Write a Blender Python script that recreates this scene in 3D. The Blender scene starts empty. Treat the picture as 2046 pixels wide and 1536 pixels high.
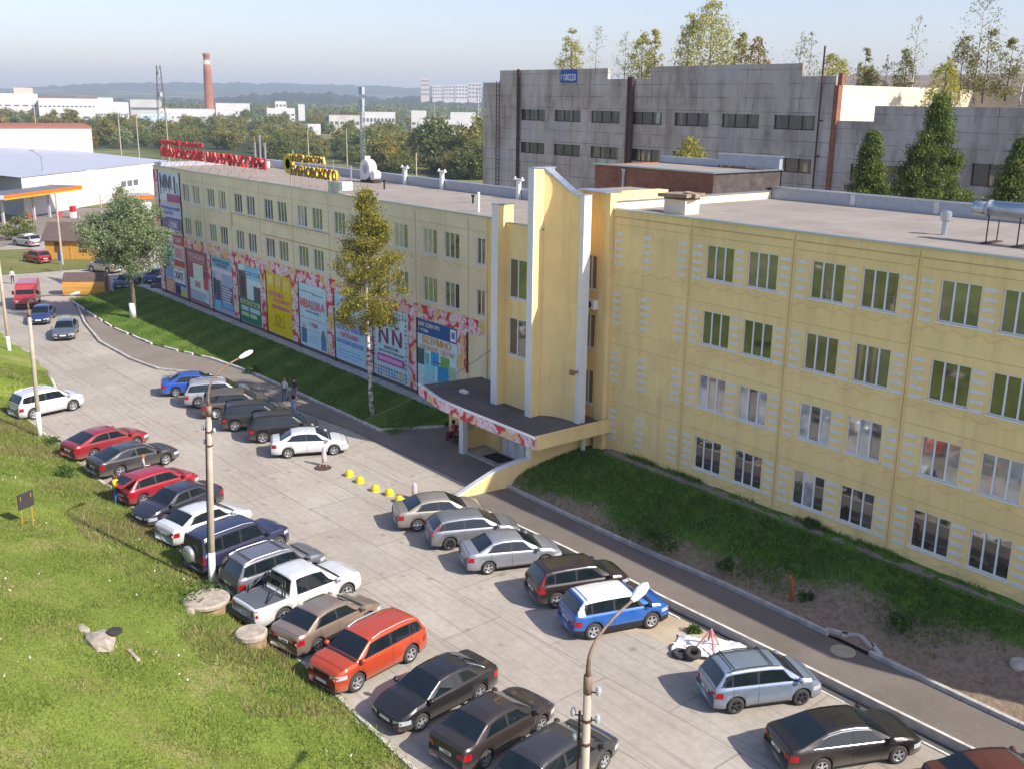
import bpy, math, random
import numpy as np
from mathutils import Vector, Matrix
random.seed(7); RNG = np.random.default_rng(11)
R_ = math.radians
sc = bpy.context.scene
COL = sc.collection
# ---------------------------------------------------------------- camera
CP = Vector((33.82132, -38.02704, 20.42737))
CR = ((0.6210049687327569, 0.7837103695325914, 0.012283545755059527),
      (0.21534738672242543, -0.15552884083561214, -0.9640727579908858),
      (-0.7536433717887061, 0.6013392024102701, -0.2653541629662711))
FPX = 2059.856
cam = bpy.data.cameras.new('camera'); camo = bpy.data.objects.new('camera', cam); COL.objects.link(camo)
rt, dn, fw = (Vector(r) for r in CR)
M = Matrix((rt, -dn, -fw)).transposed().to_4x4(); M.translation = CP
camo.matrix_world = M
cam.sensor_width = 36; cam.lens = FPX / 2046 * 36; cam.clip_start = .5; cam.clip_end = 20000
sc.camera = camo
# ---------------------------------------------------------------- light
SUN = Vector((1.2, .456, 1.0)).normalized()
elev = math.asin(SUN.z)
w = bpy.data.worlds.new('World'); sc.world = w; w.use_nodes = True
nt = w.node_tree; nt.nodes.clear()
sky = nt.nodes.new('ShaderNodeTexSky'); sky.sky_type = 'NISHITA'; sky.sun_disc = False
sky.sun_elevation = elev; sky.sun_rotation = math.atan2(SUN.x, SUN.y)
sky.altitude = 0; sky.air_density = 1.0; sky.dust_density = 1.2; sky.ozone_density = 2.5
bg = nt.nodes.new('ShaderNodeBackground'); bg.inputs[1].default_value = .125
wo = nt.nodes.new('ShaderNodeOutputWorld')
tint = nt.nodes.new('ShaderNodeMix'); tint.data_type = 'RGBA'; tint.blend_type = 'MULTIPLY'; tint.inputs[0].default_value = 1; tint.inputs[7].default_value = (.98, .875, .94, 1)
nt.links.new(sky.outputs[0], tint.inputs[6]); nt.links.new(tint.outputs[2], bg.inputs[0]); nt.links.new(bg.outputs[0], wo.inputs[0])
sl = bpy.data.lights.new('sun', 'SUN'); sl.energy = 3.9; sl.angle = R_(.5); sl.color = (1, .94, .84)
so = bpy.data.objects.new('sun', sl); COL.objects.link(so)
so.rotation_euler = SUN.to_track_quat('Z', 'Y').to_euler(); so.location = (0, 0, 100)
sc.view_settings.view_transform = 'Standard'; sc.view_settings.look = 'None'
sc.view_settings.exposure = .80; sc.view_settings.gamma = 1
sc.cycles.max_bounces = 6; sc.cycles.transparent_max_bounces = 8

# ---------------------------------------------------------------- helpers
def ray(x, y):
    a, b = (float(x) - 1023) / FPX, (float(y) - 768) / FPX
    return a * rt + b * dn + fw
def at(x, y, z=0.):
    d = ray(x, y); return CP + d * ((z - CP.z) / d.z)
def aty(x, y, Y):
    d = ray(x, y); return CP + d * ((Y - CP.y) / d.y)
def atd(x, y, D):
    d = ray(x, y); return CP + d * (D / math.hypot(d.x, d.y))
def srgb(h):
    c = [int(h[i:i + 2], 16) / 255 for i in (0, 2, 4)]
    return tuple(v / 12.92 if v <= .04045 else ((v + .055) / 1.055) ** 2.4 for v in c)

class N:
    def __init__(s, name):
        s.m = bpy.data.materials.new(name); s.m.use_nodes = True; s.t = s.m.node_tree
        s.b = s.t.nodes['Principled BSDF']; s.out = s.t.nodes['Material Output']
        s._tc = None
    def n(s, typ, **k):
        q = s.t.nodes.new('ShaderNode' + typ)
        for a, v in k.items():
            if a in q.inputs: q.inputs[a].default_value = v
            else: setattr(q, a, v)
        return q
    def l(s, a, b): s.t.links.new(a, b)
    def tc(s, out='Object'):
        if not s._tc: s._tc = s.n('TexCoord')
        return s._tc.outputs[out]
    def mapped(s, scale=(1, 1, 1), rot=(0, 0, 0), src='Object'):
        m = s.n('Mapping'); m.inputs['Scale'].default_value = scale; m.inputs['Rotation'].default_value = rot
        s.l(s.tc(src), m.inputs[0]); return m.outputs[0]
    def noise(s, scale=5, detail=4, rough=.55, vec=None, out=0):
        q = s.n('TexNoise'); q.inputs['Scale'].default_value = scale; q.inputs['Detail'].default_value = detail
        q.inputs['Roughness'].default_value = rough
        s.l(vec or s.tc(), q.inputs['Vector']); return q.outputs[out]
    def ramp(s, fac, stops, interp='LINEAR'):
        q = s.n('ValToRGB'); e = q.color_ramp.elements; q.color_ramp.interpolation = interp
        while len(e) < len(stops): e.new(.5)
        for i, (p, c) in enumerate(stops):
            e[i].position = p; e[i].color = (*c, 1) if len(c) == 3 else c
        s.l(fac, q.inputs[0]); return q.outputs[0]
    def mix(s, fac, a, b, mode='MIX'):
        q = s.n('Mix'); q.data_type = 'RGBA'; q.blend_type = mode
        for v, i in ((fac, 0), (a, 6), (b, 7)):
            if hasattr(v, 'is_linked'): s.l(v, q.inputs[i])
            else: q.inputs[i].default_value = v if i == 0 else (*v, 1)
        return q.outputs[2]
    def col(s, o): s.l(o, s.b.inputs['Base Color'])
    def bump(s, h, strength=.3, dist=.02):
        q = s.n('Bump'); q.inputs['Strength'].default_value = strength; q.inputs['Distance'].default_value = dist
        s.l(h, q.inputs['Height']); s.l(q.outputs[0], s.b.inputs['Normal'])
    def set(s, rough=None, metal=None, spec=None, coat=None):
        for k, v in (('Roughness', rough), ('Metallic', metal), ('Specular IOR Level', spec), ('Coat Weight', coat)):
            if v is not None: s.b.inputs[k].default_value = v
        return s

def gray(v): return (v, v, v)
def plain(name, c, rough=.7, metal=0, spec=.4, var=.12, scale=3., bump=0, coat=0):
    n = N(name); n.set(rough, metal, spec, coat)
    if var:
        f = n.noise(scale, 5)
        a = tuple(v * (1 - var) for v in c); b = tuple(min(1, v * (1 + var)) for v in c)
        n.col(n.ramp(f, [(.3, a), (.7, b)]))
        if bump: n.bump(n.noise(scale * 8, 3), bump)
    else: n.b.inputs['Base Color'].default_value = (*c, 1)
    return n.m
_mc = {}
def cm(hexcol, rough=.6, **k):
    key = (hexcol, rough, tuple(sorted(k.items())))
    if key not in _mc: _mc[key] = plain('paint_' + hexcol, srgb(hexcol), rough, **k)
    return _mc[key]

class MB:
    """collects shapes, builds ONE mesh object"""
    def __init__(s): s.v = []; s.f = []; s.mi = []
    def quad(s, a, b, c, d, mi=0): s.poly((a, b, c, d), mi)
    def poly(s, pts, mi=0):
        k = len(s.v); s.v += [tuple(p) for p in pts]; s.f.append(tuple(range(k, k + len(pts)))); s.mi.append(mi)
    def box(s, x0, x1, y0, y1, z0, z1, mi=0, mtop=None, bottom=True):
        k = len(s.v)
        s.v += [(x, y, z) for z in (z0, z1) for y in (y0, y1) for x in (x0, x1)]
        for i, q in enumerate(((0, 1, 5, 4), (2, 6, 7, 3), (0, 4, 6, 2), (1, 3, 7, 5), (4, 5, 7, 6), (0, 2, 3, 1))):
            if i == 5 and not bottom: continue
            s.f.append(tuple(k + j for j in q)); s.mi.append(mtop if (i == 4 and mtop is not None) else mi)
    def obox(s, c, ux, uy, uz, mi=0):
        c, ux, uy, uz = map(Vector, (c, ux, uy, uz)); k = len(s.v)
        s.v += [tuple(c + ux * a + uy * b + uz * d) for d in (-1, 1) for b in (-1, 1) for a in (-1, 1)]
        for q in ((0, 1, 5, 4), (2, 6, 7, 3), (0, 4, 6, 2), (1, 3, 7, 5), (4, 5, 7, 6), (0, 2, 3, 1)):
            s.f.append(tuple(k + j for j in q)); s.mi.append(mi)
    def prism(s, pts, z0, z1, mi=0, mtop=None, bottom=False):
        n = len(pts); k = len(s.v)
        s.v += [(p[0], p[1], z0) for p in pts] + [(p[0], p[1], z1) for p in pts]
        for i in range(n):
            j = (i + 1) % n; s.f.append((k + i, k + j, k + n + j, k + n + i)); s.mi.append(mi)
        s.f.append(tuple(k + n + i for i in range(n))); s.mi.append(mi if mtop is None else mtop)
        if bottom: s.f.append(tuple(k + n - 1 - i for i in range(n))); s.mi.append(mi)
    def tube(s, path, r, seg=8, mi=0, cap=True):
        path = [Vector(p) for p in path]; k = len(s.v); n = len(path)
        rs = r if hasattr(r, '__len__') else [r] * n
        ref = None
        for i, p in enumerate(path):
            d = (path[min(i + 1, n - 1)] - path[max(i - 1, 0)]).normalized()
            u = d.cross(Vector((0, 0, 1)))
            if u.length < .05: u = d.cross(Vector((0, 1, 0)))
            u.normalize()
            if ref is not None and u.dot(ref) < 0: u = -u
            ref = u; v = d.cross(u)
            for j in range(seg):
                a = 2 * math.pi * j / seg
                s.v.append(tuple(p + (u * math.cos(a) + v * math.sin(a)) * rs[i]))
        for i in range(n - 1):
            for j in range(seg):
                a = k + i * seg + j; b = k + i * seg + (j + 1) % seg
                s.f.append((a, b, b + seg, a + seg)); s.mi.append(mi)
        if cap:
            s.f.append(tuple(k + seg - 1 - j for j in range(seg))); s.mi.append(mi)
            s.f.append(tuple(k + (n - 1) * seg + j for j in range(seg))); s.mi.append(mi)
    def lathe(s, prof, c=(0, 0, 0), axis='z', seg=20, mi=0, cap=True):
        k = len(s.v); n = len(prof)
        for r, h in prof:
            for j in range(seg):
                a = 2 * math.pi * j / seg; p = (r * math.cos(a), r * math.sin(a), h)
                if axis == 'y': p = (p[0], p[2], p[1])
                if axis == 'x': p = (p[2], p[0], p[1])
                s.v.append((p[0] + c[0], p[1] + c[1], p[2] + c[2]))
        for i in range(n - 1):
            for j in range(seg):
                a = k + i * seg + j; b = k + i * seg + (j + 1) % seg
                s.f.append((a, b, b + seg, a + seg)); s.mi.append(mi)
        if not cap: return
        s.f.append(tuple(k + j for j in range(seg))); s.mi.append(mi)
        s.f.append(tuple(k + (n - 1) * seg + j for j in range(seg))); s.mi.append(mi)
    def grid(s, P, mi=0, mif=None):
        """P: (n,m,3) array"""
        n, m = P.shape[:2]; k = len(s.v); s.v += [tuple(p) for p in P.reshape(-1, 3)]
        for i in range(n - 1):
            for j in range(m - 1):
                a = k + i * m + j
                s.f.append((a, a + 1, a + m + 1, a + m)); s.mi.append(mif(i, j) if mif else mi)
    def mesh(s, name, mats, smooth=False):
        me = bpy.data.meshes.new(name); me.from_pydata(s.v, [], s.f)
        for m in (mats if isinstance(mats, (list, tuple)) else [mats]): me.materials.append(m)
        me.polygons.foreach_set('material_index', s.mi)
        if smooth: me.polygons.foreach_set('use_smooth', [True] * len(s.f))
        me.update(); return me
    def build(s, name, mats, parent=None, smooth=False, **k):
        o = bpy.data.objects.new(name, s.mesh(name, mats, smooth)); COL.objects.link(o)
        if parent: o.parent = parent
        return tag(o, **k)
def fix_normals(me):
    import bmesh
    b = bmesh.new(); b.from_mesh(me); bmesh.ops.recalc_face_normals(b, faces=b.faces); b.to_mesh(me); b.free()
def tag(o, label=None, cat=None, group=None, kind=None):
    if label: o['label'] = label
    if cat: o['category'] = cat
    if group: o['group'] = group
    if kind: o['kind'] = kind
    return o
def thing(name, label, cat, loc=(0, 0, 0), rz=0, group=None):
    o = bpy.data.objects.new(name, None); COL.objects.link(o); o.location = loc; o.rotation_euler = (0, 0, rz)
    o.empty_display_size = .3
    return tag(o, label, cat, group)
def copy_tree(o, parent=None):
    c = o.copy(); COL.objects.link(c); c.parent = parent
    for ch in list(o.children): copy_tree(ch, c)
    return c
def raw_mesh(name, V, F, mats, smooth=False, mi=None):
    """numpy verts (n,3), quads or tris (m,k)"""
    me = bpy.data.meshes.new(name); n, k = F.shape
    me.vertices.add(len(V)); me.vertices.foreach_set('co', V.astype(np.float32).ravel())
    me.loops.add(n * k); me.loops.foreach_set('vertex_index', F.astype(np.int32).ravel())
    me.polygons.add(n); me.polygons.foreach_set('loop_start', np.arange(0, n * k, k, dtype=np.int32))
    for m in (mats if isinstance(mats, (list, tuple)) else [mats]): me.materials.append(m)
    if mi is not None: me.polygons.foreach_set('material_index', np.asarray(mi, dtype=np.int32))
    if smooth: me.polygons.foreach_set('use_smooth', np.ones(n, dtype=bool))
    me.update(calc_edges=True); return me
_fc = None
def text_mb(body, width, height, depth=.01, bold=0):
    """lettering as vertices/faces fitted to width x height, lying in x,z, facing -y"""
    c = bpy.data.curves.new('lettering', 'FONT'); c.body = body; c.size = 1; c.extrude = .02; c.offset = bold
    c.resolution_u = 2
    o = bpy.data.objects.new('lettering', c); COL.objects.link(o)
    dg = bpy.context.evaluated_depsgraph_get(); me = bpy.data.meshes.new_from_object(o.evaluated_get(dg))
    bpy.data.objects.remove(o); bpy.data.curves.remove(c)
    V = np.array([v.co for v in me.vertices]); F = [tuple(p.vertices) for p in me.polygons]
    bpy.data.meshes.remove(me)
    lo, hi = V.min(0), V.max(0); V = (V - lo) / np.maximum(hi - lo, 1e-6)
    V = np.stack([V[:, 0] * width, -V[:, 2] * depth, V[:, 1] * height], 1)
    return V, F
def add_text(mb, body, x, y, z, width, height, depth=.012, mi=0, bold=.01):
    V, F = text_mb(body, width, height, depth, bold); k = len(mb.v)
    mb.v += [(x + a, y + b, z + c) for a, b, c in V]; mb.f += [tuple(k + i for i in f) for f in F]; mb.mi += [mi] * len(F)
# ---------------------------------------------------------------- materials
def m_concrete():
    n = N('lot_concrete'); n.set(.9, spec=.25)
    big = n.noise(.22, 5, .6); fine = n.noise(3.0, 8, .7)
    c = n.ramp(big, [(.3, (.345, .302, .252)), (.7, (.43, .388, .332))])
    br = n.n('TexBrick'); br.offset = .5; br.inputs['Scale'].default_value = 1; br.inputs['Mortar Size'].default_value = .03
    br.inputs['Brick Width'].default_value = 6.0; br.inputs['Row Height'].default_value = 2.9; br.inputs['Mortar Smooth'].default_value = .3; br.inputs['Color1'].default_value = (.40, .40, .40, 1); br.inputs['Color2'].default_value = (.60, .59, .57, 1)
    vec = n.n('VectorMath'); vec.operation = 'ADD'; sn = n.n('VectorMath'); sn.operation = 'SCALE'; sn.inputs[3].default_value = .2
    n.l(n.noise(.6, 4, out=1), sn.inputs[0]); n.l(n.mapped((1, 1, 1), (0, 0, R_(-3))), vec.inputs[0]); n.l(sn.outputs[0], vec.inputs[1]); n.l(vec.outputs[0], br.inputs['Vector'])
    c = n.mix(.30, c, br.outputs['Color'], 'OVERLAY')
    c = n.mix(.45, c, n.ramp(fine, [(.3, gray(.36)), (.7, gray(.64))]), 'OVERLAY')
    st1 = n.noise(1.0, 7, .75, n.mapped((.10, 4.5, 1), (0, 0, R_(-4)))); st2 = n.noise(1.0, 7, .75, n.mapped((.16, 7.5, 1), (0, 0, R_(7))))
    c = n.mix(n.ramp(st1, [(.53, gray(0)), (.68, gray(.6))]), c, (.19, .165, .14)); c = n.mix(n.ramp(st2, [(.57, gray(0)), (.69, gray(.55))]), c, (.17, .15, .13))
    c = n.mix(n.ramp(n.noise(.35, 5, .6), [(.58, gray(0)), (.72, gray(.5))]), c, (.46, .42, .365))
    jm = n.n('Math'); jm.operation = 'MULTIPLY'; n.l(br.outputs['Fac'], jm.inputs[0]); n.l(n.ramp(n.noise(.8, 4), [(.46, gray(.04)), (.68, gray(.6))]), jm.inputs[1])
    c = n.mix(jm.outputs[0], c, (.16, .145, .12))
    ob = n.n('TexVoronoi'); ob.inputs['Scale'].default_value = .8; n.l(n.tc(), ob.inputs['Vector'])
    oilm = n.n('Math'); oilm.operation = 'MULTIPLY'; n.l(n.ramp(ob.outputs['Distance'], [(.0, gray(.75)), (.10, gray(.55)), (.2, gray(0))]), oilm.inputs[0]); n.l(n.ramp(n.noise(1.1, 3), [(.46, gray(0)), (.58, gray(1))]), oilm.inputs[1])
    c = n.mix(oilm.outputs[0], c, (.15, .135, .12))
    n.col(c); n.bump(fine, .3, .02); return n.m
def m_asphalt(name, a, b):
    n = N(name); n.set(.92, spec=.25)
    c = n.ramp(n.noise(.35, 6, .65), [(.3, a), (.7, b)])
    c = n.mix(.5, c, n.ramp(n.noise(28, 3), [(.3, gray(.32)), (.7, gray(.68))]), 'OVERLAY')
    n.col(c); n.bump(n.noise(40, 2), .2, .01); return n.m
def m_grass(name, a, b, d, dry=.5, s=1.):
    n = N(name); n.set(.95, spec=.1)
    c = n.ramp(n.noise(.55 * s, 6, .65), [(.3, a), (.7, b)])
    c = n.mix(n.ramp(n.noise(.28 * s, 6, .7), [(dry, gray(0)), (dry + .14, gray(.8))]), c, d)
    c = n.mix(.7, c, n.ramp(n.noise(9, 4, .7), [(.25, gray(.25)), (.75, gray(.75))]), 'OVERLAY')
    n.col(c); n.bump(n.noise(14, 4, .7), .8, .06); return n.m
def m_leaf(name, stops, trans=.25, rough=.6):
    n = N(name); n.set(rough, spec=.25)
    g = n.n('NewGeometry'); c = n.ramp(g.outputs['Random Per Island'], stops)
    big = n.ramp(n.noise(.8, 2), [(.35, gray(.4)), (.65, gray(.62))])
    c = n.mix(.5, c, big, 'OVERLAY'); n.col(c)
    t = n.n('BsdfTranslucent'); n.l(c, t.inputs[0]); mx = n.n('MixShader'); mx.inputs[0].default_value = trans
    n.l(n.b.outputs[0], mx.inputs[1]); n.l(t.outputs[0], mx.inputs[2]); n.l(mx.outputs[0], n.out.inputs[0]); return n.m
def m_blade(name):
    n = N(name); n.set(.7, spec=.2); g = n.n('NewGeometry')
    c = n.ramp(g.outputs['Random Per Island'], [(0, (.10, .17, .022)), (.4, (.19, .275, .042)), (.8, (.29, .345, .075)), (1, (.38, .39, .10))])
    d = n.ramp(g.outputs['Random Per Island'], [(0, (.24, .20, .08)), (.5, (.40, .33, .15)), (1, (.56, .46, .27))])
    c = n.mix(n.ramp(n.noise(.45, 6, .72), [(.52, gray(.05)), (.68, gray(.8))]), c, d)
    c = n.mix(n.ramp(n.noise(1.1, 4, .6), [(.56, gray(0)), (.66, gray(.6))]), c, (.06, .13, .02))
    n.col(c); t = n.n('BsdfTranslucent'); n.l(c, t.inputs[0]); mx = n.n('MixShader'); mx.inputs[0].default_value = .35
    n.l(n.b.outputs[0], mx.inputs[1]); n.l(t.outputs[0], mx.inputs[2]); n.l(mx.outputs[0], n.out.inputs[0]); return n.m
def m_wall(name, c, dirt=.35, dc=(.25, .21, .15), s=1.):
    n = N(name); n.set(.85, spec=.25)
    f = n.noise(.5, 6, .6); a = tuple(v * .9 for v in c); b = tuple(min(1, v * 1.06) for v in c)
    cc = n.ramp(f, [(.3, a), (.7, b)])
    run = n.noise(1.1, 5, .6, n.mapped((1.6, 1.6, .16)))
    cc = n.mix(n.ramp(run, [(.5, gray(0)), (.8, gray(dirt))]), cc, dc)
    cc = n.mix(n.ramp(n.noise(.33, 3, .55), [(.575, gray(0)), (.59, gray(.28)), (.66, gray(.28)), (.68, gray(.12))]), cc, tuple(min(1, v * 1.12 + .04) for v in c))
    sk = n.noise(1.0, 6, .7, n.mapped((5, 5, .22))); cc = n.mix(n.ramp(sk, [(.58, gray(0)), (.74, gray(dirt * .7))]), cc, tuple(v * .8 for v in dc))
    cc = n.mix(.25, cc, n.ramp(n.noise(22, 3), [(.3, gray(.35)), (.7, gray(.65))]), 'OVERLAY')
    n.col(cc); n.bump(n.noise(30, 3), .12, .01); return n.m
def m_brick(name, a, b, mortar, s=1.):
    n = N(name); n.set(.9, spec=.2)
    br = n.n('TexBrick'); br.inputs['Scale'].default_value = 1 / s; br.inputs['Brick Width'].default_value = .26; br.inputs['Row Height'].default_value = .085
    br.inputs['Mortar Size'].default_value = .008
    for i, cc in zip((1, 2, 3), (a, b, mortar)): br.inputs[i].default_value = (*cc, 1)
    sx = n.n('SeparateXYZ'); n.l(n.tc(), sx.inputs[0]); ad = n.n('Math'); ad.operation = 'ADD'; n.l(sx.outputs[0], ad.inputs[0]); n.l(sx.outputs[1], ad.inputs[1])
    cb = n.n('CombineXYZ'); n.l(ad.outputs[0], cb.inputs[0]); n.l(sx.outputs[2], cb.inputs[1]); n.l(cb.outputs[0], br.inputs['Vector'])
    c = n.mix(.6, br.outputs[0], n.ramp(n.noise(.8, 5), [(.3, gray(.3)), (.7, gray(.66))]), 'OVERLAY'); n.col(c); return n.m
def m_floral():
    n = N('floral_print'); n.set(.5, spec=.4)
    v = n.n('TexVoronoi'); v.inputs['Scale'].default_value = 1.25; n.l(n.tc(), v.inputs['Vector'])
    v2 = n.n('TexVoronoi'); v2.inputs['Scale'].default_value = 5.0; n.l(n.tc(), v2.inputs['Vector'])
    base = n.ramp(n.noise(.7, 2, .5, n.mapped((1, 1, 1))), [(.36, (.80, .50, .16)), (.44, (.82, .60, .38)), (.49, (.70, .04, .07)), (.56, (.62, .03, .06)), (.60, (.80, .52, .55))], 'LINEAR')
    pet = n.ramp(v2.outputs['Distance'], [(.1, (.72, .22, .34)), (.3, (.88, .70, .72)), (.52, (.92, .84, .84)), (.75, (.70, .2, .32))])
    c = n.mix(n.ramp(v.outputs['Distance'], [(.46, gray(1)), (.54, gray(0))], 'LINEAR'), base, pet)
    n.col(c); return n.m
def m_hall():
    n = N('hall_concrete'); n.set(.95, spec=.15)
    c = n.ramp(n.noise(.22, 6, .65), [(.28, (.34, .285, .24)), (.5, (.52, .455, .40)), (.72, (.64, .59, .54))])
    c = n.mix(n.ramp(n.noise(.5, 6, .7, n.mapped((1.5, 1.5, .3))), [(.47, gray(0)), (.7, gray(.7))]), c, (.17, .125, .10))
    c = n.mix(n.ramp(n.noise(.16, 4, .6), [(.56, gray(0)), (.66, gray(.45))]), c, (.46, .46, .5))
    br = n.n('TexBrick'); br.offset = 0; br.inputs['Scale'].default_value = 1; br.inputs['Brick Width'].default_value = 6; br.inputs['Row Height'].default_value = 1.23; br.inputs['Mortar Size'].default_value = .03
    sx = n.n('SeparateXYZ'); n.l(n.tc(), sx.inputs[0]); cb = n.n('CombineXYZ'); n.l(sx.outputs[0], cb.inputs[0]); n.l(sx.outputs[2], cb.inputs[1]); n.l(cb.outputs[0], br.inputs['Vector'])
    jm = n.n('Math'); jm.operation = 'MULTIPLY'; n.l(br.outputs['Fac'], jm.inputs[0]); n.l(n.ramp(n.noise(.4, 3), [(.4, gray(.1)), (.6, gray(.75))]), jm.inputs[1])
    c = n.mix(jm.outputs[0], c, (.07, .06, .06)); n.col(c); n.bump(n.noise(12, 3), .3, .03); return n.m
def m_roof():
    n = N('roof_felt'); n.set(.95, spec=.15)
    c = n.ramp(n.noise(.25, 6, .6), [(.3, (.27, .232, .198)), (.7, (.345, .307, .268))])
    st = n.noise(.7, 5, .6, n.mapped((.25, 1.6, 1)))
    c = n.mix(n.ramp(st, [(.58, gray(0)), (.75, gray(.4))]), c, (.26, .21, .18))
    c = n.mix(.3, c, n.ramp(n.noise(18, 3), [(.3, gray(.35)), (.7, gray(.65))]), 'OVERLAY')
    br = n.n('TexBrick'); br.inputs['Scale'].default_value = 1; br.inputs['Brick Width'].default_value = 9; br.inputs['Row Height'].default_value = 1.0; br.inputs['Mortar Size'].default_value = .025; br.inputs['Color1'].default_value = (.46, .46, .46, 1); br.inputs['Color2'].default_value = (.54, .54, .54, 1); br.inputs[3].default_value = (.3, .3, .3, 1); n.l(n.mapped((1, 1, 1), (0, 0, R_(90))), br.inputs['Vector']); c = n.mix(.5, c, br.outputs[0], 'OVERLAY')
    c = n.mix(n.ramp(n.noise(.45, 3, .5), [(.62, gray(0)), (.66, gray(.4)), (.69, gray(.15))]), c, (.19, .16, .14)); n.col(c); return n.m
def m_paint(name, c, metal=.0, rough=.28):
    n = N(name); n.set(rough, metal, .5, .6); n.b.inputs['Coat Roughness'].default_value = .06
    f = n.noise(4, 4); a = tuple(v * .93 for v in c); d = tuple(min(1, v * 1.05) for v in c); cc = n.ramp(f, [(.3, a), (.7, d)])
    # road dust on the lower body
    sx = n.n('SeparateXYZ'); n.l(n.tc(), sx.inputs[0]); du = n.ramp(sx.outputs[2], [(.18, gray(.55)), (.62, gray(.06))])
    cc = n.mix(du, cc, (.30, .26, .21)); n.col(cc); return n.m
def m_verge():
    n = N('verge_soil'); n.set(.97, spec=.1)
    sx = n.n('SeparateXYZ'); n.l(n.tc(), sx.inputs[0])
    g = n.ramp(n.noise(1.2, 6, .7), [(.3, (.055, .13, .018)), (.7, (.15, .27, .044))])
    d = n.ramp(n.noise(4, 6, .75), [(.3, (.19, .135, .09)), (.7, (.41, .315, .225))])
    # bare soil in the lower strip, grass higher up and towards the entrance
    a = n.n('Math'); a.operation = 'MULTIPLY_ADD'; n.l(n.noise(.45, 6, .7), a.inputs[0]); a.inputs[1].default_value = 4.6; n.l(sx.outputs[1], a.inputs[2])
    b = n.n('Math'); b.operation = 'MULTIPLY_ADD'; n.l(sx.outputs[0], b.inputs[0]); b.inputs[1].default_value = -.12; n.l(a.outputs[0], b.inputs[2])
    f = n.ramp(b.outputs[0], [(0, gray(0)), (1, gray(1))])
    mr = n.n('MapRange'); n.l(b.outputs[0], mr.inputs[0]); mr.inputs[1].default_value = -2.45; mr.inputs[2].default_value = -1.85
    n.col(n.mix(mr.outputs[0], d, g)); n.bump(n.noise(10, 5, .75), .9, .08); return n.m

def m_plain():
    n = N('plain_land'); n.set(.95, spec=.1)
    c = n.ramp(n.noise(.006, 6, .62), [(.36, (.035, .05, .025)), (.5, (.07, .085, .035)), (.56, (.15, .165, .06)), (.66, (.27, .235, .13))])
    c = n.mix(.6, c, n.ramp(n.noise(.06, 6, .7), [(.25, gray(.25)), (.75, gray(.75))]), 'OVERLAY')
    n.col(c); return n.m
MT = dict(land=m_plain(), oldwalk=plain('old_walk', (.25, .21, .165), .95, var=.3, scale=3),
    lot=m_concrete(), asphalt=m_asphalt('walk_asphalt', (.19, .158, .134), (.265, .225, .19)), tar=m_asphalt('dark_asphalt', (.085, .08, .078), (.13, .12, .115)),
    path=m_asphalt('path_asphalt', (.15, .125, .105), (.205, .175, .15)), canroof=m_asphalt('canopy_felt', (.10, .09, .085), (.17, .155, .145)),
    bank=m_grass('bank_grass', (.14, .20, .032), (.25, .30, .06), (.36, .29, .14), .53), lawn=m_grass('lawn_grass', (.085, .155, .026), (.17, .235, .046), (.27, .23, .095), .54),
    field=m_grass('field_grass', (.13, .15, .04), (.20, .20, .07), (.27, .23, .12), .5, .2), verge=m_verge(),
    yellow=m_wall('yellow_paint', (.95, .71, .325), .38, (.50, .37, .16)), yellow2=m_wall('yellow_relief', (.88, .65, .29), .18), beige=m_wall('beige_paint', (.90, .755, .50), .3, (.58, .46, .30)),
    beige2=m_wall('beige_relief', (.80, .66, .43), .3), white=plain('white_paint', (.78, .78, .76), .6, var=.06), cream=m_wall('cream_paint', (.80, .72, .55), .2),
    pvc=plain('white_pvc', (.80, .82, .84), .4, var=.03), trimw=plain('light_bars', (.76, .75, .70), .7, var=.08), trimc=plain('cream_bars', (.82, .73, .56), .7, var=.1), joint=plain('joint_ochre', (.56, .41, .18), .9, var=.2),  # panel joints and cable duct share one ochre tone
    brick=m_brick('red_brick', (.27, .085, .04), (.36, .13, .065), (.25, .2, .17)), floral=m_floral(), hall=m_hall(), roof=m_roof(),
    metal=plain('zinc', (.52, .56, .60), .35, .85, var=.08), grey=plain('grey_sheet', (.40, .43, .48), .5, .3, var=.08), kerb=plain('kerb_stone', (.46, .43, .39), .9, var=.25, scale=2), kerbw=plain('kerb_white', (.62, .58, .52), .9, var=.3, scale=2.5),
    black=plain('black_plastic', (.02, .02, .022), .55, var=.1), rubber=plain('tyre_rubber', (.045, .042, .04), .85, var=.2), alloy=plain('alloy', (.52, .53, .55), .35, .6, var=.1), steelrim=plain('dark_alloy', (.06, .06, .065), .4, .5, var=.1),
    chrome=plain('chrome', (.75, .76, .78), .15, 1, var=0), lampw=plain('lamp_lens', (.50, .53, .56), .12, .2, var=.05), lampr=plain('tail_lens', (.36, .008, .014), .2, var=.1), armr=plain('lamp_arm_steel', (.24, .165, .125), .7, .2, var=.25), rust=plain('rusty_steel', (.10, .05, .04), .8, .2, var=.3), plate=plain('plate_white', (.75, .75, .74), .5, var=.02),
    pole=plain('pole_concrete', (.43, .36, .285), .9, var=.15, scale=1.5), whitewash=plain('whitewash', (.78, .77, .75), .9, var=.1), bark=plain('bark', (.16, .12, .085), .95, var=.35, scale=6, bump=.5), soil=m_asphalt('sandy_soil', (.36, .28, .19), (.55, .46, .35)),
    hillf=m_grass('hill_forest', (.02, .035, .022), (.055, .07, .035), (.20, .17, .09), .66, .03))
def m_glass(name, c, spec=.9, rough=.04):
    n = N(name); n.set(rough, 0, spec); n.b.inputs['IOR'].default_value = 2.0
    f = n.noise(1.3, 3); n.col(n.ramp(f, [(.3, tuple(v * .6 for v in c)), (.7, tuple(v * 1.3 for v in c))])); return n.m
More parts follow.
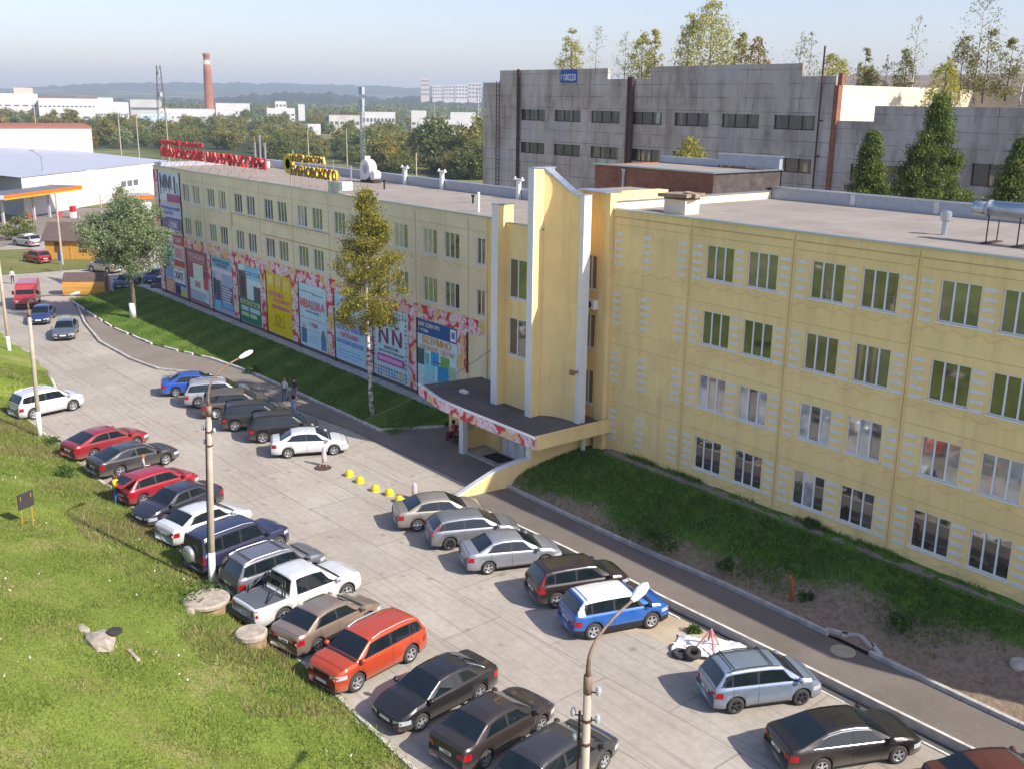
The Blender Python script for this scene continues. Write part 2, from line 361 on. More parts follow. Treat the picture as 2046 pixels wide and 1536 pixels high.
GL = [m_glass('glass_dark', (.058, .048, .038)), m_glass('glass_green', (.05, .05, .03)), m_glass('glass_blind_reflection', (.42, .36, .29)), m_glass('glass_room', (.11, .10, .085)), m_glass('glass_white', (.46, .46, .45)), m_glass('glass_pink', (.30, .22, .19))]  # base colours carry painted reflections of bank and lot, besides blinds and curtains
CARGLASS = m_glass('car_glass', (.010, .016, .020), .5, .03); CARGLASS.node_tree.nodes['Principled BSDF'].inputs['IOR'].default_value = 1.62
HALLGLASS = m_glass('dusty_glass', (.045, .042, .04), .4, .25)
m_birch = N('birch_bark'); m_birch.set(.9)
m_birch.col(m_birch.ramp(m_birch.noise(2.2, 4, .7, m_birch.mapped((1, 1, 3.5))), [(.42, (.06, .05, .045)), (.5, (.62, .58, .52)), (.8, (.72, .70, .66))])); m_birch = m_birch.m
LEAF = dict(
    willow=m_leaf('willow_leaves', [(0, (.12, .17, .065)), (.5, (.24, .30, .14)), (1, (.42, .47, .29))], .4),
    birch=m_leaf('birch_leaves', [(0, (.14, .15, .03)), (.5, (.29, .27, .055)), (.85, (.44, .37, .065)), (1, (.58, .44, .075))], .45),
    ybirch=m_leaf('autumn_birch_leaves', [(0, (.20, .22, .045)), (.5, (.38, .36, .07)), (1, (.62, .52, .09))], .4),
    thin=m_leaf('sparse_leaves', [(0, (.20, .22, .12)), (.6, (.34, .35, .19)), (1, (.48, .45, .26))], .4),
    thuja=m_leaf('thuja_sprays', [(0, (.04, .085, .02)), (.5, (.11, .175, .034)), (1, (.29, .30, .06))], .35),
    green=m_leaf('green_leaves', [(0, (.09, .12, .034)), (.6, (.19, .22, .065)), (1, (.32, .33, .11))], .45),
    olive=m_leaf('olive_leaves', [(0, (.14, .145, .04)), (.6, (.30, .28, .08)), (1, (.46, .39, .12))], .45),
    yellow=m_leaf('yellow_leaves', [(0, (.16, .11, .02)), (.6, (.30, .22, .04)), (1, (.46, .33, .06))]),
    shrub=m_leaf('weed_leaves', [(0, (.03, .07, .012)), (1, (.10, .17, .03))]),
    blade=m_blade('grass_blades'), dryb=m_leaf('dry_stalks', [(0, (.16, .13, .05)), (.6, (.30, .24, .11)), (1, (.46, .38, .22))], .3),
    lawnb=m_leaf('lawn_blades', [(0, (.06, .14, .018)), (.6, (.135, .25, .034)), (1, (.24, .33, .06))], .35))
# ---------------------------------------------------------------- ground
def pw(tbl, x):
    a = np.array(tbl, float); return np.interp(x, a[:, 0], a[:, 1])
EDGE = [(-150, -9), (-110, -14), (-75, -17.6), (-60, -18.0), (-55, -17.8), (-49.2, -18.2), (-43.2, -19.2), (-42.5, -20.2), (-41.6, -21.9), (-39.5, -22.7), (-31.8, -22.75), (-17, -22.45), (2, -22.6), (10, -22.8), (60, -23.3)]
def bank_z(x, y):
    s = np.maximum(0, pw(EDGE, x) - y)
    b = np.sin(x * .31 + y * .17) * .12 + np.sin(x * .9 - y * 1.3) * .06 + np.sin(x * .13 + 2) * .2
    return .05 + np.where(s < 1, .22 * s * s, .22 + .33 * (s - 1)) * np.where(s > 22, 0, 1) + np.where(s > 22, .22 + .33 * 21, 0) + b * np.minimum(1, s / 3)
def structure(name, mb, mats, smooth=False): return mb.build(name, mats, None, smooth, kind='structure')
# one sheet that reaches the horizon: flat near the place, hills far off
xs = np.concatenate([np.linspace(-9000, -1500, 24), np.linspace(-1400, -260, 18), np.linspace(-240, 160, 11), np.linspace(400, 5000, 8)])
ys = np.concatenate([np.linspace(-5000, -400, 8), np.linspace(-220, 240, 11), np.linspace(300, 1500, 16), np.linspace(1600, 8000, 22)])
X, Y = np.meshgrid(xs, ys, indexing='ij')
D = np.hypot(X - 33, Y + 38)
Z = -.12 + np.where(D > 2900, (np.minimum(D, 4400) - 2900) / 1500 * 38, 0) + np.where(D > 2900, np.sin(X * .0017 + 1) * np.cos(Y * .0013) * 5, 0)
mb = MB(); mb.grid(np.stack([X, Y, Z], -1)); structure('ground', mb, MT['land'], True)
# concrete lot and road
mb = MB(); mb.poly([(-150, -24, 0), (45, -24, 0), (45, 4, 0), (-72, 4, 0), (-86, 30, 0), (-150, 30, 0)][::1]); structure('parking_lot', mb, MT['lot'])
# bank beside the lot
xs = np.arange(-150, 61, .5); ss = np.concatenate([np.arange(0, 24, .5), [26, 30, 40, 60]])
X, S = np.meshgrid(xs, ss, indexing='ij'); Y = pw(EDGE, X) - S - .15 * np.sin(X * 2.1) * (S == 0)
mb = MB(); mb.grid(np.stack([X, Y, bank_z(X, Y) - (S == 0) * .06], -1)[:, ::-1]); structure('grass_bank', mb, MT['bank'], True)
# thin concrete edging between lot and bank
mb = MB()
for a in np.arange(-39, 40, 3.0):
    if random.random() < .12: continue
    y0, y1 = pw(EDGE, a) + .04, pw(EDGE, a + 2.9) + .04
    mb.obox(((a * 2 + 2.9) / 2, (y0 + y1) / 2, .03), (1.45, (y1 - y0) / 2, 0), (0, .07, 0), (0, 0, .05))
structure('bank_kerb', mb, MT['kerbw'])
mb = MB(); mb.tube([at(88, 745), at(104, 760), at(110, 775), at(106, 788), at(98, 795)], .11, 6); structure('bank_corner_kerb', mb, MT['kerbw'], True)
# asphalt walk and forecourt in front of the entrance
OUT = [(-73.4, -8.7), (-64, -10.7), (-55.4, -12.0), (-48, -11.9), (-43.6, -11.3), (-41.2, -9.8), (-39.8, -9.0), (-36, -8.6), (-30, -8.0), (-22, -6.9), (-8.3, -6.6)]
LWN = [(-75.2, -8.6), (-69.1, -9.0), (-60, -9.3), (-52, -8.8), (-47.5, -7.7), (-44.4, -6.8), (-38.6, -6.05), (-30.7, -5.8), (-24.6, -5.65), (-20.3, -5.6)]
mb = MB(); mb.poly([(*p, .05) for p in OUT] + [(-6.9, -4.6, .05), (-6.6, -.5, .05), (-18, -.5, .05)] + [(*p, .05) for p in LWN[::-1]]); structure('pavement', mb, MT['asphalt'])
mb = MB()
def kerb_line(mb, pts, w, z0, z1, gap=0, mi=0):
    for (a, b) in zip(pts, pts[1:]):
        a, b = Vector((*a, 0)), Vector((*b, 0)); L = (b - a).length; n = max(1, round(L / 1.0)); d = (b - a) / n
        for i in range(n):
            if random.random() < gap: continue
            c = a + d * (i + .5); u = d * .485; v = Vector((-d.y, d.x, 0)).normalized() * w / 2
            dz = random.uniform(-.015, .015)
            mb.obox((c.x, c.y, (z0 + z1) / 2 + dz), u, v, (0, 0, (z1 - z0) / 2), mi)
kerb_line(mb, OUT[:8], .2, -.05, .16); structure('pavement_kerb', mb, MT['kerb'])
mb = MB(); kerb_line(mb, LWN + [(-18.5, -1.8)], .16, 0, .2, .15); structure('lawn_kerb', mb, MT['kerbw'])
# lawn along the long wing
xs = np.arange(-77.5, -18.4, .6); ts = np.linspace(0, 1, 14)
X, T = np.meshgrid(xs, ts, indexing='ij')
Y0 = np.interp(X, [-77.5] + [p[0] for p in LWN] + [-18.4], [-6.5] + [p[1] for p in LWN] + [-1.6]); Y = Y0 + .1 + (-.95 - Y0) * T
LZ = lambda t: .11 + .5 * np.power(t, 1.2)
mb = MB(); mb.grid(np.stack([X, Y, LZ(T) + .03 * np.sin(X * 1.7 + Y)], -1)[:, ::-1]); structure('lawn', mb, MT['lawn'], True)
mb = MB(); mb.box(-78, -16.4, -.98, .1, -.2, .63); structure('wall_walk', mb, MT['kerb'])
# raised path and soil verge along the yellow wing
K = [(-8.2, -8.3, .06), (-6.6, -8.3, .14), (-2.5, -8.3, .28), (.7, -8.2, .33), (7, -8.2, .33), (13.5, -8.05, .33), (20.7, -7.95, .33), (34, -7.8, .33)]
KI = [(-7.9, -7.6, .06), (-7.2, -5.68, .30), (-1.8, -5.8, .33), (3.1, -5.75, .35), (7.9, -5.5, .35), (13.1, -5.55, .35), (18.7, -5.65, .35), (34, -5.65, .35)]
mb = MB()
for i in range(len(K) - 1): mb.quad(K[i], K[i + 1], KI[i + 1], KI[i])
structure('path', mb, MT['path'])
mb = MB()
for a, b in zip(K, K[1:]):
    mb.quad((a[0], a[1] - .1, -.05), (b[0], b[1] - .1, -.05), (b[0], b[1] - .1, b[2] + .03), (a[0], a[1] - .1, a[2] + .03), 1)
    mb.quad((a[0], a[1] - .1, a[2] + .03), (b[0], b[1] - .1, b[2] + .03), (b[0], b[1] + .03, b[2] + .03), (a[0], a[1] + .03, a[2] + .03))
structure('path_kerb', mb, [MT['kerbw'], MT['kerb']])
mb = MB()
for (a, b) in zip(KI[1:], KI[2:]):
    n = max(1, round((b[0] - a[0])))
    for i in range(n):
        p = Vector(a).lerp(Vector(b), (i + .5) / n); d = (Vector(b) - Vector(a)) / n
        if abs(p.x - 14.2) < 1.1: continue
        mb.obox(p + Vector((0, .1, .04)), d * .488, (0, .09, 0), (0, 0, .13))
for dx, dy, ang in ((-.9, .28, 20), (-.35, .55, 40), (.3, .5, -25), (.85, .3, -35)):
    c, s_ = math.cos(R_(ang)), math.sin(R_(ang)); mb.obox((14.2 + dx, -5.45 + dy, .42), (.42 * c, .42 * s_, 0), (-.09 * s_, .09 * c, 0), (0, 0, .12))
structure('verge_kerb', mb, MT['kerb'])
mb = MB(); mb.poly([(-6, -8.72, .004), (34, -8.3, .004), (34, -7.8, .004), (-6, -8.25, .004)]); structure('gutter_strip', mb, MT['tar'])
mb = MB(); kerb_line(mb, [(7.3, -8.66), (12, -8.6), (20, -8.5), (34, -8.35)], .1, -.02, .03, .22); structure('gutter_kerb', mb, MT['kerbw'])
def verge_z(x, t):
    p = np.interp(t, [0, .2, .6, .86, 1], [0, .12, .72, 1, 1.04]); pl = np.interp(t, [0, .07, .2, .5, 1], [0, .33, .6, .77, .92]); k = np.clip((x + 6.3) / 5.5, 0, 1); return .40 + 1.54 * (p * k + pl * (1 - k))
xs = np.concatenate([[-7.2, -7.0, -6.8, -6.62], np.arange(-6.6, 34.1, .45)]); ts = np.linspace(0, 1, 22); X, T = np.meshgrid(xs, ts, indexing='ij')
Y0 = np.interp(X, [p[0] for p in KI], [p[1] for p in KI]) + .18; YT = np.where(X < -6.61, np.minimum(-5.5 + (X + 7.2) * 2.4, -4.2), -.02); Y = Y0 + (YT - Y0) * T
Z = .40 + (verge_z(X, (Y - Y0) / (-.02 - Y0)) - .40); mb = MB(); mb.grid(np.stack([X, Y, Z + RNG.normal(0, .035, X.shape) * (T > 0)], -1)[:, ::-1]); structure('verge', mb, MT['verge'], True)
mb = MB()
for a in np.arange(-4.9, 33, 1.5):
    if random.random() < .1: continue
    mb.box(a, a + 1.46, -.7 + random.uniform(-.1, .1), -.02, 1.7, 1.985 + random.uniform(-.03, .02))
structure('verge_walk', mb, MT['oldwalk'])
# sandy patch, far verge grass, filling-station apron
def pxpoly(name, pts, z, m):
    mb = MB(); mb.poly([at(x, y, z) for x, y in pts]); return structure(name, mb, m)
pxpoly('sandy_ground', [(1215, 1262), (1290, 1262), (1420, 1340), (1480, 1322), (1520, 1290), (1425, 1238), (1330, 1195), (1260, 1212)], .004, MT['soil'])
pxpoly('road_verge', [(-200, 512), (-60, 503), (60, 497), (108, 508), (160, 505), (250, 520), (262, 527), (200, 535), (128, 540), (70, 545), (-60, 553), (-200, 560)], .05, MT['field'])
pxpoly('station_apron', [(-250, 480), (-60, 452), (0, 428), (150, 417), (300, 412), (330, 440), (300, 480), (200, 478), (100, 465), (-20, 500), (-200, 510)], .06, MT['asphalt'])
pxpoly('station_grass', [(-60, 420), (300, 395), (330, 400), (330, 411), (150, 416), (0, 426), (-60, 432)], .09, MT['field'])
# grass blades: uncountable, one object each
def blades(name, X, Y, Z, h, mat, lean=.5, w=.018):
    n = len(X); a = RNG.uniform(0, 6.283, n); hh = h * RNG.uniform(.5, 1.4, n); ww = w * RNG.uniform(.6, 1.5, n)
    dx, dy = np.cos(a) * ww, np.sin(a) * ww; lx, ly = RNG.normal(0, lean, n) * hh, RNG.normal(0, lean, n) * hh
    V = np.empty((n, 3, 3)); V[:, 0] = np.stack([X - dx, Y - dy, Z - .02], -1); V[:, 1] = np.stack([X + dx, Y + dy, Z - .02], -1); V[:, 2] = np.stack([X + lx, Y + ly, Z + hh], -1)
    o = bpy.data.objects.new(name, raw_mesh(name, V.reshape(-1, 3), np.arange(n * 3).reshape(-1, 3), mat)); COL.objects.link(o); o['kind'] = 'stuff'; return o
n = 420000
# density follows what the eye can resolve: thick close by, thinner far off
gx = RNG.uniform(-48, 14, n); gs = 15.5 * RNG.random(n)
gy = pw(EDGE, gx) - gs + .1
cl = np.sin(gx * 1.3 + gy * .7) + np.sin(gx * .37 - gy * 1.1) + np.sin(gx * 2.9 + 1) * np.sin(gy * 2.3)
hh = np.clip(.06 + .018 * cl + .08 * (gs < 3.0) * RNG.random(n), .04, .2)
blades('grass_blades', gx, gy, bank_z(gx, gy), hh, LEAF['blade'], .75, .02)
n = 60000; gx = RNG.uniform(-77, -19, n); t = RNG.random(n); y0 = np.interp(gx, [p[0] for p in LWN], [p[1] for p in LWN]); blades('lawn_blades', gx, y0 + .1 + (-1 - y0) * t, LZ(t), .09, LEAF['lawnb'], .5, .03)
n = 60000; gx = RNG.uniform(-6.5, 33, n); t = RNG.random(n); y0 = np.interp(gx, [p[0] for p in KI], [p[1] for p in KI]) + .2; gy = y0 + (-.9 - y0) * t
keep = (gy - .12 * gx + 1.6 * np.sin(gx * .9) * .5 + RNG.normal(0, .8, n)) > -4.25; gx, gy, t = gx[keep], gy[keep], t[keep] * .86
blades('verge_blades', gx, gy, verge_z(gx, (gy - np.interp(gx, [p[0] for p in KI], [p[1] for p in KI])) / -np.interp(gx, [p[0] for p in KI], [p[1] for p in KI])), .14, LEAF['lawnb'], .6, .03)
n = 5000; gx = RNG.uniform(-5, 33, n); pm = (np.sin(gx * 1.7) + np.sin(gx * .6 + 2) + RNG.normal(0, .5, n)) > .4; gx = gx[pm]; blades('wall_foot_weeds', gx, -.05 - .35 * RNG.random(len(gx)) ** 2, np.full(len(gx), 1.98), np.full(len(gx), .22), LEAF['lawnb'], .5, .03)
n = 26000; gx = RNG.uniform(-37, 6, n); gs = .3 + 3.4 * RNG.power(.8, n); gy = pw(EDGE, gx) - gs; pm = (np.sin(gx * .9 + 1) + np.sin(gx * .35) + RNG.normal(0, .7, n)) > .6; gx, gy = gx[pm], gy[pm]
blades('dry_grass_stalks', gx, gy, bank_z(gx, gy), np.full(len(gx), .24), LEAF['dryb'], .4, .016)
n = 900; gx = 38 - 60 * RNG.random(n); gs = 1 + 13 * RNG.random(n); gy = pw(EDGE, gx) - gs; pm = (np.sin(gx * .8) + np.sin(gy * 1.1 + gx * .3)) > .5
gx, gy = gx[pm], gy[pm]; blades('meadow_flowers', gx, gy, bank_z(gx, gy) + .1, np.full(len(gx), .05), MT['white'], .9, .03)
# ---------------------------------------------------------------- the yellow office building (two wings and a stair tower)
def facade(mb, x0, x1, z0, z1, holes, y=0, rev=.12, mi=0, mrev=1):
    """front face with real openings; holes = (xa, xb, za, zb)"""
    xs = sorted({x0, x1} | {h[0] for h in holes} | {h[1] for h in holes}); zs = sorted({z0, z1} | {h[2] for h in holes} | {h[3] for h in holes})
    for a, b in zip(xs, xs[1:]):
        for c, d in zip(zs, zs[1:]):
            mx, mz = (a + b) / 2, (c + d) / 2
            if any(h[0] < mx < h[1] and h[2] < mz < h[3] for h in holes): continue
            mb.quad((a, y, c), (b, y, c), (b, y, d), (a, y, d), mi)
    for a, b, c, d in holes:
        y2 = y + rev + .02
        mb.quad((a, y, c), (a, y2, c), (a, y2, d), (a, y, d), mrev); mb.quad((b, y, c), (b, y, d), (b, y2, d), (b, y2, c), mrev)
        mb.quad((a, y, d), (a, y2, d), (b, y2, d), (b, y, d), mrev); mb.quad((a, y, c), (b, y, c), (b, y2, c), (a, y2, c), mrev)
def window(parent, xa, xb, za, zb, y=0, glass=None, mull=2, tilt=True):
    m = MB(); yf = y + .05; f = .052; e = .004
    m.box(xa + e, xa + f, yf, yf + .06, za + e, zb - e); m.box(xb - f, xb - e, yf, yf + .06, za + e, zb - e)
    m.box(xa + f, xb - f, yf, yf + .06, za + e, za + f); m.box(xa + f, xb - f, yf, yf + .06, zb - f, zb - e)
    for i in range(mull):
        c = xa + (xb - xa) * (i + 1) / (mull + 1); m.box(c - .036, c + .036, yf - .005, yf + .058, za + f, zb - f)
    wdw = m.build('window', MT['pvc'], parent)
    m = MB(); k = mull + 1; th = random.uniform(-.012, .012)
    for i in range(k):
        a = xa + f + (xb - xa - 2 * f) * i / k; b = xa + f + (xb - xa - 2 * f) * (i + 1) / k
        t = th + random.uniform(-.006, .006); mi = 0
        m.quad((a, y + .085 + t, za + f), (b, y + .085 - t, za + f), (b, y + .085 - t, zb - f), (a, y + .085 + t, zb - f), i if glass is None else 0)
    if isinstance(glass, list): gl = [GL[g] for g in glass]; m.mi = list(range(k))
    else: gl = GL[glass or 0]; m.mi = [0] * k
    m.build('pane', gl, wdw)
    m = MB(); m.box(xa - .06, xb + .06, y - .09, y + .05, za - .06, za - .003); m.build('sill', MT['pvc'], wdw); return wdw
def bars(mb, xa, xb, ztop, y=0, mi=3):
    for i in range(5):
        z = ztop - .13 - .385 * i; mb.box(xa, xb, y - .02, y - .001, z - .085, z + .075, mi)
def wave(mb, x0, x1, z, y=0, mi=2, mj=4):
    """pressed scallop moulding of the wall panels: a raised apron ending in scallops, its lower lip in shade"""
    n = int((x1 - x0) / .1); xs = np.linspace(x0 + .05, x1 - .05, n)
    ph = (xs % 1.02) / 1.02; dz = np.where(np.abs(ph - .5) < .27, .17 * np.sqrt(np.clip(1 - ((ph - .5) / .27) ** 2, 0, 1)), 0)
    for i in range(n - 1):
        a, b = xs[i], xs[i + 1]; za, zb = z + dz[i], z + dz[i + 1]
        mb.quad((a, y - .022, za), (b, y - .022, zb), (b, y - .022, zb + .05), (a, y - .022, za + .05), mi)
        mb.quad((a, y - .001, za - .012), (b, y - .001, zb - .012), (b, y - .022, zb), (a, y - .022, za), mi)
        mb.quad((a, y - .022, za + .05), (b, y - .022, zb + .05), (b, y - .001, zb + .06), (a, y - .001, za + .06), mi)
FL, WH, WT = 3.1954, 1.6655, 13.9
# ---- right wing
rw = thing('office_building', 'long yellow four storey office wing with white light bars beside its windows', 'building', (12, 0, 2))
rw.location = (0, 0, 0)
holes = []; xr1 = 32.0
for k in range(0, 5):
    for r in range(4):
        for a in (1.0, 3.515):
            xa = 6 * k + a; holes.append((xa, xa + 1.6853, WT - FL * r - WH, WT - FL * r))
mb = MB(); facade(mb, -5.43, xr1, .9, 15.0, holes)
for r in range(4):
    zt = WT - FL * r
    for x in (-5.28, -3.2, -.82): bars(mb, x, x + .56, zt)
    for k in range(0, 5):
        for a in (.18, 2.74, 5.32): bars(mb, 6 * k + a, 6 * k + a + .57, zt)
    for k in range(-1, 5): wave(mb, 6 * k + .1 if k >= 0 else -5.3, 6 * k + 5.9, zt - 2.12)
    for k in range(-1, 5):
        mb.box(6 * k + .08 if k >= 0 else -5.36, 6 * k + 5.92, -.012, .001, zt + .36, zt + .375, 4)
for k in range(0, 6):
    mb.box(6 * k - .13, 6 * k - .025, -.025, -.001, 1.6, 14.7, 2); mb.box(6 * k + .025, 6 * k + .13, -.025, -.001, 1.6, 14.7, 2); mb.box(6 * k - .025, 6 * k + .025, -.006, -.001, 1.6, 14.9, 4)
mb.box(-5.3, xr1, -.022, -.001, 14.62, 14.66, 4)
mb.box(-5.43, xr1, 13.2, 13.3, 0, 15.0); mb.box(xr1, xr1 + .1, 0, 13.3, 0, 15.0)
mb.build('wall', [MT['yellow'], MT['yellow2'], MT['yellow2'], MT['trimw'], MT['joint']], rw)
for h in holes:
    r = round((WT - h[3]) / FL)
    if r == 0: g = random.choice([0, [0, 3, 0], 3, [3, 0, 0]])
    elif r == 1: g = random.choice([1, 0, 1, [1, 1, 3]])
    elif r == 2: g = random.choice([[2, 2, 2], [2, 3, 2], [4, 3, 4], [2, 2, 4], [4, 2, 2], [2, 4, 3]])  # pale panes paint in the lot's reflection as well as blinds and curtains
    else: g = random.choice([0, [0, 0, 3], [4, 4, 0], [3, 0, 0], 0, [1, 1, 0], [3, 4, 0]])
    window(rw, *h, glass=g)
mb = MB(); mb.box(-5.43, xr1, .12, 13.2, 14.85, 14.95); mb.build('roof', MT['roof'], rw)
mb = MB(); mb.box(-5.5, xr1, -.09, .16, 15.0, 15.09)
mb.box(-5.43, xr1, 12.95, 13.3, 14.95, 15.62, 1); mb.box(-5.6, xr1, 12.9, 13.36, 15.62, 15.68)
mb.box(-5.7, -5.43, .17, 12.9, 14.6, 15.38, 2); mb.box(-5.76, -5.36, .17, 13.0, 15.38, 15.44, 0)
for x in range(0, 30, 5): mb.box(x, x + .3, 12.93, 12.95, 15.0, 15.6, 0)
mb.build('parapet', [MT['metal'], MT['grey'], MT['cream']], rw)
# ---- left wing
lw = thing('shop_building', 'long beige three storey wing with floral and advertising panels along its ground floor', 'building')
XL = -73.1; hl = []
for k in range(9):
    for r in range(2):
        for a in (-65.5, -63.0):
            xa = a + 6 * k
            if k == 8 and a == -63.0 or xa < -71: continue
            hl.append((xa, xa + (1.62 if k < 8 else 1.25), 12.25 - 3.215 * r - 1.65, 12.25 - 3.215 * r))
mb = MB(); facade(mb, XL, -12, .3, 13.55, hl)
for h in hl:
    fst = abs((h[0] + 65.5) % 6) < .1 or abs((h[0] + 65.5) % 6 - 6) < .1
    for a, b in (((-.85, -.25), (1.78, 2.36)) if fst else ((1.78, 2.4),)): bars(mb, h[0] + a, h[0] + b, h[3])
for k in range(-1, 9):
    a = -66.4 + 6 * k; a0 = max(a, XL + .1)
    for z in (10.15, 6.95): wave(mb, a0, min(a + 5.9, -16.5), z)
    mb.box(a0, min(a + 5.9, -16.5), -.012, -.001, 12.62, 12.64, 4); mb.box(a - .03, a + .03, -.008, -.001, .8, 13.3, 4)
# a later-added cable duct stepping along the wall
mb.box(-54.2, -36.4, -.05, -.001, 10.42, 10.5, 4); mb.box(-54.2, -54.12, -.05, -.001, 9.3, 10.42, 4); mb.box(-48, -30, -.05, -.001, 9.22, 9.28, 4)
mb.box(XL, -12, 10.3, 10.4, 0, 13.5); mb.box(XL, XL + .1, .02, 10.3, 0, 13.55); mb.box(XL, -16.5, -.02, -.001, .3, .88, 5)
mb.build('wall', [MT['beige'], MT['beige2'], MT['beige2'], MT['trimc'], MT['joint'], MT['tar']], lw)
for h in hl: window(lw, *h, glass=random.choice([0, 0, 1, [0, 5, 0], [3, 5, 0], [2, 0, 0], 3, [2, 2, 3]]))
mb = MB(); mb.box(XL, -8, .12, 10.3, 13.35, 13.45); mb.build('roof', MT['roof'], lw)
mb = MB(); mb.box(XL - .05, -12, -.1, .16, 13.55, 13.63); mb.box(XL, -7, 10.05, 10.4, 13.45, 14.14, 1); mb.box(XL, -7, 10.0, 10.46, 14.14, 14.2); mb.box(XL - .02, XL + .3, .17, 10, 13.45, 13.9, 1)
mb.build('parapet', [MT['metal'], MT['grey']], lw)
def wall_part(nm, m, *bx): mb = MB(); mb.box(*bx); mb.build(nm, m, lw)
wall_part('floral_panel', MT['floral'], -66.2, -16.45, -.06, -.003, 6.08, 7.02); wall_part('floral_panel', MT['floral'], XL, -71.9, -.06, -.003, .9, 13.2)
for a, b in ((-60.38, -59.48), (-54.78, -53.5), (-48.92, -47.75), (-43.07, -41.75), (-37.12, -35.85), (-31.22, -30.15), (-25.37, -24.3)): wall_part('floral_panel', MT['floral'], a, b, -.055, -.003, .9, 6.07)
wall_part('floral_panel', MT['floral'], -19.52, -18.47, -.055, -.003, 3.4, 6.07)
FB = plain('frame_brown', (.07, .045, .04), .7)
for x in (-65.6, -59.44, -53.45, -47.7, -41.7, -35.8, -30.1, -24.25): wall_part('panel_frame', FB, x - .05, x + .04, -.12, -.002, .6, 6.1)
wall_part('panel_frame', FB, -71.85, -71.75, -.1, -.002, .6, 13.2); wall_part('panel_frame', FB, -66.05, -65.97, -.1, -.002, 6.1, 13.2); wall_part('panel_frame', FB, -18.46, -18.38, -.1, -.002, 3.4, 6.1)
# ---- tower
tw = thing('entrance_tower', 'tall pale yellow stair tower with white edged fins over the entrance', 'tower')
mb = MB()
th = [(-11.2, -8.9, 9.75, 11.95), (-11.2, -8.9, 6.45, 8.6)]
facade(mb, -12.0, -8.4, 3.4, 13.85, th, y=-2.4, rev=.12, mi=0, mrev=0)
mb.box(-12.02, -11.99, -2.39, .1, 0, 13.85); mb.box(-12, -8.4, -2.39, 4, 13.75, 13.86, 1, bottom=False)
# pilaster
mb.box(-12.02, -11.5, -3.0, -1.9, 3.4, 14.85, 0)
# concave front panel between the two fins, its head sweeping down in a curve
fp = [(-8.42, -2.28), (-8.15, -2.02), (-7.85, -1.83), (-7.5, -1.7), (-7.1, -1.62), (-6.6, -1.58), (-6.1, -1.56)]
def head(x):
    t = (x + 8.42) / 2.3; return 15.72 + 1.28 * max(0, 1 - t / .82) ** 1.7
ft = [head(p[0]) for p in fp]
for (a, b, za, zb) in zip(fp, fp[1:], ft, ft[1:]):
    for dy, m_ in ((0, 0), (.35, 0)): mb.quad((a[0], a[1] + dy, 3.4), (b[0], b[1] + dy, 3.4), (b[0], b[1] + dy, zb), (a[0], a[1] + dy, za), m_)
    mb.quad((a[0], a[1], za), (b[0], b[1], zb), (b[0], b[1] + .35, zb), (a[0], a[1] + .35, za))
mb.box(-8.85, -8.43, -3.0, -1.6, 3.4, 16.55); mb.box(-8.85, -8.43, -2.98, -1.6, 16.55, 16.97)
mb.box(-6.24, -5.98, -1.62, -1.15, 3.4, 15.72)
mb.box(-7.7, -7.3, -1.2, 0, 3.4, 15.6)
rh = [(-7.25, -6.42, 10.6, 12.45), (-7.25, -6.42, 7.35, 9.25), (-7.25, -6.42, 4.2, 6.1)]
facade(mb, -8.4, -6.15, 3.4, 15.8, rh, y=-.2, rev=.12, mi=0, mrev=0)
mb.box(-6.15, -5.44, -.3, 4, 1, 15.85); mb.box(-8.4, -6.15, -.1, 4, 15.5, 15.8, 1)
mb.box(-16.45, -12.0, -.03, -.004, 7.1, 13.5); mb.box(-16.45, -16.3, -.12, -.031, 3.4, 13.5)
mb.build('wall', [MT['yellow'], MT['roof']], tw)
mb = MB(); mb.box(-12.04, -11.48, -3.03, -2.995, 3.4, 14.87); mb.box(-8.88, -8.4, -3.03, -2.995, 3.4, 17.0); mb.box(-6.27, -5.95, -1.65, -1.615, 3.4, 15.74); mb.box(-5.979, -5.95, -1.614, -1.14, 3.4, 15.74); mb.box(-6.16, -6.0, -1.2, -1.0, 0, 2.95)
mb.build('white_edge', MT['white'], tw)
mb = MB()
mb.box(-12.05, -11.47, -3.05, -1.88, 14.87, 14.93); mb.box(-8.9, -8.38, -3.05, -1.55, 17.0, 17.06)
for (a, b, za, zb) in zip(fp, fp[1:], ft, ft[1:]):
    mb.quad((a[0], a[1] - .06, za + .05), (b[0], b[1] - .06, zb + .05), (b[0], b[1] + .42, zb + .05), (a[0], a[1] + .42, za + .05)); mb.quad((a[0], a[1] - .06, za - .07), (b[0], b[1] - .06, zb - .07), (b[0], b[1] - .06, zb + .05), (a[0], a[1] - .06, za + .05))
mb.box(-6.29, -5.93, -1.67, -1.1, 15.74, 15.79); mb.box(-7.75, -5.4, -.7, .5, 15.86, 15.92); mb.box(-12, -8.9, -2.45, -2.3, 13.87, 13.93)
mb.build('coping', MT['metal'], tw)
for h in th: window(tw, *h, y=-2.4, glass=[0, 1, 0], mull=2)
for h in rh: window(tw, *h, y=-.2, glass=0, mull=1)
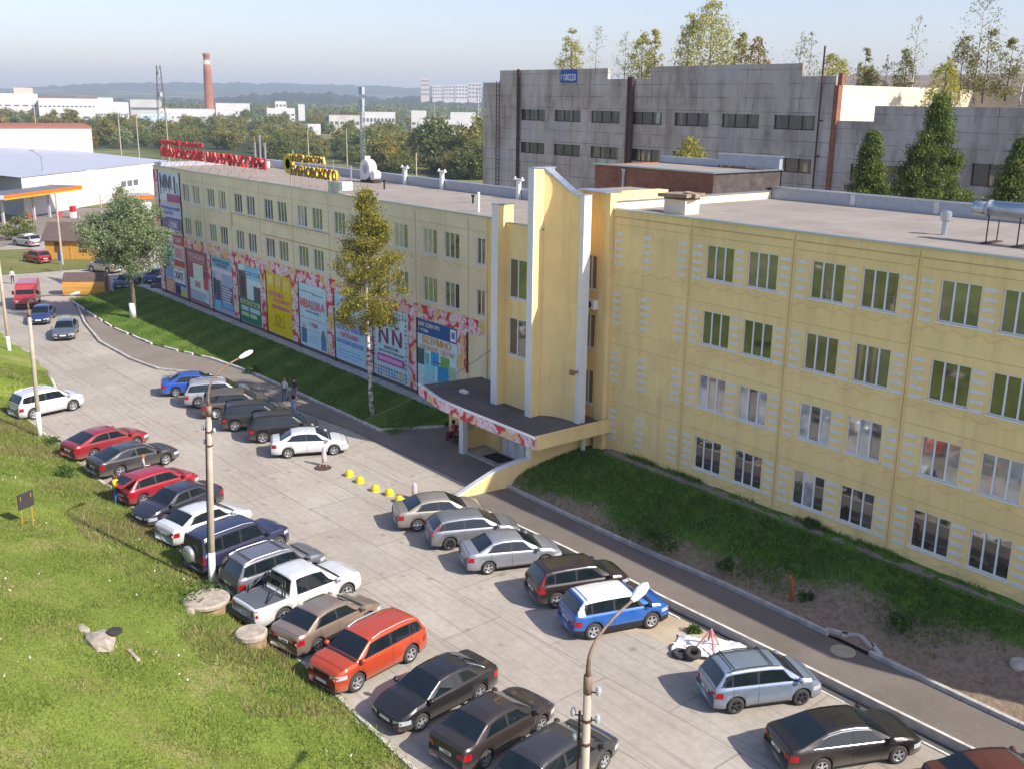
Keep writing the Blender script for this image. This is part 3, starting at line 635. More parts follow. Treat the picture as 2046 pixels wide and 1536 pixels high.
# ---- canopy and porch
cp = thing('entrance_canopy', 'flat entrance canopy with floral fascia over the porch doors', 'canopy')
FR = [(-17.6, -4.35), (-16.4, -4.6), (-15.2, -4.9), (-14.1, -5.15), (-13, -5.23), (-11.8, -5.27), (-9.8, -5.27), (-8, -5.27), (-6.3, -5.27), (-5.2, -5.3)]
mb = MB(); mb.prism([(-17.0, .1)] + FR + [(-5.2, .1)][::1], 2.92, 3.44, 0, 1, True); mb.build('slab', [MT['cream'], MT['canroof']], cp)
mb = MB()
for a, b in zip(FR, FR[1:]):
    d = Vector((b[0] - a[0], b[1] - a[1], 0)).normalized(); nv = Vector((d.y, -d.x, 0)) * .03; A, B = Vector((*a, 0)) + nv, Vector((*b, 0)) + nv
    mb.quad((A.x, A.y, 2.9), (B.x, B.y, 2.9), (B.x, B.y, 3.48), (A.x, A.y, 3.48))
mb.build('fascia', MT['floral'], cp)
mb = MB()
for a, b in zip(FR, FR[1:]):
    d = Vector((b[0] - a[0], b[1] - a[1], 0)); nv = Vector((d.y, -d.x, 0)).normalized() * .09; c = (Vector((*a, 0)) + Vector((*b, 0))) / 2
    mb.obox((c.x, c.y, 3.53), d / 2 * 1.01, nv, (0, 0, .05))
mb.box(-5.24, -5.08, -5.25, .0, 2.9, 3.6, 1); mb.box(-5.27, -5.05, -5.3, .0, 3.6, 3.63, 1)
mb.build('edging', [MT['pvc'], MT['yellow']], cp)
mb = MB(); mb.box(-13.9, -13.5, -3.95, -3.6, 0, 2.92); mb.build('pillar', MT['white'], cp)
mb = MB(); mb.box(-7.05, -6.68, -4.4, -4.1, .1, 2.92); mb.build('pillar', MT['white'], cp)
pr = thing('entrance_porch', 'yellow porch walls under the canopy with notices and light blue doors', 'porch')
mb = MB(); mb.box(-17.3, -14.05, -2.3, 0, 0, 2.92); mb.box(-14.04, -13.9, -3.6, -2.05, 0, 2.92); mb.box(-13.9, -6.66, -2.05, -1.95, 0, 2.92); mb.box(-6.65, -6.5, -4.4, 0, 0, 2.92)
mb.box(-13.9, -6.66, -3.75, -2.06, .055, .17, 1)
mb.build('wall', [MT['yellow'], MT['kerb']], pr)
for i in range(5):
    x = -12.3 + .8 * i
    mb = MB(); mb.box(x + .015, x + .785, -2.15, -2.06, .18, 2.45); d = mb.build('door', cm('D4DEE8', .4), pr)
    mb = MB(); mb.box(x + .16, x + .64, -2.165, -2.151, 1.2, 2.1) if i != 1 else mb.box(x + .1, x + .7, -2.165, -2.151, 1.25, 1.65); mb.build('pane', GL[0] if i != 1 else cm('B0484C'), d)
    mb = MB(); mb.box(x + .06, x + .1, -2.2, -2.151, .95, 1.2); mb.build('handle', MT['chrome'], d)
for x, z, wd, hh, cl in ((-13.75, 1.45, .6, .75, 'C9C3B8'), (-13.05, 1.4, .6, .7, '9A8C9A')):
    mb = MB(); mb.box(x, x + wd, -2.085, -2.051, z, z + hh, 0); mb.box(x + .05, x + wd - .05, -2.1, -2.086, z + hh * .72, z + hh * .92, 1); mb.build('notice', [cm(cl), cm('6C6A70')], pr)
for y, z, hh in ((-3.45, 1.35, .75), (-2.7, 1.5, .55)):
    mb = MB(); mb.box(-13.899, -13.87, y, y + .6, z, z + hh, 0); mb.box(-13.87, -13.855, y + .05, y + .55, z + hh * .7, z + hh * .92, 1); mb.build('notice', [cm('C8C4BE'), cm('B5402F')], pr)
mb = MB(); mb.box(-12.3, -10.7, -3.4, -2.3, .172, .19); mb.build('door_mat', plain('mat_black', (.012, .012, .013), .95), None, label='black rubber mat on the porch floor in front of the doors', cat='door mat')
# splayed wing wall beside the entrance
A_, E_ = Vector((-6.72, -4.3, 0)), Vector((-8.15, -8.25, 0)); d = (E_ - A_); nv = Vector((-d.y, d.x, 0)).normalized() * .16
mb = MB(); prof = [(0, 1.8), (.16, 1.75), (.5, 1.3), (.75, .72), (1, .1)]
for (t0, z0), (t1, z1) in zip(prof, prof[1:]):
    p0, p1 = A_ + d * t0, A_ + d * t1
    for sgn in (1, -1):
        a, b = p0 + nv * sgn, p1 + nv * sgn; mb.quad((a.x, a.y, -.1), (b.x, b.y, -.1), (b.x, b.y, z1), (a.x, a.y, z0), 0)
    a, b, c, e = p0 + nv * 1.2, p1 + nv * 1.2, p1 - nv * 1.2, p0 - nv * 1.2
    mb.quad((a.x, a.y, z0 + .05), (b.x, b.y, z1 + .05), (c.x, c.y, z1 + .05), (e.x, e.y, z0 + .05), 1)
    mb.quad((a.x, a.y, z0 - .03), (b.x, b.y, z1 - .03), (b.x, b.y, z1 + .05), (a.x, a.y, z0 + .05), 1); mb.quad((e.x, e.y, z0 - .03), (c.x, c.y, z1 - .03), (c.x, c.y, z1 + .05), (e.x, e.y, z0 + .05), 1)
mb.build('wing_wall', [MT['yellow'], MT['white']], None, label='sloping yellow wing wall with white top beside the entrance forecourt', cat='wall')
# ---- brick block behind, rising over the roofs
bb = thing('brick_block', 'red brick block with flat felt roof rising behind the yellow tower', 'building')
bx0, bx1, by0, by1, bz = -15.6, -5.75, 8.0, 14.2, 16.55
mb = MB(); facade(mb, bx0, bx1, 12, bz, [(-11.4, -9.6, 14.3, 15.25)], y=by0, rev=.15, mi=0, mrev=0); mb.box(bx1 - .1, bx1, by0 + .001, by1, 12, bz, 1); mb.box(bx0, bx1, by1 - .1, by1, 12, bz - .02); mb.box(bx0, bx0 + .1, by0 + .01, by1 - .1, 12, bz)
mb.quad((bx1 + .01, by0, 15.45), (bx1 + .01, by1, 15.5), (bx1 + .32, by1, 15.42), (bx1 + .32, by0, 15.38), 1)
mb.build('wall', [MT['brick'], plain('old_felt', (.075, .06, .055), .9, var=.4, scale=2)], bb)
mb = MB(); mb.box(bx0 + .1, bx1 - .1, by0 + .1, by1 - .1, bz - .15, bz - .05); mb.build('roof', MT['roof'], bb)
mb = MB(); mb.box(bx0 - .1, bx1 + .1, by0 - .12, by0 + .12, bz, bz + .08); mb.box(bx1 - .12, bx1 + .12, by0 + .12, by1, bz, bz + .09); mb.box(-10.5, bx1, by1 - .3, by1, bz + .09, bz + .75, 1); mb.box(-10.55, bx1 + .1, by1 - .35, by1 + .05, bz + .75, bz + .82)
mb.box(bx0, -10.5, by1 - .3, by1, bz - .02, bz + .4, 1); mb.build('parapet', [MT['metal'], MT['grey']], bb)
window(bb, -11.4, -9.6, 14.3, 15.25, y=by0, glass=0, mull=1)
mb = MB(); mb.tube([(-12.9, by0 - .1, 13), (-12.9, by0 - .1, 16.3)], .09, 8); mb.tube([(-12.9, by0 - .1, 16.3), (-12.9, by0 - .1, 16.42)], .15, 8); mb.build('downpipe', MT['metal'], bb)
# ---------------------------------------------------------------- signs and boards
def bc(h):
    c = [min(.86, v * 1.75) for v in srgb(h)]; k = 'board_' + h
    if k not in _mc: _mc[k] = plain(k, tuple(c), .45, var=.11, scale=4)
    return _mc[k]
def board(name, label, cat, x0, x1, z0, z1, back, layers=(), texts=(), y=-.075, th=.05, parent=None):
    t = thing(name, label, cat, ((x0 + x1) / 2, y, z0)); W, H = x1 - x0, z1 - z0
    def put(nm, mb, m):
        o = mb.build(nm, m, t); o.matrix_parent_inverse = Matrix.Translation(-t.location); return o
    mb = MB(); mb.box(x0, x1, y, y + th, z0, z1); put('panel', mb, bc(back))
    if layers:
        mb = MB(); mats = []
        for i, (a, b, c, d, cl) in enumerate(layers):
            m = bc(cl)
            if m not in mats: mats.append(m)
            yy = y - .004 - .0012 * i
            mb.quad((x0 + a * W, yy, z0 + c * H), (x0 + b * W, yy, z0 + c * H), (x0 + b * W, yy, z0 + d * H), (x0 + a * W, yy, z0 + d * H), mats.index(m))
        put('print', mb, mats)
    if texts:
        mb = MB(); mats = []
        for i, (s, a, b, c, d, cl) in enumerate(texts):
            m = bc(cl)
            if m not in mats: mats.append(m)
            add_text(mb, s, x0 + a * W, y - .036, z0 + c * H, (b - a) * W, (d - c) * H, .012, mats.index(m))
        put('lettering', mb, mats)
    return t
def lines(a, b, c, d, n, cl, fill=.5):
    return [(a, b - random.uniform(0, .25) * (b - a), c + (d - c) * i / n, c + (d - c) * (i + fill) / n, cl) for i in range(n)]
rs = random.Random(3)
def dots(cols, rows, area, cls, s=.035):
    out = []
    for i in range(cols):
        for j in range(rows):
            x = area[0] + (area[1] - area[0]) * (i + .5) / cols; z = area[2] + (area[3] - area[2]) * (j + .5) / rows; out.append((x - s / 2, x + s / 2, z - s / 2 * .95, z + s / 2 * .95, rs.choice(cls)))
    return out
B0 = -.075
board('wall_banner', 'white banner of sketched figures with a magenta strip, topmost at the far end', 'banner', -71.6, -66.1, 10.25, 13.1, 'AEB2C8',
      [(.05, .12, .2, .95, '6A5E78'), (.2, .27, .25, .9, '857C98'), (.33, .38, .35, .95, '5A5068'), (.48, .53, .3, .85, '75708C'), (.6, .64, .4, .95, '857C98'), (.74, .82, .3, .9, '3C3848'), (.88, .93, .25, .7, '6A6078'), (.36, 1, 0, .27, '8A3A6C')], [('ММ', .08, .6, .45, .9, '4A4460')])
board('wall_banner', 'purple clinic banner with pale lettering, second from the top', 'banner', -71.6, -66.1, 7.3, 10.0, '54416E',
      [(0, 1, .52, 1, '9A9CC4'), (.38, .8, .12, .42, '6E6C9C'), (.05, .95, .03, .08, '9898B8')], [('МЕДИЦИНСКИЙ', .06, .94, .78, .94, '5A4A80'), ('ЦЕНТР', .06, .6, .58, .73, '5A4A80'), ('1 этаж', .42, .76, .18, .36, 'C4C4D8')])
board('wall_banner', 'pale banner with green plant and red blocks, third from the top', 'banner', -71.6, -66.1, 3.9, 7.05, 'A8A4B4',
      [(.08, .45, .1, .75, '7C9A88'), (.15, .38, .25, .6, '4E7A5E'), (.5, 1, .68, 1, '9A2A38'), (.5, 1, 0, .2, '9A2A38'), (.55, .95, .25, .62, 'B88C94')] + lines(.56, .95, .28, .6, 6, '9A4A58'), [('АКЦИЯ', .55, .92, .76, .92, 'D0B4B8')])
board('wall_banner', 'orange white and navy banner at the foot of the far end of the wing', 'banner', -71.6, -66.1, .95, 3.7, '8E98B4',
      [(0, .42, 0, .5, 'B8744C'), (.45, .95, .45, .95, 'C4C6D4'), (.45, .72, 0, .35, '161E4C'), (.72, 1, 0, .22, 'A8A04C'), (.45, 1, .36, .44, '2E3C74'), (.05, .4, .55, .95, '6A80A8')] + lines(.04, .4, .05, .45, 4, 'D0A890'), [('ХИТ', .5, .9, .58, .86, '3A3A54')])
board('shop_banner', 'dark red shop banner with a white shirt and small lines of print', 'banner', -65.5, -60.4, .95, 6.05, '7C3A52',
      [(.1, 1, .04, .45, 'A8B4CC'), (.3, .78, .2, .75, 'B4BCD0'), (.78, .98, .3, .55, 'A83A4C'), (.78, .86, .5, .62, '2A2A30')] + lines(.1, .95, .05, .24, 7, '6E7CA0') + lines(.08, .9, .78, .96, 4, 'A06A80', .6), [('РУБАШКИ', .1, .9, .84, .94, 'B89AA8'), ('SALE', .36, .62, .3, .42, 'A84A5C')])
board('shop_banner', 'grey blue menswear banner with dark clothes rails and light print lines', 'banner', -59.4, -54.8, .95, 6.05, '7E90AC',
      [(0, 1, .82, 1, '6C9AB0'), (0, 1, .72, .8, 'A8ACC0'), (.05, .42, .05, .6, '4A4C60'), (.45, 1, .08, .5, '54526A')] + lines(.48, .98, .1, .5, 8, 'A8A8BC', .55) + [(.08, .16, .3, .6, '2A2C3C'), (.24, .3, .2, .55, '383A4C'), (.1, .4, .05, .2, '5C9CC0'), (.5, .98, .1, .2, '5C90B4'), (.2, .55, .58, .72, 'A4A0B4')], [('МУЖСКАЯ', .1, .9, .9, .97, '3A5A70'), ('ОДЕЖДА', .2, .8, .83, .89, '3A5A70')])
board('shop_banner', 'light blue and green banner with two dark figures above green and cream squares', 'banner', -53.4, -48.95, .95, 6.05, 'A8B8D0',
      [(.0, 1, .0, .42, '14604C'), (.3, 1, .78, 1, '6CA8C4'), (.3, 1, .85, .91, '40609C'), (.02, .38, .42, .9, '544650'), (.1, .3, .45, .8, '3A2E36'), (.7, 1, .42, .68, '4A4454'), (.42, .68, .42, .72, 'A8C0D8'), (.05, .95, .31, .39, '9CA87C'), (.08, .42, .2, .28, '98A8B4'), (.48, .95, .2, .28, '98A8B4'), (.08, .42, .1, .17, '98A480'), (.48, .8, .1, .17, '98A480')], [('ТЕКСТИЛЬ', .1, .9, .32, .38, '4E6048'), ('для дома', .36, .95, .86, .9, 'B8D0E0')])
board('shop_banner', 'bright yellow gift shop banner with pink lettering', 'banner', -47.65, -43.1, .95, 6.05, 'B49E08',
      [(.05, .35, .8, .97, 'C8AC60'), (.4, .62, .82, .98, 'C89C68'), (.7, .95, .78, .95, 'C4A058'), (.3, .34, .72, .96, 'B06038'), (.6, .64, .72, .96, 'B06038'), (.64, .68, .14, .36, '9A7A0C'), (.2, .7, .13, .15, '9A7A0C'), (.45, .5, .15, .33, 'A8840C')], [('НУЖНЫЕ', .1, .72, .63, .71, 'B8607C'), ('ПОДАРКИ', .26, .95, .53, .61, 'B8607C'), ('любимым', .2, .92, .43, .51, 'B8607C'), ('О', .32, .56, .16, .34, '9A800C')])
board('shop_banner', 'pale blue children shop banner with large red name and two small figures', 'banner', -41.65, -37.15, .95, 6.05, '9CB4D4',
      [(.05, .25, .04, .28, '3E607C'), (.1, .2, .28, .36, 'A88C80'), (.78, .96, .02, .26, '4A6880'), (.82, .92, .26, .33, '70585C'), (0, 1, .45, .465, 'A87890'), (.3, .75, .27, .28, 'A87890'), (.35, .7, .08, .2, '90A8CC')] + [(.0, .6, .87, .885, '607C84'), (.5, .9, .85, .87, '607C84')], [('ИВАШКА', .05, .95, .62, .76, 'C04A50'), ('детская одежда', .25, .75, .55, .59, '6C7494'), ('1 этаж', .38, .68, .34, .42, 'A0406C')])
board('shop_banner', 'pale blue underwear shop banner with red and violet lines of lettering', 'banner', -35.75, -31.25, .95, 6.05, '92AED4',
      lines(.08, .95, .05, .2, 3, '6E8EC0', .35), [('НИЖНЕЕ БЕЛЬЁ', .05, .95, .58, .66, 'BC6478'), ('ХАЛАТЫ · ПЛАТЬЯ', .05, .95, .47, .55, '6068AC'), ('ПИЖАМЫ', .18, .78, .36, .44, 'BC6478'), ('ЖЕНСКАЯ ОДЕЖДА', .05, .95, .25, .33, '6068AC'), ('Ивановский трикотаж', .2, .7, .71, .75, '6078A0')])
DC = ['A03060', '304C90', '3E7C60', 'A8A040', '603070', 'B06040', '2E7CA0']
board('shop_banner', 'white children clothes banner with two purple letters and coloured squares around', 'banner', -30.05, -25.4, .95, 6.05, 'A0B4CC',
      dots(12, 2, (.02, .98, .88, .99), DC) + dots(12, 3, (.02, .98, .01, .16), DC) + dots(1, 11, (.01, .07, .2, .86), DC) + dots(1, 11, (.93, .99, .2, .86), DC) + [(.14, .9, .22, .33, 'A03078'), (.18, .86, .245, .305, 'B884AC'), (.17, .23, .48, .5, '5A2048')],
      [('Ň', .17, .44, .5, .78, '6A2450'), ('Ň', .56, .83, .5, .78, '6A2450'), ('ТРИКОТАЖ', .3, .74, .42, .465, '4A5468'), ('ДЕТСКОЙ ОДЕЖДЫ', .16, .88, .36, .405, '4A5468'), ('новинки', .24, .8, .255, .295, 'A03078')])
board('shop_banner', 'blue topped banner offering crazy low prices with towels pictured below', 'banner', -24.2, -19.55, .95, 6.05, 'A4B8D0',
      [(0, 1, .8, 1, '10407C'), (.84, .98, .82, .98, 'B8C4D8'), (.87, .95, .86, .94, '3A6090'), (0, .18, .38, .6, '34504E'), (.2, .3, .36, .56, '4A9098'), (.35, .55, .42, .6, '1480B0'), (.4, .62, .46, .48, '6A3A5C'), (.6, .82, .34, .58, '5C8C48'), (.8, .97, .22, .48, '8AA080'), (.52, .8, .2, .44, '1C78A8'), (.18, .45, .22, .42, '74B0BC')] + lines(.15, .75, .06, .22, 6, '5C90B0', .4),
      [('МАГАЗИН №1', .04, .58, .91, .97, 'C0CCDC'), ('1 этаж', .04, .3, .84, .89, 'C0CCDC'), ('БЕЗУМНО', .14, .86, .69, .79, 'D87818'), ('НИЗКИЕ ЦЕНЫ', .06, .94, .59, .67, 'C88870')])
# red lettering on the roof edge
sg = thing('roof_sign', 'large red two line roof sign standing at the far end of the beige wing', 'roof sign', (-61, 1, 13.45))
def child(o, p): o.parent = p; o.matrix_parent_inverse = Matrix.Translation(-p.location); return o
mb = MB(); add_text(mb, 'ИВАНОВСКИЕ МАНУФАКТУРЫ', -73.2, 1.05, 14.42, 24.4, 1.06, .16, 0, .03); add_text(mb, 'торговый комплекс', -73.3, 1.05, 15.55, 11.2, .72, .14, 0, .03); child(mb.build('lettering', plain('sign_red', (.55, .025, .03), .4, var=.05)), sg)
mb = MB()
for x in np.arange(-73, -48.6, 2.2):
    mb.tube([(x, 1.1, 13.45), (x, 1.1, 16.2 if x < -62 else 15.4)], .03, 5); mb.tube([(x, 1.1, 15.2), (x, 2.9, 13.47)], .025, 5); mb.tube([(x, 1.1, 14.4), (x, .3, 13.6)], .02, 5)
for z in (14.5, 15.3): mb.tube([(-73.2, 1.1, z), (-48.8, 1.1, z)], .025, 5)
for z in (15.6, 16.1): mb.tube([(-73.2, 1.1, z), (-62, 1.1, z)], .02, 5)
FRM = plain('sign_frame', (.42, .27, .20), .7); child(mb.build('frame', FRM), sg)
sg = thing('roof_sign', 'yellow clinic roof sign with round emblem and violet edged letters', 'roof sign', (-41, 1, 13.45))
YEL = plain('sign_yellow', (.68, .48, .01), .45, var=.05); VIO = plain('sign_violet', (.10, .05, .14), .5, var=.05)
xa, xb = aty(585, 340, 1).x, aty(676, 352, 1).x
mb = MB(); add_text(mb, 'БУБНОВСКОГО', xa, 1.0, 14.35, xb - xa, .82, .18, 0, .04); x2 = aty(584, 318, 1).x; x3 = aty(651, 325, 1).x; add_text(mb, 'ЦЕНТР ДОКТОРА', x2, 1.0, 15.42, x3 - x2, .62, .16, 0, .035); child(mb.build('lettering', YEL), sg)
mb = MB(); add_text(mb, 'БУБНОВСКОГО', xa, .80, 14.36, xb - xa, .80, .02, 0, -.002); add_text(mb, 'ЦЕНТР ДОКТОРА', x2, .82, 15.43, x3 - x2, .60, .02, 0, -.004); child(mb.build('letter_face', VIO), sg)
e0 = aty(577, 328, 1); mb = MB(); mb.lathe([(.42, -.1), (.8, -.1), (.8, .1), (.42, .1), (.42, -.1)], (e0.x, 1.0, e0.z), 'y', 28); mb.lathe([(.4, 0), (.4, .02)], (e0.x, 1.0, e0.z), 'y', 20, 1); child(mb.build('emblem', [YEL, VIO]), sg)
mb = MB()
for x in np.arange(xa, xb, 1.3): mb.tube([(x, 1.12, 13.45), (x, 1.12, 15.9)], .03, 5); mb.tube([(x, 1.12, 15.2), (x, 2.8, 13.47)], .025, 5)
mb.tube([(e0.x, 1.12, 13.45), (e0.x, 1.12, e0.z)], .05, 5); child(mb.build('frame', FRM), sg)
# ---------------------------------------------------------------- things on the roofs
ZR, ZL = 14.95, 13.45
p = at(1356, 428, ZR); t = thing('roof_vent', 'brick roof vent with broken stone slab on top, at the near roof corner', 'roof vent', p)
mb = MB(); mb.box(-.9, .55, -.15, .9, 0, .72); mb.box(-.92, .57, -.17, .92, .72, .8, 1); mb.build('shaft', [MT['cream'], MT['brick']], t)
mb = MB(); mb.obox((-.2, .35, .93), (.95, .05, .03), (-.05, .75, 0), (0, .01, .09)); mb.obox((.55, .3, .99), (.32, .1, -.05), (-.1, .3, 0), (0, 0, .1)); mb.build('slab', plain('broken_slab', (.30, .22, .15), .95, var=.3, scale=2), t)
p = at(1886, 470, ZR); t = thing('roof_vent', 'zinc mushroom vent on the near felt roof', 'roof vent', p)
mb = MB(); mb.lathe([(.13, 0), (.13, .62)], seg=14); mb.lathe([(.2, .62), (.24, .66), (.24, .98), (.15, 1.05)], seg=14); mb.build('cowl', MT['metal'], t)
t = thing('air_duct', 'large silver air duct carried on legs across the near roof', 'air duct', (0, 0, 0))
a = at(1968, 488, ZR) ; d0 = aty(1975, 418, a.y + .6)
mb = MB(); mb.tube([d0, d0 + Vector((5, .1, 0)), d0 + Vector((9, .2, 0))], .36, 18); mb.tube([d0 + Vector((-.6, -.05, 0)), d0], .29, 16); mb.build('tube', MT['metal'], t, True)
mb = MB()
for k in range(0, 8, 2): q = d0 + Vector((k + .05, 0, 0)); mb.tube([q, q + Vector((.08, 0, 0))], .385, 18)
mb.build('band', MT['grey'], t)
mb = MB()
for k in (.3, 1.6, 4.5):
    for s in (-.45, .45):
        q = d0 + Vector((k, s, 0)); mb.tube([(q.x, q.y, ZR), (q.x, q.y, d0.z - .2)], .03, 6)
    mb.box(d0.x + k - .15, d0.x + k + .15, d0.y - .7, d0.y + .7, ZR, ZR + .05)
mb.build('leg', MT['rust'], t)
for i, (x, y, h, c) in enumerate(((768, 379, .75, 'black'), (859, 372, .75, 'black'), (945, 407, .6, 'black'), (1033, 396, .7, 'black'))):
    p = at(x, y, ZL); t = thing('roof_vent', 'black soil pipe on the beige roof, ' + ('nearest the duct elbow', 'between two white posts', 'in front of the white flue', 'close to the tower')[i], 'vent pipe', p, 0, 'black pipes on the long roof')
    mb = MB(); mb.lathe([(.07, 0), (.07, h * .75)], seg=10); mb.lathe([(.13, h * .75), (.13, h)], seg=10); mb.build('pipe', MT['black'], t)
for x, y, y2, lab in ((956, 424, 396, 'short white flue by the front edge of the beige roof'), (702, 372, 336, 'plain grey post on the beige roof behind the duct elbow'), (586, 326, 296, 'grey post rising behind the yellow roof sign')):
    p = at(x, y, ZL); h = (y - y2) * .045; mb = MB(); mb.lathe([(.09, 0), (.09, h)], (0, 0, 0), seg=10); o = mb.build('flue', MT['white'] if x > 900 else MT['metal'], None, label=lab, cat='flue'); o.location = p
for x, y, lab in ((809, 356, 'white post with cross head at the back parapet, nearer the fan'), (883, 368, 'white post at the back parapet, second from the fan'), (1036, 385, 'white post at the back parapet beside the tower')):
    p = aty(x, y - 6, 9.9); t = thing('vent_post', lab, 'post', (p.x, 9.9, ZL), 0, 'white posts along the back parapet')
    mb = MB(); mb.box(-.16, .16, -.12, .12, 0, 1.35); mb.build('shaft', MT['white'], t); mb = MB(); mb.box(-.5, .5, -.12, .12, 1.36, 1.46); mb.box(-.45, -.37, -.05, .05, 1.46, 1.6); mb.box(.37, .45, -.05, .05, 1.46, 1.6); mb.build('head', MT['white'], t)
for i, (x, h) in enumerate(((511, 2.5), (521, 3.2), (531, 2.5))):
    p = aty(x, 322, 9.4); t = thing('metal_flue', 'steel flue on a white base behind the red sign, ' + ('left of three', 'tall middle one of three', 'right of three')[i], 'flue', (p.x, 9.4, ZL), 0, 'three flues behind the red sign')
    mb = MB(); mb.lathe([(.11, .6), (.11, h)], seg=10); mb.build('pipe', MT['metal'], t); mb = MB(); mb.box(-.3, .3, -.3, .3, 0, .62); mb.build('base', MT['white'], t)
p = aty(740, 353, 8.6); t = thing('exhaust_fan', 'white scroll exhaust fan unit on the beige roof', 'exhaust fan', (p.x, 8.6, ZL)); t.scale = (.8, .8, .8)
mb = MB(); mb.box(-1.3, 1.5, -.5, .5, .05, .22); mb.build('base', MT['rust'], t)
mb = MB(); mb.lathe([(.35, -.45), (1.05, -.45), (1.05, .45), (.35, .45)], (-.4, 0, 1.35), 'y', 26); mb.box(-1.45, -.45, -.42, .42, .25, 1.35); mb.box(-.75, -.45, -.3, .3, 2.2, 2.75); mb.build('casing', MT['white'], t)
mb = MB(); mb.lathe([(.5, -.47), (.5, -.46)], (-.3, 0, 1.4), 'y', 22); mb.build('inlet', MT['grey'], t)
mb = MB(); mb.lathe([(.5, -.4), (.5, .4)], (1.05, 0, .8), 'y', 20); mb.build('motor', MT['pvc'], t)
p = at(705, 388, ZL); t = thing('duct_elbow', 'grey duct elbow bending over the front edge of the beige roof', 'duct', (p.x, .55, ZL))
mb = MB(); mb.box(-1.0, -.45, -.4, .4, 0, .95); mb.box(-.45, .75, -.35, .35, .42, .95); mb.build('duct', MT['metal'], t); mb = MB(); mb.box(.75, 1.25, -.42, .42, .4, 1.0); mb.build('outlet', MT['pvc'], t)
# ---------------------------------------------------------------- grey concrete factory hall
hb = thing('factory_hall', 'weathered grey concrete panel factory hall with strip windows and rusty downpipes', 'factory hall')
YH = 40; hh = []
for i in range(7):
    xa = -63.0 + 6.06 * i; wd = 4.4
    for zt in (19.45, 15.75): hh.append((xa, xa + wd, zt - 1.25, zt))
hh.append((-18.3, -14.0, 14.2, 15.6)); hh.append((-7.6, -3.6, 14.5, 16.2))
mb = MB(); mid = [h for h in hh if h[1] < -20.5]
facade(mb, -70.3, -20.45, 0, 22.0, mid, y=YH, rev=.25, mi=0, mrev=0)
facade(mb, -20.0, 30, 0, 19.1, [h for h in hh if h[0] > -20], y=YH, rev=.25, mi=0, mrev=0)
for a, b, z in ((-70.3, -67.0, 22.45), (-67.0, -48.5, 23.8), (-48.5, -42.3, 22.7), (-42.3, -24.0, 23.85), (-24, -20.45, 22.75)): mb.box(a, b, YH + .001, YH + .35, 21.99, z)
mb.box(-16.5, 30, YH + .001, YH + .35, 19.09, 20.35); mb.box(-70.3, -69.9, YH + .01, 100, 0, 22.4)
mb.box(-20.45, -20.0, YH - .2, YH + .3, 0, 22.0, 1); mb.box(-20.4, -20.0, YH + .36, YH + 21.9, 0, 22.0, 2); mb.box(-20.44, -20.1, YH + .3, YH + .8, 22.0, 23, 1)
mb.box(-20.0, 30, YH + 22, YH + 22.4, 10, 22.2, 2)
mb.build('wall', [MT['hall'], MT['brick'], plain('cream_panel', (.66, .58, .46), .9, var=.12, scale=.6)], hb)  # side and rear hall walls are cream panels
mb = MB(); mb.box(-69.9, -20.5, YH + .35, 100, 21.4, 21.6); mb.box(-20, 30, YH + .35, YH + 22, 18.6, 18.9)
mb.quad((-20, YH + 22.4, 22.0), (30, YH + 22.4, 22.0), (30, YH + 42, 24.2), (-20, YH + 42, 24.6)); mb.quad((-69.9, 60, 21.6), (-20.5, 60, 21.6), (-20.5, 95, 24.4), (-69.9, 95, 24.4))
mb.build('roof', plain('slate_roof', (.20, .165, .145), .95, var=.3, scale=.4), hb)
for k, h in enumerate(hh):
    m = MB(); y = YH + .2
    for i in range(4): c = h[0] + (h[1] - h[0]) * i / 3; m.box(c - .05, c + .05, y - .05, y + .03, h[2], h[3])
    m.box(h[0], h[1], y - .05, y + .03, h[2], h[2] + .09); f = m.build('window', MT['rust'], hb)
    m = MB(); gl = [random.choice([0, 0, 0, 1, 1, 2]) for _ in range(9)]
    for i in range(9): a = h[0] + (h[1] - h[0]) * i / 9; b = h[0] + (h[1] - h[0]) * (i + 1) / 9; m.quad((a, y + .01, h[2] + .05), (b, y + .01, h[2] + .05), (b, y + .01, h[3]), (a, y + .01, h[3]), gl[i] if k != 6 else (3 if i > 5 and i % 2 else gl[i]))
    m.build('pane', [HALLGLASS, GL[0], m_glass('dusty_pane', (.16, .13, .10), .4, .3), GL[4]], f)
for x, w_, zt, lab in ((-63.3, .42, 23.9, 0), (-45.0, .8, 22.9, 0), (-21.7, .3, 25.2, 0)):
    m = MB(); n = 2 if w_ > .35 else 1
    for i in range(n): m.tube([(x + i * w_ * .55, YH - .25, 0), (x + i * w_ * .55, YH - .25, zt)], w_ * .27, 8)
    for z in range(4, 22, 3): m.box(x - w_ / 2, x + w_ * .8, YH - .1, YH + .01, z, z + .12)
    m.build('downpipe', MT['rust'], hb)
m = MB()
for s in (0, .6): m.tube([(-67.4 + s, YH - .2, 0), (-67.4 + s, YH - .2, 22.6)], .05, 5)
for z in np.arange(1, 22.5, .5): m.tube([(-67.4, YH - .2, z), (-66.8, YH - .2, z)], .03, 4)
m.build('ladder', MT['rust'], hb)
sx0, sx1 = aty(1121, 150, YH).x, aty(1153, 150, YH).x
board('hall_sign', 'small blue number sign high on the grey factory hall', 'sign', sx0, sx1, 22.35, 23.75, '1C3A80', (), [('г', .05, .16, .25, .6, '8FB0D8'), ('100220', .22, .97, .16, .68, 'B8C4E0')], y=YH - .06)
mb = MB(); mb.obox((4.5, 55, 21.2), (9, 0, -1.6), (0, 3, 0), (0, 0, .12)); mb.build('fallen_slab', plain('slab_grey', (.45, .40, .34), .9, var=.2), None, label='tilted roof slab lying on the low roof of the factory hall', cat='slab')
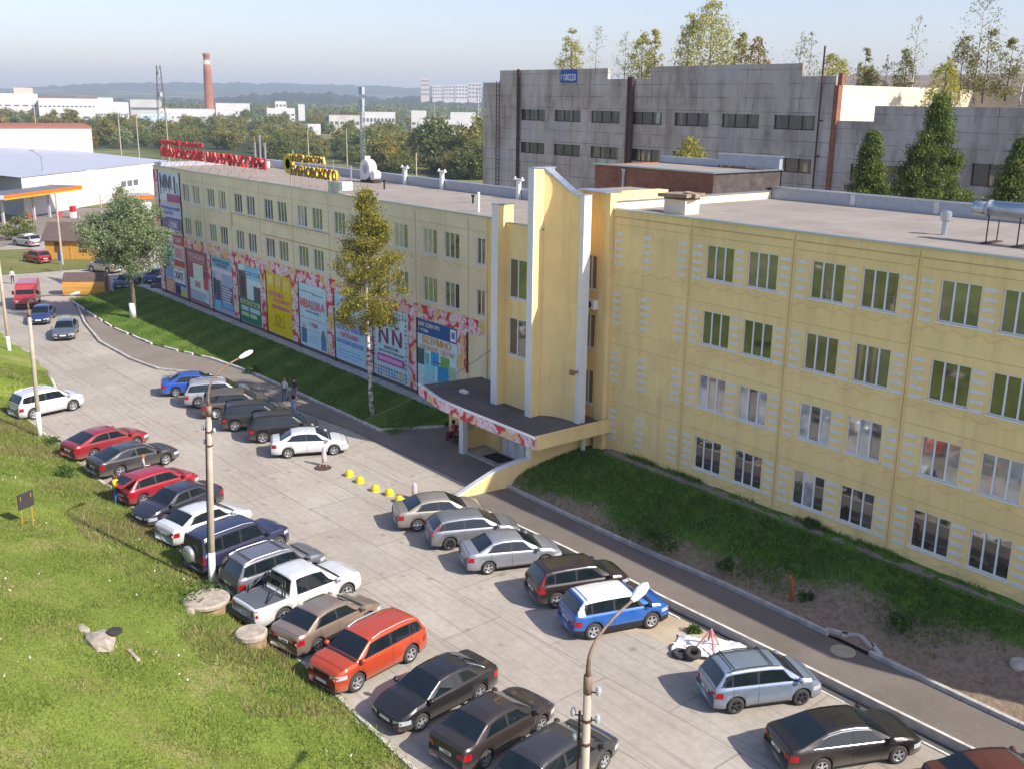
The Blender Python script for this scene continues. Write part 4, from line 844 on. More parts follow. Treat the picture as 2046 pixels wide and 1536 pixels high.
# ---------------------------------------------------------------- vehicles
def sm(a, b, x): t = np.clip((x - a) / (b - a), 0, 1); return t * t * (3 - 2 * t)
SPEC = {  # L W H wb front-overhang wheel-r : rear glass base/top offsets, roof front / screen base from the nose, deck z, cowl z, nose z
    'sedan': (4.50, 1.78, 1.46, 2.66, .88, .315, .56, 1.22, 1.86, 1.10, 1.06, .98, .70),
    'longsedan': (4.84, 1.82, 1.46, 2.76, .93, .33, .42, 1.38, 2.0, 1.18, 1.06, .98, .72),
    'hatch': (4.28, 1.80, 1.50, 2.61, .90, .32, .10, .62, 1.72, .98, 1.0, 1.0, .70),
    'wagon': (4.40, 1.80, 1.46, 2.64, .90, .32, .08, .52, 1.84, 1.08, 1.0, .99, .70),
    'suv': (4.45, 1.86, 1.68, 2.65, .88, .37, .08, .40, 1.66, .96, 1.10, 1.15, .95),
    'crossover': (4.25, 1.80, 1.65, 2.58, .84, .36, .06, .38, 1.56, .88, 1.09, 1.12, .91),
    'mini': (4.14, 1.75, 1.59, 2.50, .84, .32, .06, .40, 1.56, .86, 1.04, 1.06, .78),
    'boxsuv': (4.75, 1.87, 1.86, 2.78, .74, .39, .04, .14, 1.78, 1.24, 1.10, 1.16, 1.02),
    'pickup': (5.25, 1.94, 1.83, 3.09, .90, .39, 1.62, 1.84, 2.02, 1.22, 1.08, 1.16, 1.0),
}
def make_car(kind, color, label, x, y, head, name='parked_car', cat='car', glass=None, roofc=None, rails=None, dark_rim=False, clad=False, chrome_line=False, spare=False, openboot=False, contact=True, roofbars=False, tall=1., rowg=None, tailv=False, metal=.25, plates=True):
    L, W, H, wb, fo, r, a_, b_, c_, d_, zd, zc, zn = SPEC[kind]; H *= tall
    xf = wb / 2 + fo; xr = xf - L; hw = W / 2; xa0, xa1 = -wb / 2, wb / 2
    if kind == 'pickup':
        top = [(xr, .95), (xr + .03, zd), (xr + a_ - .06, zd), (xr + a_, zd + .02), (xr + b_, H - .06), (xr + b_ + .3, H)]
    elif kind in ('sedan', 'longsedan'):
        top = [(xr, .72), (xr + .03, .93), (xr + .1, zd - .03), (xr + a_ - .1, zd + .01), (xr + a_, zd + .03), (xr + b_, H - .06), (xr + b_ + .45, H)]
    else:
        top = [(xr, .72), (xr + .02, .9), (xr + a_, zd), (xr + b_, H - .09), (xr + b_ + .25, H - .03), (xr + b_ + .9, H)]
    top += [(xf - c_ - .45, H - .005), (xf - c_, H - .055), (xf - d_, zc), (xf - d_ + .35, zc - .035), (xf - .42, zn + .14), (xf - .12, zn + .03), (xf - .03, zn - .08), (xf, zn - .2)]
    tx, tz = np.array(top).T
    zbl = lambda x: np.interp(x, [xr, xf - d_], [zd - .04, zc - .1])
    sill = .24 if kind in ('boxsuv', 'pickup') else .2
    R = r + .055
    def plan(x):
        e = .55
        return hw * (1 - .20 * np.clip((x - (xf - e)) / e, 0, 1) ** 2.2 - .13 * np.clip(((xr + .45) - x) / .45, 0, 1) ** 2.2)
    def zbot(x):
        z = np.full_like(x, sill); z = z + .06 * sm(xf - .35, xf, x) + .08 * sm(xr + .4, xr, x)
        for xa in (xa0, xa1):
            d = np.abs(x - xa); z = np.where(d < R, np.maximum(z, r + np.sqrt(np.clip(R * R - d * d, 0, None))), z)
        return z
    def section(x):
        """half profile, 11 points"""
        x = np.asarray(x, float); w_ = plan(x); zt = np.interp(x, tx, tz); zb = zbot(x)
        zs = np.minimum(zbl(x), zt - .035); g = np.maximum(0, zt - zs - .04)
        wr = w_ * (.93 - (.20 if kind in ('sedan', 'longsedan', 'hatch', 'wagon') else .14) * np.clip(g / .5, 0, 1)); o = np.zeros_like(x)
        zm = np.maximum(.50, zb + .03); z4 = np.maximum(zs - .10, zm + .02); z2 = np.maximum(sill + .08, zb + .012); zs = np.maximum(zs, z4 + .02)
        ys = [o, w_ * .90, w_ * .97, w_, w_ * .985, w_ * .955, w_ * .925, wr + .0, wr * .93, wr * .6, o]
        zz = [zb + .02, zb, z2, zm, z4, zs, zs + np.minimum(.02, g * .2) + .008, zt - np.minimum(.075, g * .28) - .012, zt - .006, zt + .016, zt + .024]
        return np.stack([np.broadcast_to(q, x.shape) for q in ys], -1), np.stack(zz, -1)
    st = set(np.round(np.arange(xr, xf, .07), 3)) | set(np.round(tx, 3)) | {xr + .005, xr + .05, xf - .01, xf - .06}
    for xa in (xa0, xa1):
        for t in np.linspace(0, math.pi, 13): st.add(round(xa + R * math.cos(t), 3))
        st |= {xa - R - .004, xa + R + .004}
    xs = np.array(sorted(q for q in st if xr <= q <= xf)); ys, zz = section(xs)
    full = np.concatenate([np.stack([np.repeat(xs[:, None], 11, 1), -ys, zz], -1)[:, ::-1], np.stack([np.repeat(xs[:, None], 9, 1), ys[:, 1:10], zz[:, 1:10]], -1)[:, ::-1][:, ::-1]], 1)
    # order: right side top->bottom (11 pts) then left bottom->top (pts 1..9)
    n = full.shape[0]; m = 20; V = full.reshape(-1, 3); F = []; MI = []
    cl = 2 if clad else 1
    for i in range(n - 1):
        for j in range(m):
            j2 = (j + 1) % m; F.append((i * m + j, i * m + j2, (i + 1) * m + j2, (i + 1) * m + j))
            k = min(j, 20 - j) if j <= 10 else 20 - j
            low = j in (8, 9, 10, 11) or (clad and j in (7, 12))
            MI.append(1 if low else 0)
    mb = MB(); mb.v = [tuple(v) for v in V]; mb.f = F; mb.mi = MI
    mb.f.append(tuple(range(m))); mb.mi.append(0); mb.f.append(tuple((n - 1) * m + j for j in range(m))[::-1]); mb.mi.append(0)
    def surf(x, k, side, off=.007):
        """points on the skin at station x and section parameter k, lifted off it"""
        def base(x, k):
            yy, z_ = section(x); i = np.clip(np.floor(k).astype(int), 0, 9); f = k - i; ii = np.arange(len(x))
            return np.stack([x, yy[ii, i] * (1 - f) + yy[ii, i + 1] * f, z_[ii, i] * (1 - f) + z_[ii, i + 1] * f], -1)
        p = base(x, k); e = 1e-3; du = base(x + .02, k) - base(x - .02, k); dv = base(x, np.minimum(k + .02, 9.999)) - base(x, k - .02)
        nn = np.cross(du, dv); nn /= np.maximum(np.linalg.norm(nn, axis=1), 1e-9)[:, None]; nn *= np.where((nn[:, 1] + nn[:, 2] * .2) < 0, -1, 1)[:, None]
        p = p + nn * off; p[:, 1] *= side; return p
    def patch(mb, x0, x1, k0, k1, side, off=.007, nx=10, nk=4, mi=0, x0b=None, x1b=None):
        """x0b/x1b: end positions on the upper edge (slanted ends)"""
        u, v = np.meshgrid(np.linspace(0, 1, nx), np.linspace(0, 1, nk), indexing='ij')
        xa = x0 + ((x0 if x0b is None else x0b) - x0) * v; xb = x1 + ((x1 if x1b is None else x1b) - x1) * v
        X_ = (xa + (xb - xa) * u); K_ = k0 + (k1 - k0) * v
        P = surf(X_.ravel(), K_.ravel(), side, off).reshape(nx, nk, 3); mb.grid(P, mi)
    def across(mb, x0, x1, kk=8.0, off=.007, nx=8, mi=0):
        """patch over the top from side to side"""
        ks = np.concatenate([np.linspace(kk, 9.99, 6), np.linspace(9.99, kk, 6)[1:]]); sd = np.array([-1] * 6 + [1] * 5)
        X_, J = np.meshgrid(np.linspace(x0, x1, nx), np.arange(11), indexing='ij'); P = np.empty((nx, 11, 3))
        for j in range(11):
            yy, z_ = section(X_[:, j]); i = int(ks[j]); f = ks[j] - i
            P[:, j] = np.stack([X_[:, j], sd[j] * (yy[:, i] * (1 - f) + yy[:, i + 1] * f), z_[:, i] * (1 - f) + z_[:, i + 1] * f], -1)
        du = np.gradient(P, axis=0); dv = np.gradient(P, axis=1); nn = np.cross(du, dv); nn /= np.maximum(np.linalg.norm(nn, axis=2), 1e-9)[..., None]; nn *= np.where(nn[..., 2] < 0, -1, 1)[..., None]
        mb.grid(P + nn * off, mi)
    # door gaps, roof of another colour
    xb = (xr + b_ + xf - c_) / 2 + .12
    if kind in ('hatch', 'mini', 'crossover', 'suv', 'wagon', 'boxsuv'): xb = xf - c_ - .95
    if kind == 'pickup': xb = xf - c_ - .75
    xfd = xf - d_ + .02; xrd = xb - .95 if kind != 'pickup' else xr + b_ + .08
    sfx = xf - d_ - .16
    for s in (-1, 1):
        for q in (xfd, xb, xrd): patch(mb, q - .007, q + .007, 2.3, 5.0, s, .004, 2, 5, 1)
        patch(mb, xrd, xfd, 4.62, 4.7, s, .006, 12, 2, 0)
        for q in (xb - .2, xfd - .95 if kind != 'pickup' else xb + .75): patch(mb, q, q + .17, 4.25, 4.5, s, .03, 3, 2, 3 if chrome_line else 0)
        if kind in ('sedan', 'longsedan'): patch(mb, xr + a_ + .3, sfx, 6.02, 6.985, s, .0035, 14, 3, 1, xr + b_ + .0, xf - c_ - .0)
        elif kind == 'pickup': patch(mb, xr + b_ + .12, sfx, 6.02, 6.985, s, .0035, 14, 3, 1, xr + b_ + .15, xf - c_)
        else: patch(mb, xr + a_ + .1, sfx, 6.05, 6.975, s, .0035, 14, 3, 1, xr + b_ + .02, xf - c_)
        patch(mb, xf - d_ + .08, xf - .34, 7.55, 7.61, s, .004, 10, 2, 1); patch(mb, xr + .16, xf - .16, 2.02, 2.1, s, .004, 14, 2, 1)
    across(mb, xf - d_ - .04, xf - c_ + .05, 7.75, .0032, 9, 1); across(mb, xf - d_ - .02, xf - d_ + .10, 7.9, .004, 3, 1); across(mb, xf - .345, xf - .33, 7.6, .004, 2, 1)
    if kind != 'pickup': across(mb, xr + a_ - .02, xr + b_ + .04, 7.8, .0032, 9, 1)
    if kind in ('sedan', 'longsedan'): across(mb, xr + .125, xr + .14, 7.2, .004, 2, 1)
    paint = m_paint('car_paint_' + color, srgb(color), metal)
    mats = [paint, MT['black'], MT['black'], MT['chrome']]
    if roofc:
        mats[2] = m_paint('car_roof_' + roofc, srgb(roofc), .1); across(mb, xr + b_ - .05, xf - c_ + .03, 7.6, .006, 14, 2)
        for s in (-1, 1): patch(mb, xr + b_ - .1, xf - c_ + .03, 6.98, 8.2, s, .0055, 14, 6, 2); patch(mb, xr + a_ + .12, xr + b_ + .1, 5.6, 7.6, s, .006, 5, 4, 2)
    # bumper intake and sills in black
    if kind == 'pickup':
        pass
    ca = np.cos(R_(head)); sa = np.sin(R_(head))
    px, py = x, y
    if contact:   # x, y = rear tyre contact on the side seen by the camera
        side = -1 if head > 0 else 1; lx, ly = xa0, side * (hw - .06); px, py = x - (ca * lx - sa * ly), y - (sa * lx + ca * ly)
    t = thing(name, label, cat, (px, py, .004), R_(head), rowg)
    body = mb.build('body', mats, t, True)
    # glass
    gm = glass or CARGLASS; g = MB(); across(g, xf - d_ - .07, xf - c_ - .0, 8.0, .006, 9); g.build('windscreen', gm, t, True)
    g = MB(); across(g, xr + a_ + .03, xr + b_ - .02, 8.0, .006, 9); g.build('rear_window', gm, t, True)
    sr0 = xr + a_ + .30 if kind in ('sedan', 'longsedan') else xr + a_ + .16; srt = xr + b_ - .05 if kind in ('sedan', 'longsedan') else xr + b_ + .06
    if kind == 'pickup': sr0, srt = xr + b_ + .17, xr + b_ + .2
    sf0, sft = xf - d_ - .25, xf - c_ - .02
    for s in (-1, 1):
        g = MB(); patch(g, xb + .05, sf0, 6.1, 6.93, s, .006, 8, 4, 0, xb + .05, sft); g.build('front_window', gm, t, True)
        xq = xrd + .02 if kind != 'pickup' else sr0
        g = MB()
        if kind == 'pickup': patch(g, sr0, xb - .05, 6.1, 6.93, s, .006, 8, 4, 0, srt, xb - .05)
        elif kind in ('sedan', 'longsedan'): patch(g, sr0 + .12, xb - .05, 6.1, 6.93, s, .006, 10, 4, 0, srt + .2, xb - .05)
        else: patch(g, xq, xb - .05, 6.1, 6.93, s, .006, 8, 4)
        g.build('rear_door_window', gm, t, True)
        if kind not in ('pickup', 'sedan', 'longsedan') and xq - .1 > sr0 + .12:
            g = MB(); patch(g, sr0, xq - .07, 6.15, 6.9, s, .006, 6, 4, 0, srt, xq - .07); g.build('quarter_window', gm, t, True)
        if chrome_line: g = MB(); patch(g, sr0 + .1, sf0, 5.55, 5.95, s, .022, 26, 2); patch(g, sr0 + .45, sf0 - .5, 6.95, 7.02, s, .02, 26, 2); g.build('window_trim', MT['lampw'], t, True)
    # lights, plates, grille
    zl = (zn - .22, zn - .04)
    def band(mb, x0, x1, za, zb_, s, off=.008, nx=5, mi=0):
        X_ = np.linspace(x0, x1, nx); yy, z_ = section(X_); P = np.empty((nx, 2, 3))
        for j, zq in enumerate((za, zb_)):
            for i in range(nx): P[i, j] = (X_[i], s * (np.interp(zq, z_[i, 2:8], yy[i, 2:8]) + off), zq)
        mb.grid(P, mi)
    for s in (-1, 1):
        g = MB(); band(g, xf - .42, xf - .03, zl[0], zl[1] - .02, s, .008, 6); ye = section(np.array([xf - .03]))[0][0, 4] + .008
        g.quad((xf - .03, s * ye, zl[0]), (xf + .008, s * (ye - .30), zl[0] + .02), (xf + .008, s * (ye - .28), zl[1] - .04), (xf - .03, s * ye, zl[1] - .02)); g.build('headlight', MT['lampw'], t, True)
        g = MB(); z0, z1 = (.66, .88) if kind not in ('boxsuv', 'pickup') else (.72, 1.02)
        if tailv: z0, z1 = .75, 1.0
        band(g, xr + .02, xr + (.30 if kind in ('sedan', 'longsedan', 'hatch', 'suv', 'crossover', 'mini') else .12), z0, z1, s, .008, 5); ye = section(np.array([xr + .02]))[0][0, 4] + .006
        g.quad((xr + .02, s * ye, z0), (xr - .012, s * (ye - .26), z0 + .02), (xr - .012, s * (ye - .24), z1 - .02), (xr + .02, s * ye, z1))
        if tailv: patch(g, xr + .03, xr + .16, 5.2, 7.6, s, .012, 3, 8, 0, xr + b_ - .12, xr + b_ + .0)
        g.build('taillight', MT['lampr'], t, True)
        g = MB(); q = xf - d_ - .12; mz = zbl(np.array(q)) + .12; g.lathe([(.02, -.1), (.09, -.07), (.1, .0), (.085, .07), (.02, .09)], (q - .02, s * (hw + .07), float(mz)), 'y', 10); g.box(q - .05, q + .02, min(s * (hw - .06), s * (hw + .04)), max(s * (hw - .06), s * (hw + .04)), float(mz) - .06, float(mz) - .02)
        g.build('mirror', paint if not clad else MT['black'], t, True)
    g = MB(); yb = hw * .46
    for i in range(3): g.box(xf - .05, xf + .012, -yb, yb, zn - .26 + i * .065, zn - .215 + i * .065)
    g.box(xf - .06, xf + .004, -yb * 1.15, yb * 1.15, .30, .44); g.build('grille', MT['black'], t)
    if plates:
        g = MB(); g.box(xr - .02, xr - .003, -.26, .26, zd - .42, zd - .31); g.box(xr - .0215, xr - .02, -.22, .08, zd - .395, zd - .335, 1); g.build('number_plate', [MT['plate'], cm('6E6E72')], t)
        g = MB(); g.box(xf + .012, xf + .026, -.26, .26, .46, .57); g.build('number_plate', MT['plate'], t)
    # wheels
    rim = MT['steelrim'] if dark_rim else MT['alloy']
    for xa in (xa0, xa1):
        for s in (-1, 1):
            yo = s * (hw - .02); yi = s * (hw - .23)
            g = MB(); g.lathe([(r * .62, 0), (r * .66, s * .012), (r * .94, s * .0), (r, -s * .03), (r, -s * .18), (r * .94, -s * .21), (r * .5, -s * .21)], (xa, yo, r), 'y', 22, 0, False); wl = g.build('wheel', MT['rubber'], t, True)
            g = MB(); g.lathe([(.0001, s * .004), (r * .14, s * .006), (r * .16, -s * .01)], (xa, yo, r), 'y', 12); g.lathe([(r * .57, s * .004), (r * .65, s * .008), (r * .66, -s * .03), (r * .57, -s * .05)], (xa, yo, r), 'y', 22, 0, False)
            for q in range(5):
                a = 2 * math.pi * q / 5 + .3; u = Vector((math.cos(a), 0, math.sin(a))); v = Vector((-u.z, 0, u.x)); g.obox(Vector((xa, yo - s * .008, r)) + u * r * .36, u * r * .25, Vector((0, .008, 0)), v * r * .10)
            g.lathe([(r * .63, -s * .05), (.0001, -s * .052)], (xa, yo, r), 'y', 16, 1, False); g.build('rim', [rim, MT['black']], wl)
    zr = H
    if rails:
        for s in (-1, 1):
            xx = np.linspace(xr + b_ + .1, xf - c_ - .15, 6); yy, z_ = section(xx); g = MB(); pts = [(xx[i], s * yy[i, 8] * .97, z_[i, 8] + (.05 if 0 < i < 5 else .0)) for i in range(6)]; g.tube(pts, .022, 6); g.build('roof_rail', MT['alloy'] if rails == 'alloy' else MT['black'], t)
    if roofbars:
        for q in (xr + b_ + .35, xf - c_ - .4): g = MB(); g.tube([(q, -hw * .72, zr - .05), (q, -hw * .7, zr + .06), (q, hw * .7, zr + .06), (q, hw * .72, zr - .05)], .022, 6); g.build('roof_bar', MT['black'], t)
    if spare:
        g = MB(); g.lathe([(.0001, -.2), (r * .8, -.2), (r * .98, -.14), (r * 1.0, -.03), (r * .9, 0)], (xr - .0, .12, 1.0), 'x', 22); g.build('spare_wheel', MT['alloy'], t, True)
    if kind == 'pickup':
        g = MB(); across(g, xr + .1, xr + a_ - .12, 8.05, .012, 6); g.build('bed_cover', cm('5A5C62', .5), t)
        g = MB(); q = xr + a_ - .25; yy = hw * .72
        for dx in (0, .12): g.tube([(q + dx, -yy, zd), (q + dx + .1, -yy * .88, H - .12), (q + dx + .1, yy * .88, H - .12), (q + dx, yy, zd)], .035, 8)
        for s in (-1, 1): g.tube([(q + .1, s * yy * .9, H - .14), (q - .75, s * yy, zd + .05)], .03, 8)
        g.build('roll_bar', MT['steelrim'], t, True)
        g = MB(); g.box(xr - .12, xr + .02, -hw * .9, hw * .9, .42, .58); g.build('rear_bumper', MT['steelrim'], t)
    if openboot:
        g = MB(); q = xr + b_ + .02; A = Vector((q, 0, H - .02)); u = Vector((-.93, 0, -.30)); nrm = Vector((-.3, 0, .95))
        g.obox(A + u * .5, u * .5, (0, hw * .7, 0), nrm * .03, 0); g.obox(A + u * .45 + nrm * .035, u * .3, (0, hw * .58, 0), nrm * .008, 1); g.build('open_tailgate', [paint, CARGLASS], t)
        g = MB(); g.quad((xr + .1, -hw * .66, .72), (xr + .1, hw * .66, .72), (xr + b_ - .06, hw * .6, H - .16), (xr + b_ - .06, -hw * .6, H - .16)); o = g.build('boot_opening', MT['black'], t)
    return t
ROW1 = 'cars parked along the grass bank'; ROW2 = 'cars parked along the path side of the lot'
make_car('suv', 'D8DADC', 'white crossover standing alone with its tail on the grass edge', -35.75, -22.35, 101, rails='alloy', rowg=ROW1)
make_car('longsedan', '98202C', 'dusty dark red sedan parked beside the dark grey saloon', -25.55, -21.65, 104, rowg=ROW1)
make_car('longsedan', '33343A', 'dusty dark grey saloon between the two red cars', -21.8, -21.4, 99, rowg=ROW1)
make_car('hatch', 'A8182C', 'red hatchback with its tailgate open', -16.85, -21.85, 103, openboot=True, rowg=ROW1)
make_car('sedan', '23273A', 'navy sedan with its nose to the grass beside the open red hatchback', -14.3, -19.35, -75, rowg=ROW1)
make_car('sedan', 'E2E2E0', 'white sedan with dark rear window in front of the middle lamp post', -10.6, -21.75, 102, rowg=ROW1)
make_car('boxsuv', '20284E', 'dark blue off roader with a spare wheel on its rear door', -6.95, -21.55, 102, spare=True, rails='alloy', rowg=ROW1)
make_car('suv', '6C6E78', 'grey estate like off roader with two black roof bars beside the pickup', -3.75, -21.6, 96, rails='alloy', roofbars=True, rowg=ROW1, tall=1.02)
make_car('pickup', 'E4E4E2', 'white double cab pickup with black roll bar and bed cover', -1.0, -21.8, 97, 'parked_pickup', 'pickup', rowg=ROW1)
make_car('sedan', '9A8878', 'beige sedan parked between the white pickup and the orange crossover', 1.75, -21.75, 104, rowg=ROW1, metal=.5)
make_car('suv', 'C2441C', 'bright orange crossover with its nose to the grass', 4.45, -19.3, -79, rails='alloy', rowg=ROW1)
make_car('sedan', '16161E', 'black sedan with its nose to the grass beside the orange crossover', 8.05, -18.75, -84, rowg=ROW1)
make_car('sedan', '2E2626', 'very dark brown sedan with its tail to the grass, second nearest in the row', 11.25, -20.9, 99, rowg=ROW1)
make_car('hatch', '34343A', 'dark grey car half hidden by the nearest lamp post', 13.95, -20.55, 98, rowg=ROW1)
make_car('sedan', '1450B0', 'bright blue sedan, the farthest in the row by the walk', -35.5, -13.0, 70, rowg=ROW2)
make_car('suv', 'A4A6AC', 'silver crossover beside the bright blue sedan', -31.9, -12.8, 68, rails='alloy', rowg=ROW2)
make_car('suv', '5A5048', 'brownish grey crossover beside the silver crossover', -28.85, -12.85, 68, rowg=ROW2)
make_car('crossover', '1A1C22', 'black compact crossover, farther of two black ones', -25.65, -12.95, 67, rowg=ROW2)
make_car('crossover', '15161A', 'black compact crossover right beside the white sedan', -22.5, -12.55, 67, rowg=ROW2)
make_car('sedan', 'E6E8EA', 'clean white sedan standing at the edge of the forecourt shade', -19.1, -12.55, 66, rowg=ROW2)
make_car('sedan', '9C968C', 'pale beige grey sedan nearest the entrance wing wall', -5.65, -12.35, 69, rowg=ROW2, metal=.4)
make_car('wagon', '8A8E94', 'grey estate car with dark wheels and tall red tail lamps', -2.9, -12.35, 69, dark_rim=True, tailv=True, rowg=ROW2, metal=.5)
make_car('sedan', 'A2A6B0', 'silver sedan with boot spoiler and light wheels', .25, -12.45, 69, rowg=ROW2, metal=.5)
make_car('crossover', '241C1C', 'black hatchback with tall red tail lamps beside the blue car', 4.5, -12.1, 72, tailv=True, rowg=ROW2)
make_car('crossover', '0E5FB4', 'bright blue crossover with a white roof', 7.35, -12.65, 73, roofc='E8E8E6', clad=True, rowg=ROW2)
make_car('mini', '8C9CB0', 'pale blue silver hatchback with two roof bars', 14.1, -12.2, 65, dark_rim=True, roofbars=True, rails='black', rowg=ROW2, metal=.5)
make_car('longsedan', '120E10', 'glossy black saloon with chrome window trim, nearest by the path', 18.0, -12.75, 66, chrome_line=True, rowg=ROW2)
make_car('sedan', '5A2622', 'dark red brown car cut off at the corner nearest the path', 22.15, -10.9, 62, rowg=ROW2)
make_car('sedan', '5C6676', 'grey blue sedan driving up the road beside the walk', -59.6, -13.6, -22, 'moving_car', contact=False)
make_car('sedan', '243A72', 'blue sedan on the road in front of the red van', -67.4, -13.5, -24, 'moving_car', contact=False)
make_car('mini', 'B01430', 'red hatchback parked on the grass by the wooden pavilion', -104.5, -4.4, 195, 'parked_car', contact=False)
make_car('suv', 'B8BABE', 'silver off roader at the far left by the bush', -121, -1.5, 200, contact=False)
make_car('suv', 'A8A090', 'pale beige off roader parked behind the timber kiosk', -92.5, .2, 205, contact=False)
make_car('sedan', '16383E', 'dark green sedan beside the timber kiosk', -80.6, -1.2, -40, contact=False)
make_car('sedan', '1C3A60', 'dark blue sedan behind the willow trunk', -82.5, 2.6, -35, contact=False)
make_car('hatch', '4A1018', 'dark maroon car at the corner of the beige wing', -76.6, 1.4, -38, contact=False)
# red delivery van: one box body with a sloping bonnet
t = thing('red_van', 'red panel van with a high roof on the road', 'van', (-76.0, -12.6, .004), R_(-20))
prof = [(-2.6, .45), (-2.62, 2.25), (-2.4, 2.38), (.9, 2.38), (1.25, 2.25), (1.75, 1.35), (2.45, 1.1), (2.6, .9), (2.6, .35)]
mb = MB(); w0 = .98
ins = [w0, w0 * .92, w0 * .86, w0 * .86, w0 * .88, w0 * .95, w0 * .9, w0 * .86, w0 * .9]
for s in (-1, 1):
    pts = [(x, s * w0 * (.98 if i in (0, 8) else 1) * (1 if z < 1.4 else ins[i] / w0 * 1.04), z) for i, (x, z) in enumerate(prof)]; mb.poly(pts)
P = np.array([[(x, s * (w0 * (.98 if i in (0, 8) else 1) * (1 if z < 1.4 else ins[i] / w0 * 1.04)), z) for s in (-1, -.4, .4, 1)] for i, (x, z) in enumerate(prof)]); mb.grid(P)
mb.build('body', m_paint('van_red', srgb('A82A34'), .0, .4), t)
g = MB(); g.quad((1.30, -.76, 2.13), (1.30, .76, 2.13), (1.735, .84, 1.42), (1.735, -.84, 1.42)); g.build('windscreen', CARGLASS, t)
for s in (-1, 1):
    g = MB(); g.quad((.35, s * .985, 1.42), (1.5, s * .985, 1.42), (1.15, s * .90, 2.05), (.35, s * .90, 2.05)); g.build('side_window', CARGLASS, t)
    g = MB(); g.box(2.5, 2.63, min(s * .55, s * .82), max(s * .55, s * .82), .78, .96); g.build('headlight', MT['lampw'], t)
    g = MB(); g.box(1.45, 1.6, min(s * 1.0, s * 1.2), max(s * 1.0, s * 1.2), 1.4, 1.75); g.build('mirror', MT['black'], t)
    for xa in (-1.5, 1.7): g = MB(); g.lathe([(.0001, s * .01), (.2, s * .012), (.34, 0), (.34, -s * .2)], (xa, s * .97, .34), 'y', 18); g.build('wheel', MT['rubber'], t)
g = MB(); g.box(2.55, 2.64, -.9, .9, .4, .62); g.build('bumper', MT['black'], t)
# ---------------------------------------------------------------- street furniture and small things
def lamp_post(label, x, y, z0, zc, arm=None, white=1.7, tilt=(0, 0), junk=False, name='lamp_post', r=.128):
    t = thing(name, label, 'lamp post', (x, y, z0)); tx_, ty_ = tilt
    def ax(z): return Vector((tx_ * z, ty_ * z, z))
    mb = MB(); mb.tube([ax(-.3), ax(zc * .5), ax(zc)], [r * 1.15, r, r * .82], 12); mb.build('shaft', MT['pole'], t, True)
    if white: mb = MB(); mb.tube([ax(-.2), ax(white)], [r * 1.2, r * 1.14], 12); mb.build('whitewashed_base', MT['whitewash'], t, True)
    if arm:
        ar = Vector(arm); A = ax(zc); mb = MB(); mb.tube([ax(zc - .4), A + Vector((0, 0, .04))], r * .92, 10); mb.tube([A] + [(A + Vector((0, 0, .35))) * (1 - q) ** 2 + (A + Vector((0, 0, max(1.0, ar.z * .8)))) * 2 * q * (1 - q) + (A + ar) * q * q for q in np.linspace(0, 1, 9)], [r * .62, r * .45, .045, .042, .04, .038, .035, .035, .035, .035], 8); mb.build('arm', MT['armr'], t, True)
        u = Vector((ar.x, ar.y, .28 * math.hypot(ar.x, ar.y))).normalized(); v = Vector((-u.y, u.x, 0)).normalized(); w_ = u.cross(v); B = A + ar
        mb = MB(); k = []
        for q, (wd, hh) in zip((0, .12, .4, .62, .72), ((.05, .05), (.1, .08), (.15, .1), (.12, .08), (.03, .03))):
            k.append([B + u * q + v * wd * math.cos(a) + w_ * hh * math.sin(a) for a in np.linspace(0, 6.283, 13)])
        mb.grid(np.array([[tuple(p) for p in rr] for rr in k])); mb.build('lamp_head', MT['white'], t, True)
    if junk:
        for i, (dz, sx) in enumerate(((zc - .35, .3), (zc - 1.0, -.38), (zc - 1.05, .3), (zc - 1.6, -.3))):
            mb = MB(); mb.tube([ax(dz), ax(dz) + Vector((sx * .7, sx * .45, 0))], .018, 5); mb.lathe([(.05, -.12), (.07, -.02), (.04, .08)], tuple(ax(dz) + Vector((sx * .7, sx * .45, .08))), seg=8, mi=1); mb.build('insulator', [MT['rust'], MT['lampw']], t)
        mb = MB(); mb.tube([ax(zc - 1.1), ax(zc - 1.1) + Vector((0, 0, .06))], r * 1.15, 12); mb.tube([ax(zc - 1.7), ax(zc - 1.7) + Vector((0, 0, .06))], r * 1.18, 12); mb.tube([ax(.2) + Vector((-.17, -.1, 0)), ax(zc - .9) + Vector((-.15, -.08, 0))], .03, 6); mb.build('bracket', MT['rust'], t)
    return t
b = at(424, 1172, .05); tp = at(417, 812, 8.2)
lamp_post('middle lamp post by the white sedan, rusty arm over the lot and whitewashed foot', b.x, b.y, .0, 8.2, arm=tuple(aty(478, 716, tp.y + 1.6) - tp), tilt=((tp.x - b.x) / 8.2, (tp.y - b.y) / 8.2), junk=True)
b = at(80, 872, .05); tp = at(59, 640, 7.4)
lamp_post('lamp post with whitewashed foot beside the lone white crossover', b.x, b.y, .0, 8.0, arm=(1.9, 1.9, 1.0), tilt=((tp.x - b.x) / 7.4, (tp.y - b.y) / 7.4))
b = at(20, 712, .05)
lamp_post('lamp post at the left edge of the view on the grass corner', b.x, b.y, .0, 8.6, arm=(1.2, 1.8, 1.1), tilt=(.0, .0))
tp = at(1175, 1352, 8.1)
lamp_post('nearest lamp post with insulators and curved arm reaching over the lot', tp.x, tp.y, -.1, 8.2, arm=tuple(aty(1262, 1200, tp.y + 1.7) - tp), white=0, junk=True, r=.112)
